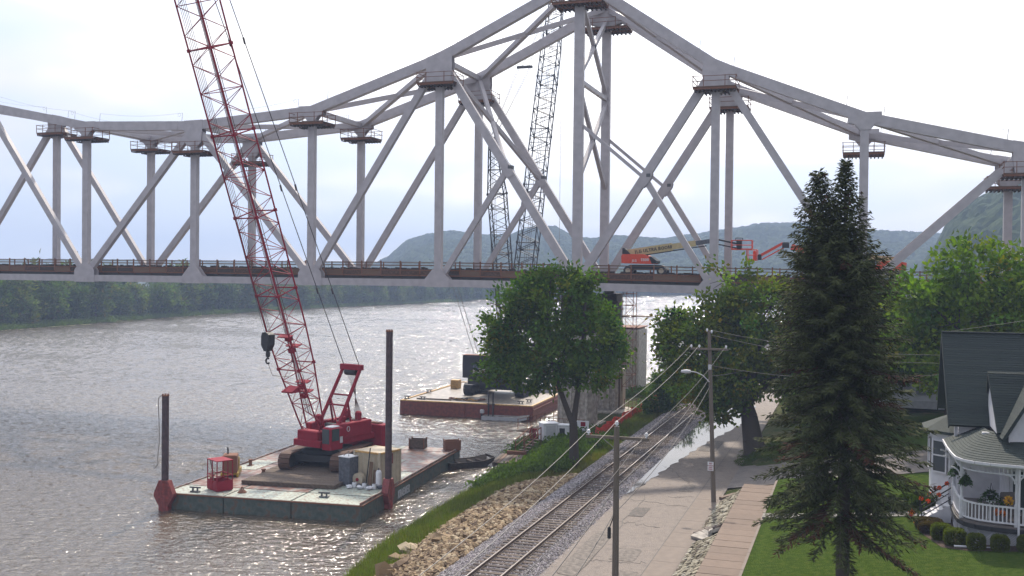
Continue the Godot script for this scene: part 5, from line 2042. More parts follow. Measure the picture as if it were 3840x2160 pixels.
	for x in [-1.2, 1.2]:
		for z in [-0.9, 0.9]:
			var w := holder(s, "wheel")
			g = G.new()
			g.tube(Vector3(x, 0.45, z - 0.18), Vector3(x, 0.45, z + 0.18), 0.45, 0.45, 16)
			gp(w, "tyre", g, M.black)
			g = G.new()
			g.tube(Vector3(x, 0.45, z - 0.19), Vector3(x, 0.45, z + 0.19), 0.24, 0.24, 12)
			gp(w, "rim", g, M.cream)
	g = G.new()
	g.rbox(Vector3(0, 0.75, 0), Vector3(3.2, 0.5, 1.4), 0.1)
	gp(s, "chassis", g, M.black)
	g = G.new()
	g.prism(PackedVector2Array([Vector2(-1.5, 1.05), Vector2(1.7, 1.05), Vector2(1.75, 1.8), Vector2(0.8, 2.0), Vector2(-0.8, 1.9)]), Vector3.ZERO, Vector3.RIGHT, Vector3.UP, 1.9)
	gp(s, "turntable_cover", g, M.orange)
	g = G.new()
	g.beam(Vector3(0.6, 2.1, 0), Vector3(-8.2, 3.0, 0), 0.45, 0.55)
	gp(s, "boom_section", g, M.lift_cream)
	g = G.new()
	g.beam(Vector3(-8.0, 3.0, 0), Vector3(-9.3, 3.35, 0), 0.5, 0.62)
	gp(s, "boom_section", g, M.orange)
	g = G.new()
	g.beam(Vector3(-10.1, 3.75, 0), Vector3(-12.4, 2.45, 0), 0.2, 0.26)
	g.beam(Vector3(-9.9, 3.35, 0), Vector3(-12.2, 2.05, 0), 0.12, 0.12)
	gp(s, "jib", g, M.orange)
	g = G.new()
	g.rbox(Vector3(-9.85, 3.55, 0), Vector3(0.7, 0.6, 0.45), 0.08)
	g.rbox(Vector3(-12.45, 2.3, 0), Vector3(0.4, 0.6, 0.4), 0.08)
	gp(s, "knuckle", g, M.black)
	basket(s, Vector3(-13.2, 1.95, 0), 1.0, 1.4, 1.1)
	g = G.new()
	g.rbox(Vector3(-12.95, 2.5, 0.2), Vector3(0.3, 0.9, 0.3), 0.05)
	gp(s, "control_console", g, M.orange)

func basket(p: Node, at: Vector3, L: float, W: float, H: float) -> void:
	var b := holder(p, "basket")
	var g := G.new()
	g.box(at + Vector3(0, 0.05, 0), Vector3(L, 0.14, W))
	gp(b, "floor", g, M.orange)
	g = G.new()
	for x in [-0.5, 0.5]:
		for z in [-0.5, 0.5]:
			g.tube(at + Vector3(x * L, 0.1, z * W), at + Vector3(x * L, H, z * W), 0.045, 0.045, 6)
	for y in [0.5, 1.0]:
		for z in [-0.5, 0.5]:
			g.tube(at + Vector3(-L * 0.5, H * y, z * W), at + Vector3(L * 0.5, H * y, z * W), 0.035, 0.035, 6)
		for x in [-0.5, 0.5]:
			g.tube(at + Vector3(x * L, H * y, -W * 0.5), at + Vector3(x * L, H * y, W * 0.5), 0.035, 0.035, 6)
	gp(b, "guard_rail", g, M.orange)

func bank_things() -> void:
	# old timber dock
	var dk := thing("timber_dock", "weathered brown timber dock on thin posts at the grassy bank", "dock", V(-27.75, 1.3, 83.6), deg_to_rad(8))
	for i in 7:
		var g := G.new()
		g.box(Vector3(-0.9 + i * 0.3, rng.randf_range(0.0, 0.04), rng.randf_range(-0.15, 0.15)), Vector3(0.27, 0.07, 4.3))
		gp(dk, "plank", g, [M.wood_grey, M.timber, M.wood_mat][rng.randi() % 3])
	var g := G.new()
	for z in [-1.8, 0.0, 1.8]:
		g.box(Vector3(0, -0.15, z), Vector3(2.2, 0.22, 0.2))
	gp(dk, "bearer", g, M.form_dark)
	for x in [-0.9, 0.0, 0.9]:
		for z in [-1.8, 1.9]:
			g = G.new()
			g.tube(Vector3(x, -2.4, z), Vector3(x, -0.05, z), 0.08, 0.08, 7)
			gp(dk, "post", g, M.form_dark)
	g = G.new()
	g.box(Vector3(0.3, 0.2, -2.0), Vector3(1.7, 0.3, 0.2))
	gp(dk, "header", g, M.rust)
	# steel stair beside it
	var sr := thing("steel_stair", "rusty steel stair with sloping handrail rising from the dock", "stair", V(-27.3, 1.2, 87.6), deg_to_rad(-20))
	for x in [-0.5, 0.5]:
		for z in [-1.2, 0.0, 1.2]:
			g = G.new()
			var y: float = 0.6 - z * 0.4
			g.box(Vector3(x, y * 0.5 + 0.55, z), Vector3(0.07, y + 1.1, 0.07))
			gp(sr, "post", g, M.rust)
		g = G.new()
		g.beam(Vector3(x, 1.25, 1.2), Vector3(x, 2.2, -1.2), 0.07, 0.07)
		g.beam(Vector3(x, 0.7, 1.2), Vector3(x, 1.65, -1.2), 0.06, 0.06)
		gp(sr, "handrail", g, M.rust)
	for i in 6:
		g = G.new()
		g.box(Vector3(0, 0.15 + i * 0.18, 1.1 - i * 0.42), Vector3(1.0, 0.05, 0.3))
		gp(sr, "tread", g, M.form_dark)
	var hs := thing("hose_coil", "dark red hose coil hanging beside the white generator", "hose", V(-27.35, 2.6, 89.4))
	for k in 3:
		g = G.new()
		var pts := []
		for i in 13:
			pts.append(Vector3(-0.2 + k * 0.22 + cos(i * TAU / 12.0) * 0.17, sin(i * TAU / 12.0) * 0.5, 0.05 * k))
		g.path(pts, 0.055, 6)
		gp(hs, "loop", g, M.crane_red)
	g = G.new()
	g.tube(Vector3(0, 0.5, 0), Vector3(0, -1.2, -0.1), 0.04, 0.04, 6)
	gp(hs, "stand", g, M.rust)
	# white generator boxes
	var gn := thing("generator", "larger white boxy generator on the bank beside the stair", "generator", V(-26.2, 1.85, 90.3), deg_to_rad(38))
	g = G.new()
	g.rbox(Vector3(0, 0.95, 0), Vector3(1.5, 1.5, 1.25), 0.05)
	gp(gn, "housing", g, M.white)
	g = G.new()
	g.rbox(Vector3(0, 1.73, 0), Vector3(1.6, 0.07, 1.35), 0.03)
	gp(gn, "roof", g, M.white)
	g = G.new()
	g.box(Vector3(-0.05, 0.95, 0.635), Vector3(0.9, 1.15, 0.02))
	gp(gn, "door", g, M.pale_grey)
	g = G.new()
	g.box(Vector3(0.77, 1.2, 0.1), Vector3(0.02, 0.3, 0.14))
	gp(gn, "warning_plate", g, M.crane_red)
	g = G.new()
	g.box(Vector3(0, 0.12, 0), Vector3(1.4, 0.18, 1.0))
	g.tube(Vector3(-0.45, -0.12, 0.4), Vector3(-0.45, 0.12, 0.4), 0.06, 0.06, 6)
	g.tube(Vector3(0.45, -0.12, 0.4), Vector3(0.45, 0.12, 0.4), 0.06, 0.06, 6)
	gp(gn, "skid", g, M.black)
	var g2 := thing("welder_box", "smaller white equipment box with dark front grille next to bank tree", "equipment box", V(-24.8, 1.95, 90.5), deg_to_rad(5))
	g = G.new()
	g.rbox(Vector3(0, 0.8, 0), Vector3(1.0, 1.3, 0.9), 0.05)
	gp(g2, "housing", g, M.white)
	g = G.new()
	g.rbox(Vector3(0, 1.5, 0), Vector3(1.1, 0.1, 1.0), 0.03)
	gp(g2, "roof", g, M.white)
	g = G.new()
	g.box(Vector3(-0.12, 0.75, 0.455), Vector3(0.5, 0.95, 0.03))
	gp(g2, "grille", g, M.black)
	g = G.new()
	g.box(Vector3(0, 0.08, 0), Vector3(0.9, 0.16, 0.8))
	gp(g2, "skid", g, M.rust)
	var jb := thing("tool_chest", "silver tool chest with red and white label behind the bank tree", "tool chest", V(-24.1, 2.0, 94.2), deg_to_rad(6))
	g = G.new()
	g.rbox(Vector3(0, 0.35, 0), Vector3(1.2, 0.55, 0.7), 0.03)
	gp(jb, "chest", g, M.pale_grey)
	g = G.new()
	g.rbox(Vector3(0, 0.95, -0.3), Vector3(1.2, 0.7, 0.08), 0.02)
	gp(jb, "open_lid", g, M.white)
	g = G.new()
	g.box(Vector3(0.05, 1.0, -0.25), Vector3(0.45, 0.4, 0.02))
	gp(jb, "label_panel", g, M.crane_red)
	g = G.new()
	g.box(Vector3(0, 0.04, 0), Vector3(1.9, 0.08, 0.9))
	gp(jb, "pallet", g, M.cream)
	# gangway to the barge
	var gw := thing("gangway", "steel gangway with pipe railings leading from pier slab to the red barge", "gangway", V(-29.6, 1.6, 101.0), deg_to_rad(-14))
	g = G.new()
	g.box(Vector3(0, 0, -2.0), Vector3(1.5, 0.12, 13.0))
	gp(gw, "walkway", g, M.timber)
	for x in [-0.75, 0.75]:
		for i in 8:
			g = G.new()
			g.box(Vector3(x, 0.6, 4.2 - i * 1.75), Vector3(0.06, 1.15, 0.06))
			gp(gw, "post", g, M.rust)
		for y in [0.6, 1.12]:
			g = G.new()
			g.box(Vector3(x, y, -2.0), Vector3(0.05, 0.05, 12.6))
			gp(gw, "rail", g, M.rust)
	var sb := thing("pier_landing", "low concrete landing slab in front of the nearer pier shaft", "slab", V(-26.8, 1.2, 98.6))
	g = G.new()
	g.rbox(Vector3(0, 0.3, 0), Vector3(4.6, 1.0, 3.2), 0.06)
	gp(sb, "slab", g, M.concrete)
	for i in 4:
		g = G.new()
		g.box(Vector3(-2.2 + i * 1.45, 1.3, 1.5), Vector3(0.06, 1.1, 0.06))
		gp(sb, "post", g, M.rust)
	g = G.new()
	g.box(Vector3(0, 1.8, 1.5), Vector3(4.5, 0.05, 0.05))
	gp(sb, "rail", g, M.rust)
	# orange safety netting
	var runs := [[[-22.3, 92.6], [-22.2, 96.0], [-22.05, 99.4], [-22.0, 103.0], [-21.9, 107.0], [-21.7, 110.5]], [[-21.5, 112.6], [-21.8, 116.0], [-22.0, 120.0], [-22.3, 126.5]]]
	for r in 2:
		var fn := thing("safety_fence", "sagging orange plastic safety netting along the bank, %s run" % ("nearer" if r == 0 else "farther"), "safety fence", V(runs[r][0][0], ground_y(runs[r][0][0], runs[r][0][1]), runs[r][0][1]), 0.0, "orange safety netting runs")
		var o := fn.position
		var pts: Array = runs[r]
		var P := []
		for i in pts.size() - 1:
			for q in 24:
				var u := q / 24.0
				var x := lerpf(pts[i][0], pts[i + 1][0], u)
				var a := lerpf(pts[i][1], pts[i + 1][1], u)
				var sag := 0.35 * sin(u * PI) * (1.0 if i % 2 == 0 else 0.5)
				P.append([V(x + 0.12 * sin(a * 3.1), ground_y(x, a), a) - o, 1.35 - sag])
		g = G.new()
		for k in 8:
			for i in P.size() - 1:
				var y0: float = P[i][1] * (k + 0.5) / 8.0
				var y1: float = P[i + 1][1] * (k + 0.5) / 8.0
				g.beam(P[i][0] + Vector3(0.06 * sin(i * 0.9 + k), y0, 0), P[i + 1][0] + Vector3(0.06 * sin(i * 0.9 + 0.9 + k), y1, 0), 0.012, 0.13)
		for i in P.size():
			g.beam(P[i][0], P[i][0] + Vector3(0.05 * sin(i * 0.9), P[i][1], 0), 0.05, 0.012, Vector3.RIGHT)
		gp(fn, "netting", g, M.orange_net).set_meta("kind", "stuff")
		for i in pts.size():
			g = G.new()
			var p := V(pts[i][0], ground_y(pts[i][0], pts[i][1]), pts[i][1]) - o
			g.tube(p - Vector3(0, 0.2, 0), p + Vector3(rng.randf_range(-0.1, 0.1), 1.3, 0), 0.025, 0.025, 5)
			gp(fn, "stake", g, M.wood_grey)
	var cr := thing("crossed_stakes", "pair of crossed orange marker stakes lying in the bank grass", "stakes", V(-22.0, 2.25, 90.4))
	for k in 2:
		g = G.new()
		g.box(Vector3(0.25 * k, 0.3, 0), Vector3(0.06, 1.2, 0.04), Basis(Vector3.BACK, 0.9))
		gp(cr, "stake", g, M.orange_net)

func tuft(n: int, h: float, w: float, lean: float, sd: int) -> ArrayMesh:
	var r := RandomNumberGenerator.new()
	r.seed = sd
	var g := G.new()
	for i in n:
		var d := Vector3(r.randfn() * lean, 1.0, r.randfn() * lean).normalized()
		var s := d.cross(Vector3(r.randf() - 0.5, 0.1, r.randf() - 0.5)).normalized()
		g.leaf(Vector3(r.randfn() * 0.1, -0.03, r.randfn() * 0.1), d, s, h * r.randf_range(0.6, 1.1), w)
	return g.mesh(true)

func weed(sd: int) -> ArrayMesh:
	var r := RandomNumberGenerator.new()
	r.seed = sd
	var g := G.new()
	for i in 34:
		var p := Vector3(r.randfn() * 0.3, r.randf_range(0.1, 0.85), r.randfn() * 0.3)
		var d := Vector3(r.randf() - 0.5, r.randf_range(-0.3, 0.5), r.randf() - 0.5).normalized()
		g.leaf(p, d, d.cross(Vector3(r.randf() - 0.5, r.randf() - 0.5, r.randf() - 0.5)).normalized(), r.randf_range(0.18, 0.32), r.randf_range(0.1, 0.2))
	return g.mesh(true)

func crown(g: G, r: RandomNumberGenerator, lobes: Array, clumps: int, per: int, cr: float, ll: float, lw: float, base: Color, vary: float) -> void:
	var wsum := 0.0
	var ws := []
	for l in lobes:
		var w := pow(l[1].x * l[1].y * l[1].z, 0.667)
		wsum += w
		ws.append(w)
	g.tint = true
	var gap := FastNoiseLite.new()
	gap.seed = r.seed % 9973
	gap.frequency = 0.33
	gap.fractal_octaves = 2
	for i in clumps:
		var t := r.randf() * wsum
		var k := 0
		while k < lobes.size() - 1 and t > ws[k]:
			t -= ws[k]
			k += 1
		var d := Vector3(r.randfn(), r.randfn(), r.randfn()).normalized()
		var rad := pow(r.randf(), 0.30)
		var c: Vector3 = lobes[k][0] + d * (lobes[k][1] as Vector3) * rad * r.randf_range(0.88, 1.12)
		if gap.get_noise_3dv(c) < -0.16:
			continue
		var out := (d + Vector3(0, 0.35, 0)).normalized()
		var sh := 1.0 + vary * r.randfn()
		var hue := r.randfn() * vary * 0.5
		var yellow := 1.0 if r.randf() > 0.06 else 1.5
		g.col = Color(base.r * sh * (1.0 + hue) * yellow, base.g * sh, base.b * sh * (1.0 - hue))
		var cs := cr * r.randf_range(0.7, 1.25)
		for q in per:
			var e := Vector3(r.randfn(), r.randfn() * 0.75, r.randfn()) * cs * 0.55
			var dir := (Vector3(r.randfn(), r.randfn() - 0.35, r.randfn()) * 0.7 + out).normalized()
			var s := dir.cross(Vector3(r.randfn(), r.randfn(), r.randfn())).normalized()
			g.leaf(c + e, dir, s, ll * r.randf_range(0.7, 1.3), lw * r.randf_range(0.8, 1.2))

func limb(g: G, pts: Array, r0: float, r1: float, k := 8) -> void:
	for i in pts.size() - 1:
		var a := lerpf(r0, r1, float(i) / (pts.size() - 1))
		var b := lerpf(r0, r1, float(i + 1) / (pts.size() - 1))
		g.tube(pts[i], pts[i + 1], a, b, k, i == pts.size() - 2)

func make_tree(called: String, label: String, category: String, at: Vector3, trunk: Array, lobes: Array, clumps: int, per: int, cr: float, ll: float, lw: float, base: Color, vary: float, sd: int, bark: Material, group := "") -> Node3D:
	var r := RandomNumberGenerator.new()
	r.seed = sd
	var t := thing(called, label, category, at, 0.0, group)
	var g := G.new()
	for s in trunk:
		limb(g, s[0], s[1], s[2], 10 if s[1] > 0.15 else 6)
	var forks := []
	for s in trunk:
		forks.append(s[0][-1])
	for l in lobes:
		var best: Vector3 = forks[0]
		for f in forks:
			if f.distance_to(l[0]) < best.distance_to(l[0]):
				best = f
		var mid: Vector3 = best.lerp(l[0], 0.5) + Vector3(r.randfn(), 0.3 + r.randf(), r.randfn()) * 0.3
		limb(g, [best, mid, l[0]], 0.16, 0.05, 6)
		for q in 5:
			var d := Vector3(r.randfn(), r.randfn() + 0.2, r.randfn()).normalized()
			limb(g, [l[0], l[0] + d * l[1] * 0.5 + Vector3(0, 0.15, 0), l[0] + d * l[1] * 0.95], 0.05, 0.015, 4)
	part(t, "trunk", g.mesh(), bark)
	var c := G.new()
	crown(c, r, lobes, clumps, per, cr, ll, lw, base, vary)
	part(t, "crown", c.mesh(true), M.leaf)
	return t

func L(x: float, y: float, z: float, rx: float, ry: float, rz: float) -> Array:
	return [Vector3(x, y, z), Vector3(rx, ry, rz)]

func trees() -> void:
	# river-bank ash
	var at := V(-20.3, ground_y(-20.3, 77.0) - 0.1, 77.0)
	var y := at.y
	make_tree("bank_tree", "leafy ash tree with forked grey trunk on the grassy river bank", "tree", at,
		[[[Vector3(0, 0, 0), Vector3(-0.02, 1.6, 0), Vector3(-0.1, 3.6, 0)], 0.42, 0.3], [[Vector3(-0.1, 3.4, 0), Vector3(-0.75, 5.0, 0.1), Vector3(-1.5, 7.0, 0.2), Vector3(-2.0, 9.2, 0.1)], 0.24, 0.14], [[Vector3(-0.1, 3.4, 0), Vector3(0.1, 5.2, -0.1), Vector3(0.4, 7.4, -0.2), Vector3(0.6, 9.6, 0)], 0.24, 0.14]],
		[L(-4.9, 13.0 - y, 0.2, 2.5, 2.9, 2.4), L(-1.6, 14.3 - y, 0, 2.7, 2.9, 2.6), L(1.3, 12.7 - y, 0.1, 1.9, 2.5, 2.2), L(-4.4, 9.9 - y, 0.6, 2.4, 1.6, 2.2), L(-1.4, 10.3 - y, 0.7, 2.6, 2.3, 2.4), L(1.7, 9.9 - y, 0.2, 1.7, 1.8, 2.0), L(-3.4, 15.6 - y, -0.2, 1.5, 1.7, 1.6), L(-0.1, 16.0 - y, 0, 1.4, 1.5, 1.4), L(-5.6, 11.4 - y, -0.3, 1.7, 1.8, 1.7), L(-6.6, 9.4 - y, 0.4, 1.3, 0.9, 1.2), L(-6.4, 14.6 - y, 0, 1.0, 1.1, 1.0), L(2.9, 11.3 - y, 0, 0.9, 1.2, 1.1), L(-2.0, 17.0 - y, 0, 0.8, 0.9, 0.8), L(1.1, 16.6 - y, 0.1, 0.9, 1.0, 0.8)],
		1150, 26, 0.72, 0.36, 0.22, Color(0.098, 0.157, 0.026), 0.26, 7001, M.bark)
	# big maple beside the road
	at = V(-7.35, ground_y(-7.35, 83.5) - 0.1, 83.5)
	y = at.y
	make_tree("street_tree", "big maple with thick leaning trunk beside the road and wet kerb", "tree", at,
		[[[Vector3(0.1, 0, 0), Vector3(-0.15, 1.2, 0), Vector3(-0.45, 3.0, 0), Vector3(-0.9, 4.6, 0)], 0.95, 0.5], [[Vector3(-0.9, 4.5, 0), Vector3(-2.0, 6.2, 0), Vector3(-3.2, 8.2, 0.2)], 0.36, 0.2], [[Vector3(-0.8, 4.4, 0), Vector3(-0.2, 6.6, 0.1), Vector3(0.3, 9.4, 0)], 0.42, 0.22], [[Vector3(-0.6, 4.0, 0), Vector3(1.0, 5.8, -0.2), Vector3(2.4, 7.6, -0.3)], 0.3, 0.16], [[Vector3(0.1, 0.15, 0.3), Vector3(0.75, -0.05, 0.75), Vector3(1.3, -0.25, 1.1)], 0.35, 0.1], [[Vector3(0, 0.15, 0.3), Vector3(-0.7, -0.05, 0.8), Vector3(-1.2, -0.25, 1.0)], 0.35, 0.1]],
		[L(-2.1, 16.6 - y, 0, 1.7, 1.9, 1.7), L(1.2, 14.9 - y, 0, 2.2, 2.0, 2.2), L(-3.2, 13.3 - y, 0.2, 2.6, 2.4, 2.5), L(-5.6, 11.2 - y, 0.3, 2.2, 2.0, 2.2), L(-0.6, 12.0 - y, 0.5, 3.0, 2.5, 2.8), L(2.8, 12.2 - y, 0, 2.4, 2.5, 2.4), L(-4.6, 8.9 - y, 0.4, 2.3, 1.7, 2.2), L(-1.2, 8.9 - y, 0.6, 2.6, 1.7, 2.4), L(2.2, 9.2 - y, 0.2, 2.4, 2.0, 2.4), L(-2.6, 6.9 - y, 0.8, 1.4, 1.0, 1.4), L(3.6, 6.9 - y, 0.5, 1.2, 1.1, 1.3), L(-6.6, 13.2 - y, -0.6, 1.1, 1.1, 1.1)],
		1450, 26, 0.75, 0.36, 0.26, Color(0.133, 0.174, 0.025), 0.28, 7002, M.bark)
	# bushes at the water's edge behind it
	for e in [[-18.6, 118.0, 2.4, 7003, "sumac-like leafy shrub standing left of the maple by the river"], [-19.3, 108.0, 1.7, 7004, "small dark shrub between the orange netting and the track"], [-21.5, 128.0, 2.0, 7005, "low leafy shrub beside the tan upstream pier"], [-19.6, 142.0, 3.0, 7006, "tallest shrub of the riverside row, farthest up the track"]]:
		var p := V(e[0], ground_y(e[0], e[1]), e[1])
		var s: float = e[2]
		make_tree("river_shrub", e[4], "shrub", p, [[[Vector3.ZERO, Vector3(0.2, s * 0.8, 0)], 0.12, 0.06], [[Vector3.ZERO, Vector3(-0.5, s * 0.7, 0.2)], 0.1, 0.05]],
			[L(0, s * 1.1, 0, s * 0.9, s * 0.9, s * 0.9), L(-s * 0.7, s * 0.8, 0.3, s * 0.6, s * 0.6, s * 0.6), L(s * 0.7, s * 0.9, 0, s * 0.65, s * 0.7, s * 0.6), L(0.2, s * 1.9, 0, s * 0.5, s * 0.6, s * 0.5)], 170, 22, 0.7, 0.36, 0.2, Color(0.085, 0.133, 0.026), 0.16, e[3], M.bark, "shrubs along the river side of the track")
	# row of trees beyond the street, behind spruce and house
	var far := [
		[9.0, 80.0, 7011, "bright green maple rising behind the dark green house roof", Color(0.131, 0.196, 0.021), [L(-1.3, 17.6, 0, 2.5, 2.6, 2.5), L(-4.6, 15.6, 0, 2.2, 2.0, 2.2), L(2.4, 16.9, 0, 2.6, 2.8, 2.6), L(-2.0, 14.0, 0.4, 3.2, 2.6, 3.0), L(-5.0, 12.4, 0.3, 2.3, 2.0, 2.3), L(2.2, 13.0, 0.4, 3.2, 2.8, 3.0), L(-2.2, 10.8, 0.8, 3.0, 2.2, 2.8), L(3.0, 10.0, 0.6, 2.8, 2.2, 2.8)]],
		[16.5, 82.0, 7012, "second bright maple at the right edge behind the house", Color(0.123, 0.187, 0.023), [L(-0.5, 17.0, 0, 2.8, 2.8, 2.6), L(-2.6, 14.0, 0, 2.6, 2.5, 2.6), L(2.2, 14.2, 0, 2.8, 2.6, 2.6), L(0, 11.0, 0.4, 3.4, 2.4, 3.0)]],
		[1.2, 92.0, 7013, "dark leafy tree mostly hidden behind the spruce", Color(0.070, 0.116, 0.021), [L(0, 14.2, 0, 2.6, 2.4, 2.5), L(-2.4, 12.0, 0, 2.4, 2.2, 2.4), L(2.2, 12.0, 0, 2.6, 2.4, 2.4), L(0, 9.6, 0.3, 3.2, 2.0, 2.8)]],
		[7.5, 93.0, 7014, "dark shade tree between the porch columns and the green roof", Color(0.060, 0.099, 0.019), [L(0, 14.0, 0, 3.2, 2.6, 2.8), L(-2.8, 11.6, 0.2, 2.5, 2.1, 2.5), L(2.6, 11.8, 0, 2.8, 2.2, 2.6), L(-0.3, 10.4, 0.4, 3.0, 1.8, 2.8)]],
		[14.0, 96.0, 7015, "deep green tree filling the gap right of the green roof ridge", Color(0.060, 0.095, 0.021), [L(0, 14.4, 0, 3.6, 3.0, 3.0), L(-3.0, 11.6, 0.2, 2.8, 2.4, 2.6), L(3.0, 11.8, 0, 3.0, 2.4, 2.6)]],
		[-3.2, 104.0, 7016, "rounded green tree past the maple, above the deck railing", Color(0.105, 0.153, 0.023), [L(0, 12.8, 0, 2.4, 2.2, 2.4), L(-1.8, 10.6, 0, 2.2, 2.0, 2.2), L(2.0, 10.4, 0, 2.4, 2.2, 2.2), L(0, 8.4, 0, 2.8, 2.0, 2.6)]]]
	for e in far:
		var p := V(e[0], ground_y(e[0], e[1]) - 0.1, e[1])
		var lobes := []
		for l in e[5]:
			lobes.append([l[0] - Vector3(0, p.y, 0), l[1]])
		make_tree("yard_tree", e[3], "tree", p, [[[Vector3.ZERO, Vector3(0.1, 2.4, 0), Vector3(0, 4.8, 0)], 0.42, 0.28], [[Vector3(0, 4.6, 0), Vector3(-1.0, 7.0, 0)], 0.24, 0.14], [[Vector3(0, 4.6, 0), Vector3(1.0, 7.2, 0)], 0.24, 0.14]], lobes, 850, 24, 0.8, 0.42, 0.3, e[4], 0.25, e[2], M.bark, "yard trees beyond the side street")
	spruce()
	# far shore: six trees built once, then copied along the bank
	var protos := []
	for i in 6:
		var r := RandomNumberGenerator.new()
		r.seed = 8100 + i
		var lobes := []
		var H := r.randf_range(13.0, 16.0)
		for k in 8:
			var u := k / 7.0
			lobes.append(L(r.randf_range(-3.0, 3.0), lerpf(2.6, H - 2.6, u), r.randf_range(-2.4, 2.4), r.randf_range(2.2, 3.4) * (1.15 - 0.45 * u), r.randf_range(2.0, 2.9), r.randf_range(2.2, 3.2)))
		protos.append(make_tree("shore_tree", "tree in the green willow line along the far river bank", "tree", V(-224.0, 0.4, 210.0 + i * 11.0), [[[Vector3.ZERO, Vector3(0.3, 4.0, 0), Vector3(0, H * 0.6, 0)], 0.35, 0.15]], lobes, 300, 9, 1.7, 1.5, 0.75, [Color(0.12, 0.15, 0.048), Color(0.085, 0.12, 0.04), Color(0.10, 0.14, 0.038), Color(0.072, 0.105, 0.038), Color(0.135, 0.16, 0.055), Color(0.09, 0.125, 0.04)][i], 0.2, 8200 + i, M.bark, "trees along the far river bank"))
	var a := 196.0
	var n := 0
	while a < 800.0:
		for row in 3:
			var p: Node3D = protos[rng.randi() % 6].duplicate()
			p.name = numbered("shore_tree")
			add_child(p)
			var aa := a + rng.randf_range(-2.5, 2.5) + row * 3.0
			var x := along(XL, aa) - 4.0 - row * 8.0 - rng.randf_range(0.0, 2.5)
			p.position = V(x, ground_y(x, aa) - 0.2, aa)
			p.rotation.y = rng.randf() * TAU
			var s := rng.randf_range(0.62, 1.15) * (0.85 if row == 0 else 1.05) * clampf(a / 260.0, 0.88, 1.0)
			p.scale = Vector3(s, s, s)
			n += 1
		a += 9.0 + a * 0.008
	for i in 6:
		var x := along(XL, 200.0 + i * 10.0) - 9.0
		protos[i].position = V(x, 0.6, 200.0 + i * 10.0)
	# low growth at the far waterline
	var lw := weed(8301)
	var xf := []
	var cs := []
	for i in 2600:
		var aa := 192.0 + 430.0 * pow(rng.randf(), 1.5)
		var x := along(XL, aa) - rng.randf_range(-0.3, 4.0)
		var s := rng.randf_range(0.8, 1.9)
		xf.append(Transform3D(Basis(Vector3.UP, rng.randf() * TAU).scaled(Vector3(s, s * 0.8, s)), V(x, maxf(ground_y(x, aa), 0.0) - 0.1, aa)))
		var k := rng.randf_range(0.7, 1.35)
		cs.append(Color(0.12 * k, 0.16 * k, 0.045 * k))
	tag(copies(self, "shore_undergrowth", lw, M.leaf, xf, cs), "low green undergrowth along the far waterline", "undergrowth")
	# tall grass and weeds on the near bank
	var ta := tuft(16, 0.62, 0.035, 0.32, 91)
	xf = []
	cs = []
	for i in 15000:
		var aa := 42.0 + 100.0 * pow(rng.randf(), 1.35)
		var r := along(XR, aa)
		var x := rng.randf_range(r - 0.25, -19.0)
		if aa < 72.0 and x > -23.7 + maxf(0.0, aa - 62.0) * 0.15 + rng.randfn() * 0.25:
			continue
		if x < -23.0 and aa > 97.0 and aa < 128.0:
			continue
		if x < -26.0 and aa > 81.0 and aa < 88.5:
			continue
		var s := rng.randf_range(0.7, 1.35) * (0.6 if x > -21.0 else 1.0)
		xf.append(Transform3D(Basis(Vector3.UP, rng.randf() * TAU).scaled(Vector3(s, s, s)), V(x, maxf(ground_y(x, aa), -0.02), aa)))
		var k := rng.randf_range(0.65, 1.3)
		var dry := clampf(rng.randfn() * 0.3 + (0.75 if (x > -21.8 and aa > 70.0 and aa < 82.0) else 0.22), 0.0, 1.0)
		var c := Vector3(0.14, 0.175, 0.035).lerp(Vector3(0.23, 0.17, 0.085), dry * 0.8) * k
		cs.append(Color(c.x, c.y, c.z))
	tag(copies(self, "bank_grass", ta, M.leaf, xf, cs), "tall green grass covering the near river bank", "grass")
	xf = []
	cs = []
	for i in 2300:
		var aa := 74.0 + 60.0 * pow(rng.randf(), 1.2)
		var r := along(XR, aa)
		var x := rng.randf_range(r + 0.3, -20.6 + rng.randfn() * 0.3)
		if x < -23.0 and aa > 97.0 and aa < 128.0:
			continue
		if x < -25.8 and aa > 81.0 and aa < 88.5:
			continue
		if x > -23.0 and aa > 91.0:
			continue
		if absf(x + 26.4) < 1.5 and absf(aa - 90.4) < 1.2:
			continue
		var s := rng.randf_range(0.6, 1.3)
		xf.append(Transform3D(Basis(Vector3.UP, rng.randf() * TAU).scaled(Vector3(s, s, s)), V(x, ground_y(x, aa), aa)))
		var k := rng.randf_range(0.7, 1.3)
		cs.append(Color(0.10 * k, 0.145 * k, 0.03 * k))
	for i in 500:
		var aa := rng.randf_range(76.0, 92.0)
		var x := rng.randf_range(-8.6, -5.0)
		if Vector2(x + 7.0, aa - 82.5).length() > 4.0:
			continue
		xf.append(Transform3D(Basis(Vector3.UP, rng.randf() * TAU).scaled(Vector3.ONE * rng.randf_range(0.2, 0.4)), V(x, ground_y(x, aa), aa)))
		cs.append(Color(0.07, 0.10, 0.02))
	tag(copies(self, "bank_weeds", weed(92), M.leaf, xf, cs), "broad-leaved weeds among the bank grass below the ash tree", "weeds")

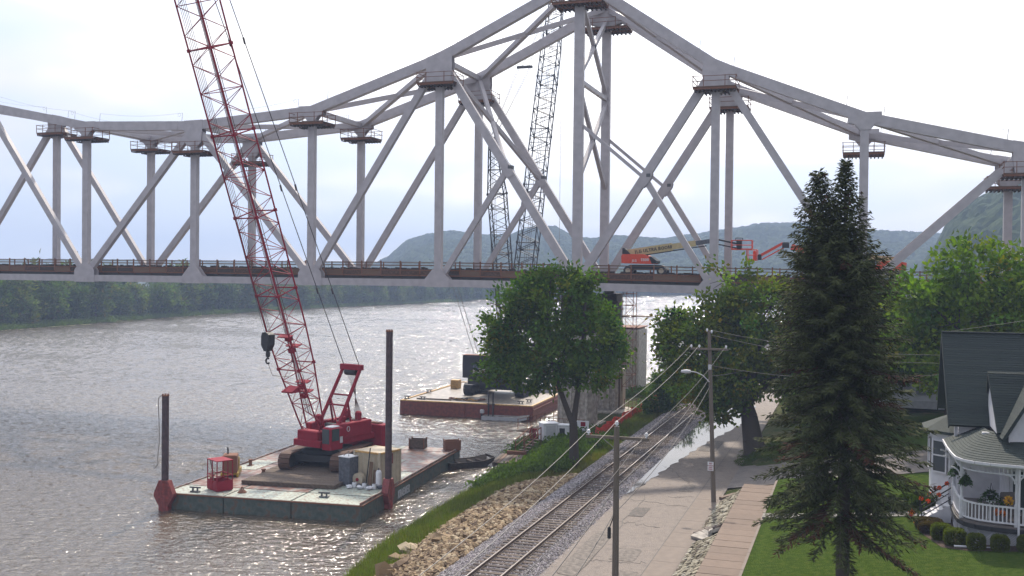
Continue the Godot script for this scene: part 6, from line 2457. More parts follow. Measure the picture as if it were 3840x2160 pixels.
func spruce() -> void:
	var at := V(-0.3, ground_y(-0.3, 41.0) - 0.1, 41.0)
	var t := thing("spruce_tree", "tall dark twin-topped spruce on the front lawn", "tree", at)
	var r := RandomNumberGenerator.new()
	r.seed = 4242
	var y0 := at.y
	var tr := G.new()
	var tops := [Vector3(-0.12, 21.45 - y0, 0), Vector3(-1.1, 21.15 - y0, -0.1)]
	limb(tr, [Vector3.ZERO, Vector3(0.0, 1.5, 0), Vector3(0.0, 5, 0), Vector3(-0.1, 9.0, 0), Vector3(-0.2, 12.6, 0)], 0.29, 0.15, 12)
	limb(tr, [Vector3(-0.2, 12.4, 0), Vector3(-0.1, 14.5, 0), tops[0]], 0.12, 0.015, 8)
	limb(tr, [Vector3(-0.2, 12.4, 0), Vector3(-0.8, 14.3, -0.05), tops[1]], 0.10, 0.015, 8)
	var g := G.new()
	g.tint = true
	var twig := G.new()
	var prof := [[7.0, 1.6], [7.8, 2.7], [8.8, 3.1], [10.0, 3.1], [12.0, 2.95], [14.0, 2.6], [16.0, 2.2], [17.2, 1.85], [18.0, 1.15], [19.0, 0.85], [20.0, 0.55], [20.8, 0.28], [21.5, 0.06]]
	var lev := 7.7
	while lev < 21.4:
		var twin := lev > 17.2
		var R := along(prof, lev)
		for lead in (2 if twin else 1):
			var cx := -0.1
			if lev > 16.9:
				cx = lerpf(-0.1 if lead == 0 else -0.85, tops[lead].x, (lev - 16.9) / 4.5)
			elif lev > 14:
				cx = -0.45
			if twin and lev > (21.4 if lead == 0 else 21.05):
				continue
			var nb := 10 if lev > 14.0 else 9
			if lev < 8.6:
				nb = 5
			for b in nb:
				var az := TAU * (b + r.randf()) / nb
				var len := R * r.randf_range(0.65, 1.12)
				if lev < 13.0 and r.randf() < 0.12:
					continue
				var out := Vector3(cos(az), 0, sin(az))
				var sid := Vector3(-sin(az), 0, cos(az))
				var rise := lerpf(-0.42, 0.55, clampf((lev - 7.0) / 13.0, 0.0, 1.0))
				var p0 := Vector3(cx, lev - y0, 0)
				var dead := r.randf() < (0.10 if lev < 14.0 else 0.03)
				var tone := r.randf_range(0.75, 1.25)
				var steps := maxi(int(len / 0.17), 2)
				var prev := p0
				for q in steps:
					var u := float(q + 1) / steps
					var p := p0 + out * len * u + Vector3(0, len * (rise * u - 0.30 * u * u + 0.16 * u * u * u * u), 0)
					if q % 3 == 2 or q == steps - 1:
						twig.tube(prev, p, 0.03 * (1.0 - u) + 0.008, 0.03 * (1.0 - u) + 0.006, 4, false)
						prev = p
					if u < (0.2 if lev < 12.0 else 0.08):
						continue
					var wid := (0.55 * (1.0 - u) + 0.2) * minf(len, 1.6) * 0.55
					for k in (8 if lev > 14.5 else 11):
						var sgn := 1.0 if k % 2 == 0 else -1.0
						var d := (out * r.randf_range(0.3, 1.0) + sid * sgn * r.randf_range(0.2, 1.1) + Vector3(0, r.randf_range(-0.75, 0.15), 0)).normalized()
						var c := r.randf_range(0.75, 1.3) * tone
						if dead and r.randf() < 0.7:
							g.col = Color(0.085 * c, 0.042 * c, 0.028 * c)
						else:
							g.col = Color(0.062 * c, 0.070 * c, 0.030 * c)
						g.leaf(p + Vector3(r.randfn(), r.randfn(), r.randfn()) * 0.05, d, d.cross(Vector3(r.randfn() * 0.5, 1, r.randfn() * 0.5)).normalized(), (0.17 + wid * 0.8) * r.randf_range(0.5, 1.1), r.randf_range(0.045, 0.085))
			if lev > 17.0:
				for k in 10:
					var d := Vector3(r.randfn(), r.randf_range(0.2, 1.4), r.randfn()).normalized()
					g.col = Color(0.036, 0.05, 0.021)
					g.leaf(Vector3(cx, lev - y0 + r.randf() * 0.2, 0), d, d.cross(Vector3(r.randfn(), 0.3, r.randfn())).normalized(), 0.3, 0.08)
		lev += 0.21 if lev > 14.0 else 0.30
	part(t, "trunk", tr.mesh(), M.bark_spruce)
	part(t, "branches", twig.mesh(), M.bark_spruce)
	part(t, "crown", g.mesh(true), M.needle)

func wire(label: String, pts: Array, r: float, mt: Material, sag := 0.0, group := "overhead wires") -> void:
	var o: Vector3 = pts[0]
	var g := G.new()
	for i in pts.size() - 1:
		var prev: Vector3 = pts[i] - o
		for k in 10:
			var u := (k + 1) / 10.0
			var p: Vector3 = (pts[i] as Vector3).lerp(pts[i + 1], u) - o - Vector3(0, sag * 4.0 * u * (1.0 - u), 0)
			g.tube(prev, p, r, r, 5, false)
			prev = p
	var t := gp(self, "overhead_wire", g, mt)
	t.position = o
	tag(t, label, "wire", group)

func insulator(p: Node, at: Vector3) -> void:
	var g := G.new()
	g.lathe([Vector2(0.03, 0), Vector2(0.03, 0.06), Vector2(0.075, 0.07), Vector2(0.05, 0.11), Vector2(0.07, 0.13), Vector2(0.045, 0.18), Vector2(0.0, 0.2)], at, 10)
	gp(p, "insulator", g, M.white)

func poles() -> void:
	var p2 := thing("utility_pole", "tall wooden utility pole with street lamp and no parking sign", "utility pole", V(-8.25, 2.88, 65.7))
	var g := G.new()
	g.tube(Vector3.ZERO, Vector3(-0.42, 10.75, 0), 0.155, 0.105, 14)
	gp(p2, "shaft", g, M.wood_grey)
	g = G.new()
	g.box(Vector3(-0.38, 9.62, 0.14), Vector3(2.35, 0.12, 0.1))
	gp(p2, "cross_arm", g, M.wood_grey)
	g = G.new()
	for e in [-0.7, 0.7]:
		g.beam(Vector3(-0.36, 9.05, 0.12), Vector3(-0.38 + e, 9.58, 0.2), 0.03, 0.02)
	gp(p2, "arm_brace", g, M.steel_dark)
	for x in [-1.5, -1.0, 0.65]:
		insulator(p2, Vector3(x, 9.68, 0.14))
	insulator(p2, Vector3(-0.55, 10.7, 0.0))
	insulator(p2, Vector3(-0.25, 10.62, 0.1))
	var lamp := holder(p2, "street_lamp")
	g = G.new()
	g.path([Vector3(-0.35, 7.55, 0.1), Vector3(-0.75, 7.95, 0.12), Vector3(-1.2, 8.14, 0.12), Vector3(-1.6, 8.18, 0.12)], 0.03, 7)
	gp(lamp, "lamp_arm", g, M.pale_grey)
	g = G.new()
	g.lathe([Vector2(0.0, -0.32), Vector2(0.1, -0.28), Vector2(0.13, 0.0), Vector2(0.08, 0.28), Vector2(0.0, 0.34)], Vector3(-1.82, 8.16, 0.12), 10, Basis(Vector3.BACK, PI / 2))
	gp(lamp, "lamp_head", g, M.pale_grey)
	g = G.new()
	g.rbox(Vector3(-0.2, 2.28, 0.17), Vector3(0.36, 0.56, 0.012), 0.004)
	var sg := gp(p2, "sign_plate", g, M.white)
	var sm := mat("sign_red", Vector3(0.28, 0.04, 0.05), 0.6)
	words(sg, "lettering", "NO", 0.10, sm, Vector3(-0.2, 2.46, 0.178))
	words(sg, "lettering", "PARKING", 0.062, sm, Vector3(-0.2, 2.33, 0.178))
	words(sg, "lettering", "ANY", 0.085, sm, Vector3(-0.2, 2.21, 0.178))
	words(sg, "lettering", "TIME", 0.085, sm, Vector3(-0.2, 2.09, 0.178))
	g = G.new()
	g.rbox(Vector3(-0.33, 8.5, 0.16), Vector3(0.2, 0.3, 0.14), 0.03)
	gp(p2, "junction_box", g, M.pale_grey)
	var p1 := thing("utility_pole", "nearer weathered wooden utility pole cut off by the bottom edge", "utility pole", V(-7.97, 2.9, 36.2))
	g = G.new()
	g.tube(Vector3.ZERO, Vector3(-0.02, 8.85, 0), 0.135, 0.095, 14)
	gp(p1, "shaft", g, M.wood_grey)
	g = G.new()
	g.box(Vector3(-0.02, 8.42, -0.13), Vector3(2.3, 0.1, 0.09))
	gp(p1, "cross_arm", g, M.wood_grey)
	g = G.new()
	for e in [-0.6, 0.6]:
		g.beam(Vector3(0, 7.95, -0.11), Vector3(e, 8.38, -0.17), 0.025, 0.02)
	gp(p1, "arm_brace", g, M.steel_dark)
	insulator(p1, Vector3(-0.02, 8.85, 0))
	for x in [-1.08, 1.02]:
		insulator(p1, Vector3(x, 8.47, -0.13))
	g = G.new()
	g.rbox(Vector3(-0.24, 5.05, 0.05), Vector3(0.12, 0.42, 0.12), 0.04)
	g.path([Vector3(-0.1, 5.6, 0.05), Vector3(-0.2, 5.3, 0.06), Vector3(-0.24, 5.2, 0.05)], 0.02, 5)
	gp(p1, "splice_case", g, M.black)
	# wires from pole to pole and on towards the viewer
	var a0: Vector3 = p1.position
	var b0: Vector3 = p2.position
	wire("left wire running from the street-lamp pole's cross arm toward bottom left", [b0 + Vector3(-1.5, 9.86, 0.14), a0 + Vector3(-1.08, 8.65, -0.13), V(-8.6, 10.7, 15.0)], 0.011, M.cable_pale, 0.25)
	wire("pale wire from the tall pole to the nearer pole's head", [b0 + Vector3(-1.0, 9.86, 0.14), a0 + Vector3(-0.02, 9.03, 0), V(-7.6, 10.9, 14.0)], 0.011, M.cable_pale, 0.25)
	wire("wire from the tall pole's right insulator to the nearer cross arm's right end", [b0 + Vector3(0.65, 9.86, 0.14), a0 + Vector3(1.02, 8.65, -0.13), V(-6.4, 10.8, 14.0)], 0.010, M.cable, 0.3)
	wire("thick dark cable crossing above the road between the two poles", [b0 + Vector3(-0.3, 7.9, 0.16), a0 + Vector3(-0.1, 6.6, 0), V(-7.7, 8.7, 16.0)], 0.017, M.cable, 0.45)
	wire("lower dark cable hung below the thick one between the poles", [b0 + Vector3(-0.3, 7.3, 0.16), a0 + Vector3(-0.1, 5.7, 0), V(-7.9, 7.6, 18.0)], 0.017, M.cable, 0.5)
	wire("upper service wire from the pole top across to the green roof", [b0 + Vector3(-0.25, 10.8, 0.1), V(4.6, 12.7, 64.0)], 0.009, M.cable_pale, 0.35)
	wire("second service wire just below the upper one toward the house", [b0 + Vector3(-0.25, 10.5, 0.1), V(4.6, 12.2, 64.5)], 0.009, M.cable_pale, 0.4)
	wire("third thin service wire toward the house gable", [b0 + Vector3(-0.3, 8.6, 0.1), V(4.7, 11.6, 64.0)], 0.009, M.cable_pale, 0.5)
	wire("dark wire running on up the river road under the maple", [b0 + Vector3(-0.3, 7.9, -0.16), V(-7.0, 9.2, 112.0)], 0.018, M.cable, 0.5)
	wire("line passing over the green roof ridge to the right", [V(5.4, 14.0, 66.0), V(22.0, 17.6, 62.0)], 0.009, M.cable_pale, 0.1)

func shingled(p: Node, called: String, a: Vector3, b: Vector3, c: Vector3, d: Vector3, course: float, mt: Array) -> void:
	# a, b along the eave, d, c along the ridge; overlapping courses, each its own strip
	var h := holder(p, called)
	var n := int(ceil(a.distance_to(d) / course))
	var nrm := (b - a).cross(d - a).normalized()
	if nrm.y < 0:
		nrm = -nrm
	var g := G.new()
	g.quad(a, b, c, d)
	g.quad(a - nrm * 0.12, d - nrm * 0.12, c - nrm * 0.12, b - nrm * 0.12)
	g.quad(a, d, d - nrm * 0.12, a - nrm * 0.12)
	g.quad(b, b - nrm * 0.12, c - nrm * 0.12, c)
	g.quad(a, a - nrm * 0.12, b - nrm * 0.12, b)
	gp(h, "sheathing", g, mt[0])
	for i in n:
		var u0 := float(i) / n
		var u1 := minf(float(i + 1) / n + 0.25 / n, 1.0)
		var s := G.new()
		var p0 := a.lerp(d, u0)
		var p1 := b.lerp(c, u0)
		var p2 := b.lerp(c, u1)
		var p3 := a.lerp(d, u1)
		var lo := nrm * 0.032
		var hi := nrm * 0.008
		s.quad(p0 + lo, p1 + lo, p2 + hi, p3 + hi)
		s.quad(p0, p1, p1 + lo, p0 + lo)
		s.quad(p0, p0 + lo, p3 + hi, p3)
		s.quad(p1 + lo, p1, p2, p2 + hi)
		gp(h, "shingle_course", s, mt[rng.randi() % mt.size()])

func bush(at: Vector3, rx: float, ry: float, rz: float, label: String, c: Color, called := "boxwood", group := "clipped bushes along the porch") -> void:
	var t := thing(called, label, "bush", at, 0.0, group)
	var g := G.new()
	g.tint = true
	var r := RandomNumberGenerator.new()
	r.seed = hash(label)
	for i in 3600:
		var d := Vector3(r.randfn(), r.randfn(), r.randfn()).normalized()
		var q := Vector3(signf(d.x) * pow(absf(d.x), 0.7) * rx, ry + signf(d.y) * pow(absf(d.y), 0.6) * ry, signf(d.z) * pow(absf(d.z), 0.7) * rz)
		q = q.lerp(Vector3(0, ry, 0), r.randf() * 0.12)
		var k := r.randf_range(0.7, 1.3)
		g.col = Color(c.r * k, c.g * k, c.b * k)
		var o := (d + Vector3(r.randfn(), r.randfn(), r.randfn()) * 0.5).normalized()
		g.leaf(q, o, o.cross(Vector3(r.randfn(), r.randfn(), r.randfn())).normalized(), 0.105, 0.075)
	part(t, "foliage", g.mesh(true), M.leaf)
	var s := G.new()
	for i in 4:
		limb(s, [Vector3(0.05 * i - 0.07, -0.05, 0), Vector3((i - 1.5) * rx * 0.4, ry, (i % 2 - 0.5) * rz * 0.6)], 0.03, 0.015, 5)
	part(t, "stem", s.mesh(), M.bark)

func house() -> void:
	var ra := [mat("shingle_a", Vector3(0.042, 0.060, 0.055), 0.85, T.speck, 0.9, 0.0, T.gritn, 0.6), mat("shingle_b", Vector3(0.036, 0.051, 0.048), 0.85, T.speck, 0.9, 0.0, T.gritn, 0.6), mat("shingle_c", Vector3(0.05, 0.068, 0.06), 0.85, T.speck, 0.9, 0.0, T.gritn, 0.6)]
	var h := thing("porch_house", "white house with dark green shingled roofs and a rounded front porch", "house", V(8.0, 5.0, 57.0))
	var o := h.position
	var W: Material = M.paint_white
	var g := G.new()
	# walls
	var wl := holder(h, "walls")
	g = G.new()
	g.box(V(11.4, 7.4, 60.3) - o, Vector3(12.6, 5.6, 6.6))
	gp(wl, "main_block", g, W)
	g = G.new()
	g.prism(PackedVector2Array([Vector2(-3.3, 10.0), Vector2(3.3, 10.0), Vector2(0, 14.0)]), Vector3(5.2, 0, -60.2) - o, Vector3.FORWARD, Vector3.UP, 0.2)
	gp(wl, "gable_wall", g, W)
	g = G.new()
	g.box(V(11.3, 7.3, 55.4) - o, Vector3(8.6, 4.6, 3.4))
	gp(wl, "wing_block", g, W)
	# clapboard courses on the walls seen from the street
	g = G.new()
	for i in 28:
		g.box(V(5.09, 5.3 + i * 0.165, 60.3) - o, Vector3(0.03, 0.15, 6.5), Basis(Vector3.BACK, 0.1))
		g.box(V(11.0, 5.3 + i * 0.165, 53.69) - o, Vector3(7.9, 0.15, 0.03), Basis(Vector3.RIGHT, -0.1))
	gp(wl, "clapboards", g, W).set_meta("kind", "stuff")
	# main roof
	shingled(h, "roof", V(4.58, 9.75, 56.4) - o, V(18.5, 9.75, 56.4) - o, V(18.5, 14.2, 60.2) - o, V(4.45, 14.2, 60.2) - o, 0.15, ra)
	shingled(h, "roof", V(18.5, 9.75, 64.0) - o, V(4.58, 9.75, 64.0) - o, V(4.45, 14.2, 60.2) - o, V(18.5, 14.2, 60.2) - o, 0.3, ra)
	g = G.new()
	g.beam(V(4.43, 14.24, 60.2) - o, V(18.5, 14.24, 60.2) - o, 0.22, 0.07)
	gp(h, "ridge_cap", g, ra[1])
	for e in [[56.4, 60.2], [64.0, 60.2]]:
		g = G.new()
		g.beam(V(4.56, 9.66, e[0]) - o, V(4.44, 14.08, e[1]) - o, 0.06, 0.24)
		gp(h, "rake_board", g, ra[1])
	g = G.new()
	g.box(V(4.95, 9.35, 57.05) - o, Vector3(0.16, 0.95, 0.16))
	gp(h, "corner_post", g, W)
	# lower front roof beside the front gable
	shingled(h, "roof", V(6.45, 9.85, 53.6) - o, V(15.0, 9.85, 53.6) - o, V(15.0, 12.55, 56.0) - o, V(6.25, 12.55, 56.0) - o, 0.15, ra)
	shingled(h, "roof", V(15.0, 11.4, 57.3) - o, V(6.35, 11.4, 57.3) - o, V(6.25, 12.55, 56.0) - o, V(15.0, 12.55, 56.0) - o, 0.3, ra)
	g = G.new()
	g.prism(PackedVector2Array([Vector2(53.7, 9.8), Vector2(57.2, 9.8), Vector2(57.2, 11.3), Vector2(56.0, 12.4)]), Vector3(6.5, 0, 0) - o, Vector3.FORWARD, Vector3.UP, 0.1)
	gp(wl, "cheek_wall", g, W)
	# front gable, its slope running down to the left
	shingled(h, "roof", V(6.55, 9.7, 52.5) - o, V(6.55, 9.7, 56.2) - o, V(9.9, 15.6, 56.2) - o, V(9.9, 15.6, 52.5) - o, 0.16, ra)
	shingled(h, "roof", V(13.25, 9.7, 56.2) - o, V(13.25, 9.7, 52.5) - o, V(9.9, 15.6, 52.5) - o, V(9.9, 15.6, 56.2) - o, 0.3, ra)
	g = G.new()
	g.prism(PackedVector2Array([Vector2(-3.0, 9.2), Vector2(3.0, 9.2), Vector2(3.0, 9.8), Vector2(0, 15.1), Vector2(-3.0, 9.8)]), Vector3(9.9, 0, -53.3) - o, Vector3.RIGHT, Vector3.UP, 0.2)
	gp(wl, "gable_wall", g, W)
	# bay on the street side
	var by := holder(h, "bay")
	g = G.new()
	g.prism(PackedVector2Array([Vector2(5.1, -58.0), Vector2(4.75, -57.9), Vector2(3.95, -58.6), Vector2(3.95, -60.6), Vector2(4.75, -61.3), Vector2(5.1, -61.2)]), Vector3(0, 7.1, 0) - o, Vector3.RIGHT, Vector3.BACK, 4.1)
	gp(by, "bay_wall", g, W)
	g = G.new()
	var rim := [Vector3(5.1, 9.2, -57.5), Vector3(4.65, 9.2, -57.5), Vector3(3.55, 9.2, -58.4), Vector3(3.55, 9.2, -60.8), Vector3(4.65, 9.2, -61.7), Vector3(5.1, 9.2, -61.7)]
	for i in 5:
		g.quad(rim[i] - o, rim[i + 1] - o, Vector3(5.1, 10.05, -59.4) - o, Vector3(5.1, 10.05, -59.4) - o)
		g.quad(rim[i] - Vector3(0, 0.14, 0) - o, rim[i + 1] - Vector3(0, 0.14, 0) - o, rim[i + 1] - o, rim[i] - o)
		g.tri(rim[i] - Vector3(0, 0.14, 0) - o, Vector3(5.1, 9.06, -59.4) - o, rim[i + 1] - Vector3(0, 0.14, 0) - o)
	gp(by, "bay_roof", g, ra[2])
	for s in [[Vector3(4.33, 7.85, -58.22), Vector3(0.753, 0, 0.658)], [Vector3(3.93, 7.85, -59.6), Vector3(0, 0, 1)]]:
		var win := holder(h, "window")
		var ux: Vector3 = (s[1] as Vector3).normalized()
		var nz := ux.cross(Vector3.UP).normalized()
		if nz.dot(Vector3(-1, 0, 1)) < 0:
			nz = -nz
		var B := Basis(nz.cross(Vector3.UP) * -1.0, Vector3.UP, nz)
		g = G.new()
		g.box(s[0] + nz * 0.06 - o, Vector3(0.74, 1.56, 0.05), B)
		gp(win, "pane", g, M.glass_dark)
		g = G.new()
		for e in [-0.4, 0.4]:
			g.box(s[0] + nz * 0.08 + B.x * e - o, Vector3(0.07, 1.7, 0.07), B)
		for e in [-0.82, 0.05, 0.82]:
			g.box(s[0] + nz * 0.085 + Vector3(0, e, 0) - o, Vector3(0.87, 0.07, 0.07), B)
		gp(win, "frame", g, W)
	# porch: floor outline runs round a curved corner
	var ring := [Vector2(4.72, 57.4), Vector2(4.66, 55.2), Vector2(4.66, 53.4), Vector2(4.72, 52.4), Vector2(4.95, 51.75), Vector2(5.35, 51.35), Vector2(5.95, 51.12), Vector2(6.95, 50.95), Vector2(9.0, 50.75), Vector2(12.0, 50.6), Vector2(15.0, 50.6)]
	var poly := PackedVector2Array()
	for q in ring:
		poly.append(Vector2(q.x, -q.y))
	poly.append(Vector2(15.0, -57.4))
	var pc := holder(h, "porch")
	g = G.new()
	g.prism(poly, Vector3(0, 5.95, 0) - o, Vector3.RIGHT, Vector3.BACK, 0.16)
	gp(pc, "porch_floor", g, M.porch_grey)
	g = G.new()
	for i in ring.size() - 1:
		g.beam(V(ring[i].x, 5.84, ring[i].y) - o, V(ring[i + 1].x, 5.84, ring[i + 1].y) - o, 0.12, 0.2)
	gp(pc, "floor_edge", g, M.black)
	# lattice skirt
	var sk := G.new()
	var bk := G.new()
	for i in ring.size() - 1:
		var a := V(ring[i].x + 0.1, 5.0, ring[i].y + 0.1) - o
		var b := V(ring[i + 1].x + 0.1, 5.0, ring[i + 1].y + 0.1) - o
		var l := a.distance_to(b)
		var n := int(l / 0.12) + 1
		for k in n:
			var u0 := float(k) / n
			var u1 := minf(u0 + 0.72 / l, 1.0)
			sk.beam(a.lerp(b, u0), a.lerp(b, u1) + Vector3(0, 0.72 * (u1 - u0) * l / 0.72, 0), 0.012, 0.05)
			sk.beam(a.lerp(b, u1), a.lerp(b, u0) + Vector3(0, 0.72 * (u1 - u0) * l / 0.72, 0), 0.012, 0.05)
		bk.beam(a + Vector3(0.08, 0.36, -0.08), b + Vector3(0.08, 0.36, -0.08), 0.03, 0.8)
		sk.beam(a + Vector3(0, 0.03, 0), b + Vector3(0, 0.03, 0), 0.04, 0.1)
	gp(pc, "lattice_skirt", sk, W).set_meta("kind", "stuff")
	gp(pc, "skirt_backing", bk, M.pale_grey)
	# posts
	var posts := [Vector2(4.72, 57.2), Vector2(4.72, 55.3), Vector2(4.82, 52.25), Vector2(6.98, 51.05), Vector2(10.2, 50.8), Vector2(13.4, 50.72)]
	for q in posts:
		g = G.new()
		g.box(V(q.x, 6.5, q.y) - o, Vector3(0.17, 1.0, 0.17))
		g.lathe([Vector2(0.085, 6.95), Vector2(0.06, 7.1), Vector2(0.075, 7.5), Vector2(0.06, 8.0), Vector2(0.085, 8.1)], Vector3(q.x, 0, -q.y) - o, 10)
		g.box(V(q.x, 8.4, q.y) - o, Vector3(0.16, 0.66, 0.16))
		gp(h, "porch_post", g, W)
		g = G.new()
		for e in [-1.0, 1.0]:
			for k in 5:
				var t0 := k / 5.0 * PI / 2
				var t1 := (k + 1) / 5.0 * PI / 2
				g.beam(V(q.x + e * (0.08 + 0.4 * (1 - cos(t0))), 7.95 + 0.4 * sin(t0), q.y) - o, V(q.x + e * (0.08 + 0.4 * (1 - cos(t1))), 7.95 + 0.4 * sin(t1), q.y) - o, 0.05, 0.07)
		gp(h, "post_bracket", g, W)
	# railing and spindle frieze follow the edge
	var rl := holder(h, "railing")
	var fr := holder(h, "spindle_frieze")
	var bm := G.new()
	bm.box(Vector3.ZERO, Vector3(0.055, 0.7, 0.055))
	var bmesh := bm.mesh()
	var sp := G.new()
	sp.box(Vector3.ZERO, Vector3(0.045, 0.3, 0.045))
	var smesh := sp.mesh()
	for i in range(1, ring.size() - 2):
		var a := V(ring[i].x + 0.06, 0, ring[i].y + 0.06) - Vector3(o.x, 0, o.z)
		var b := V(ring[i + 1].x + 0.06, 0, ring[i + 1].y + 0.06) - Vector3(o.x, 0, o.z)
		for y in [6.88, 6.16]:
			g = G.new()
			g.beam(a + Vector3(0, y - o.y, 0), b + Vector3(0, y - o.y, 0), 0.09, 0.07)
			gp(rl, "hand_rail" if y > 6.5 else "bottom_rail", g, W)
		for y in [8.36, 8.72]:
			g = G.new()
			g.beam(a + Vector3(0, y - o.y, 0), b + Vector3(0, y - o.y, 0), 0.07, 0.06 if y < 8.5 else 0.2)
			gp(fr, "frieze_rail", g, W)
		var n := maxi(int(a.distance_to(b) / 0.155), 1)
		for k in n:
			var m := a.lerp(b, (k + 0.5) / n)
			part(rl, "baluster", bmesh, W, m + Vector3(0, 6.52 - o.y, 0))
			part(fr, "spindle", smesh, W, m + Vector3(0, 8.53 - o.y, 0))
	# porch roof: fan of shingled slices
	var inner := [Vector2(6.2, 57.2), Vector2(6.2, 56.4), Vector2(6.2, 55.6), Vector2(6.3, 55.2), Vector2(6.45, 54.9), Vector2(6.6, 54.7), Vector2(6.9, 54.4), Vector2(7.4, 54.0), Vector2(9.0, 53.8), Vector2(12.0, 53.8), Vector2(15.0, 53.8)]
	var pr := holder(h, "porch_roof")
	var gut := G.new()
	for i in ring.size() - 1:
		var out := func(k: int) -> Vector3:
			var d: Vector2 = (ring[k] - inner[k]).normalized() * 0.32
			return V(ring[k].x + d.x, 8.86, ring[k].y + d.y) - o
		var e0: Vector3 = out.call(i)
		var e1: Vector3 = out.call(i + 1)
		var t0 := V(inner[i].x, 9.72, inner[i].y) - o
		var t1 := V(inner[i + 1].x, 9.72, inner[i + 1].y) - o
		var n := 14
		for k in n:
			var u0 := float(k) / n
			var u1 := minf((k + 1.2) / n, 1.0)
			g = G.new()
			var lo := Vector3(0, 0.035, 0)
			var hi := Vector3(0, 0.01, 0)
			g.quad(e0.lerp(t0, u0) + lo, e1.lerp(t1, u0) + lo, e1.lerp(t1, u1) + hi, e0.lerp(t0, u1) + hi)
			g.quad(e0.lerp(t0, u0) - hi, e1.lerp(t1, u0) - hi, e1.lerp(t1, u0) + lo, e0.lerp(t0, u0) + lo)
			g.quad(e0.lerp(t0, u0) - hi * 2.0, e0.lerp(t0, u1) - hi * 2.0, e1.lerp(t1, u1) - hi * 2.0, e1.lerp(t1, u0) - hi * 2.0)
			gp(pr, "shingle_course", g, ra[[2, 2, 0][(k + i) % 3]])
		gut.beam(e0 + Vector3(0, -0.05, 0), e1 + Vector3(0, -0.05, 0), 0.12, 0.12)
		g = G.new()
		g.quad(e0 + Vector3(0, -0.1, 0), t0 + Vector3(0, -0.85, 0), t1 + Vector3(0, -0.85, 0), e1 + Vector3(0, -0.1, 0))
		gp(pr, "soffit", g, W)
	gp(pr, "eave_gutter", gut, W)
	g = G.new()
	g.rbox(V(6.1, 9.62, 54.9) - o, Vector3(0.34, 0.14, 0.3), 0.03)
	gp(pr, "roof_vent", g, M.pale_grey)
	# wall behind the porch: door and window
	for q in [[7.6, 0.9, 2.0, 7.1], [9.4, 1.0, 1.5, 7.4], [12.4, 1.0, 1.5, 7.4]]:
		var win := holder(h, "window" if q[0] > 8.0 else "door")
		g = G.new()
		g.box(V(q[0], q[3], 53.63) - o, Vector3(q[1], q[2], 0.05))
		gp(win, "pane", g, M.glass_dark)
		g = G.new()
		for e in [-0.5, 0.5]:
			g.box(V(q[0] + e * (q[1] + 0.1), q[3], 53.62) - o, Vector3(0.12, q[2] + 0.2, 0.1))
			g.box(V(q[0], q[3] + e * (q[2] + 0.1), 53.61) - o, Vector3(q[1] + 0.2, 0.12, 0.1))
		gp(win, "frame", g, W)
	# downspout
	g = G.new()
	g.path([V(7.05, 8.7, 50.78) - o, V(7.05, 5.4, 50.80) - o, V(7.05, 5.12, 50.7) - o, V(4.4, 5.03, 50.7) - o], 0.05, 7)
	gp(h, "downspout", g, W)
	# steps down to the walk
	var st := holder(h, "steps")
	for i in 5:
		g = G.new()
		g.box(V(4.45 - i * 0.26, 5.78 - i * 0.2, 56.2) - o, Vector3(0.3, 0.06, 1.3))
		g.box(V(4.58 - i * 0.26, 5.68 - i * 0.2, 56.2) - o, Vector3(0.03, 0.18, 1.3))
		gp(st, "tread", g, W)
	for a in [55.55, 56.85]:
		g = G.new()
		g.prism(PackedVector2Array([Vector2(4.66, 5.9), Vector2(4.66, 5.0), Vector2(3.2, 4.85), Vector2(3.2, 5.0)]), Vector3(0, 0, -a) - o, Vector3.RIGHT, Vector3.UP, 0.05)
		gp(st, "stringer", g, W)
		g = G.new()
		g.beam(V(4.66, 6.75, a) - o, V(3.3, 5.75, a) - o, 0.05, 0.06)
		g.tube(V(3.3, 4.9, a) - o, V(3.3, 5.8, a) - o, 0.03, 0.03, 6)
		g.beam(V(4.66, 6.2, a) - o, V(3.3, 5.2, a) - o, 0.03, 0.04)
		gp(st, "stair_rail", g, M.black)
	# flower hangings and things on the porch
	flowers("garland", "orange red flower on the steps' black handrail", [V(3.35, 5.85, 56.85), V(3.75, 6.1, 56.85), V(4.2, 6.45, 56.85), V(4.55, 6.7, 56.85), V(3.6, 6.0, 55.55), V(4.1, 6.35, 55.55)], Color(0.75, 0.11, 0.015), 0.13)
	flowers("pumpkin_flowers", "orange blossoms at the foot of the porch steps", [V(2.95, 5.05, 57.2), V(3.1, 5.0, 55.3)], Color(0.75, 0.16, 0.01), 0.2)
	flowers("red_blossoms", "deep red blossoms beside the bottom porch step", [V(2.8, 4.95, 56.4)], Color(0.32, 0.02, 0.04), 0.16)
	for q in [[V(4.75, 7.95, 53.6), 0.36, "fern basket hanging at the porch's street corner"], [V(6.05, 7.15, 52.1), 0.48, "larger trailing fern hanging inside the rounded porch corner"], [V(4.95, 7.75, 51.9), 0.22, "small drooping plant hung from the corner post bracket"]]:
		var f := thing("hanging_basket", q[2], "hanging plant", q[0], 0.0, "hanging baskets on the porch")
		g = G.new()
		g.tint = true
		var r := RandomNumberGenerator.new()
		r.seed = hash(q[2])
		for i in 420:
			var az := r.randf() * TAU
			var out := Vector3(cos(az), 0, sin(az))
			var u := r.randf()
			var p: Vector3 = out * q[1] * u * 1.1 + Vector3(0, 0.18 - u * u * q[1] * 1.1 + r.randfn() * 0.05, 0)
			var k := r.randf_range(0.7, 1.3)
			g.col = Color(0.045 * k, 0.085 * k, 0.02 * k)
			var d := (out + Vector3(0, 0.4 - 1.6 * u, 0) + Vector3(r.randfn(), r.randfn(), r.randfn()) * 0.4).normalized()
			g.leaf(p, d, d.cross(Vector3(r.randfn(), 1, r.randfn())).normalized(), 0.14, 0.05)
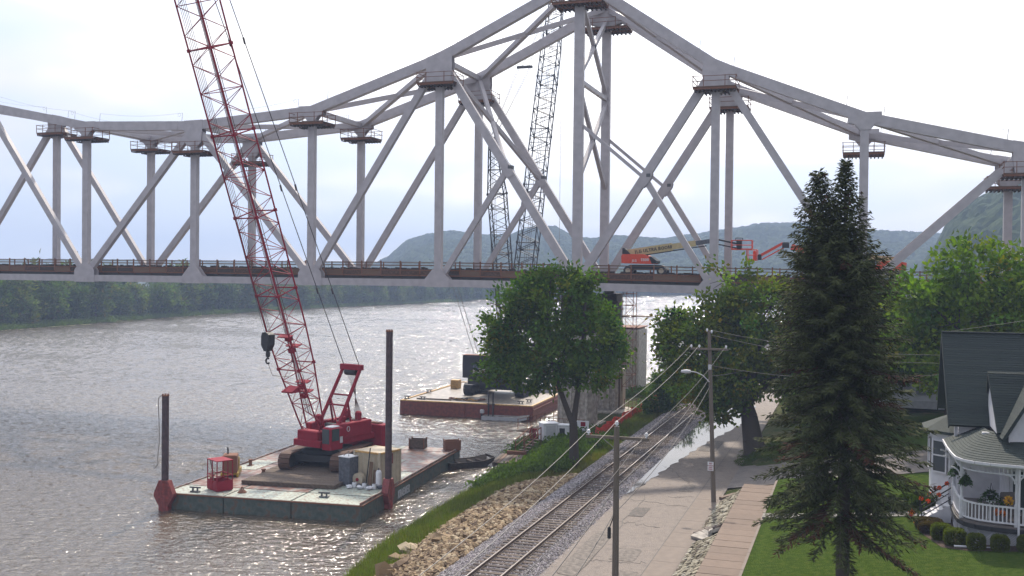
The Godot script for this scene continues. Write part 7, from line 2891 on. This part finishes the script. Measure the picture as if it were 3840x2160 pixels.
		part(f, "foliage", g.mesh(true), M.leaf)
		g = G.new()
		g.lathe([Vector2(0.05, -0.2), Vector2(0.14, -0.14), Vector2(0.17, 0.02), Vector2(0.15, 0.02)], Vector3.ZERO, 12)
		gp(f, "pot", g, M.black)
		g = G.new()
		for k in 3:
			g.tube(Vector3(cos(k * 2.1) * 0.15, 0, sin(k * 2.1) * 0.15), Vector3(0, 0.6, 0), 0.008, 0.008, 4, false)
		gp(f, "hanger", g, M.cable)
	var ch := thing("wicker_seat", "dark wicker seat with sunflower wreath on the porch", "chair", V(6.95, 6.04, 52.3), deg_to_rad(20))
	g = G.new()
	g.rbox(Vector3(0, 0.38, 0), Vector3(0.75, 0.12, 0.7), 0.04)
	gp(ch, "seat", g, M.porch_grey)
	g = G.new()
	g.rbox(Vector3(0, 0.82, -0.32), Vector3(0.78, 0.85, 0.1), 0.05)
	gp(ch, "backrest", g, M.porch_grey)
	for x in [-0.33, 0.33]:
		for z in [-0.3, 0.3]:
			g = G.new()
			g.tube(Vector3(x, 0, z), Vector3(x, 0.36, z), 0.03, 0.03, 6)
			gp(ch, "leg", g, M.porch_grey)
	flowers("sunflower", "large yellow sunflower ornament in front of the wicker seat", [V(6.75, 7.05, 51.75)], Color(0.72, 0.42, 0.05), 0.24)
	flowers("orange_mums", "orange potted mums on the porch by the railing", [V(6.25, 6.5, 51.65), V(6.5, 6.45, 51.7)], Color(0.75, 0.2, 0.02), 0.17)
	var pt := thing("plant_stand", "white spindly plant stand under the trailing fern", "plant stand", V(6.05, 6.04, 52.0))
	g = G.new()
	g.tube(Vector3(0, 0.85, 0), Vector3(0, 0.9, 0), 0.2, 0.2, 14)
	gp(pt, "top", g, M.white)
	for k in 3:
		g = G.new()
		g.tube(Vector3(cos(k * 2.1) * 0.2, 0, sin(k * 2.1) * 0.2), Vector3(cos(k * 2.1) * 0.1, 0.86, sin(k * 2.1) * 0.1), 0.02, 0.02, 6)
		gp(pt, "leg", g, M.white)
	# planting along the porch
	var mu := G.new()
	var bedp := [Vector2(4.6, 58.0), Vector2(3.0, 55.2), Vector2(3.3, 53.2), Vector2(3.9, 50.9), Vector2(5.0, 50.2), Vector2(8.5, 49.9), Vector2(15.0, 49.8)]
	for i in bedp.size() - 1:
		var a: Vector2 = bedp[i]
		var b: Vector2 = bedp[i + 1]
		var ia := Vector2(maxf(a.x + 1.2, 4.8), minf(a.y + 0.8, 58.0))
		var ib := Vector2(maxf(b.x + 1.2, 4.8), minf(b.y + 0.8, 57.0))
		mu.quad(V(a.x, ground_y(a.x, a.y) + 0.02, a.y), V(b.x, ground_y(b.x, b.y) + 0.02, b.y), V(ib.x, ground_y(ib.x, ib.y) + 0.03, ib.y), V(ia.x, ground_y(ia.x, ia.y) + 0.03, ia.y))
	structure("mulch_bed", mu, mat("mulch", Vector3(0.16, 0.10, 0.065), 0.95, T.speck, 1.2, 0.0, T.gritn, 2.0))
	var bc := Color(0.13, 0.145, 0.03)
	bush(V(4.0, 4.88, 52.5), 0.42, 0.34, 0.42, "clipped boxwood nearest the steps, left of the overlapping pair", bc)
	bush(V(4.5, 4.92, 51.4), 0.44, 0.36, 0.42, "clipped boxwood in front, right of the overlapping pair", bc)
	bush(V(5.3, 4.98, 50.55), 0.34, 0.34, 0.34, "clipped boxwood before the lattice, third from the steps", bc)
	bush(V(6.25, 5.05, 50.35), 0.33, 0.34, 0.34, "clipped boxwood before the lattice, fourth from the steps", bc)
	bush(V(7.3, 5.15, 50.2), 0.34, 0.34, 0.34, "clipped boxwood cut off by the right edge", bc)
	for q in [[3.6, 54.9, 0.62, "reddish brown low barberry nearest the porch steps"], [3.75, 53.9, 0.66, "reddish brown low barberry second from the steps"], [4.15, 53.3, 0.4, "small dry brown barberry beside the lattice"]]:
		bush(V(q[0], ground_y(q[0], q[1]), q[1]), q[2], 0.22, 0.42, q[3], Color(0.11, 0.07, 0.05), "barberry", "brown barberries by the steps")
	for q in [[1.9, 58.9, "leafy green perennial left of the steps beyond the walk"], [2.9, 59.2, "yellow-green perennial clump by the bay window"], [3.6, 58.6, "dark green perennial against the bay wall"]]:
		bush(V(q[0], ground_y(q[0], q[1]), q[1]), 0.55, 0.36, 0.45, q[2], Color(0.06, 0.085, 0.02), "perennial_clump", "perennials beside the walk")
	# neighbour across the side street: porch with white columns
	var nb := thing("neighbour_house", "white columned porch of the house across the side street", "house", V(6.0, 5.4, 100.0))
	g = G.new()
	g.box(Vector3(0, 2.2, -4.2), Vector3(11.0, 4.4, 4.0))
	gp(nb, "wall", g, W)
	g = G.new()
	g.box(Vector3(0, 0.35, -0.8), Vector3(10.6, 0.7, 3.2))
	gp(nb, "porch_base", g, M.pale_grey)
	for i in 6:
		g = G.new()
		g.box(Vector3(-4.6 + i * 1.85, 1.75, 0.6), Vector3(0.34, 2.4, 0.34))
		gp(nb, "column", g, W)
	for i in 5:
		g = G.new()
		g.box(Vector3(-3.68 + i * 1.85, 0.95, 0.6), Vector3(1.5, 0.5, 0.12))
		gp(nb, "parapet", g, W)
	g = G.new()
	g.hexa([Vector3(-5.8, 3.0, 1.2), Vector3(5.8, 3.0, 1.2), Vector3(5.8, 3.0, -6.4), Vector3(-5.8, 3.0, -6.4), Vector3(-4.6, 6.0, -2.4), Vector3(4.6, 6.0, -2.4), Vector3(4.6, 6.0, -2.8), Vector3(-4.6, 6.0, -2.8)])
	gp(nb, "roof", g, ra[1])

func flowers(called: String, label: String, spots: Array, c: Color, rad: float) -> void:
	for i in spots.size():
		var t := thing(called, label if spots.size() == 1 else label + ", " + ["lowest and farthest", "second up", "third up", "topmost", "near rail lower", "near rail upper"][i], "flower", spots[i], 0.0, label)
		var g := G.new()
		g.tint = true
		for k in 60:
			var d := Vector3(rng.randfn(), rng.randfn(), rng.randfn()).normalized()
			var q := rng.randf_range(0.7, 1.2)
			g.col = Color(minf(c.r * q, 0.9), c.g * q, c.b * q)
			var s := d.cross(Vector3(rng.randfn(), rng.randfn(), rng.randfn())).normalized()
			g.leaf(d * rad * 0.25, d, s, rad * 0.8, rad * 0.5)
		part(t, "petals", g.mesh(true), M.flower)
		var s := G.new()
		s.tint = true
		s.col = Color(0.03, 0.05, 0.015)
		for k in 10:
			var d := Vector3(rng.randfn(), rng.randfn() - 1.0, rng.randfn()).normalized()
			s.leaf(Vector3.ZERO, d, d.cross(Vector3(rng.randfn(), 1, rng.randfn())).normalized(), rad * 1.1, rad * 0.4)
		part(t, "leaves", s.mesh(true), M.leaf)
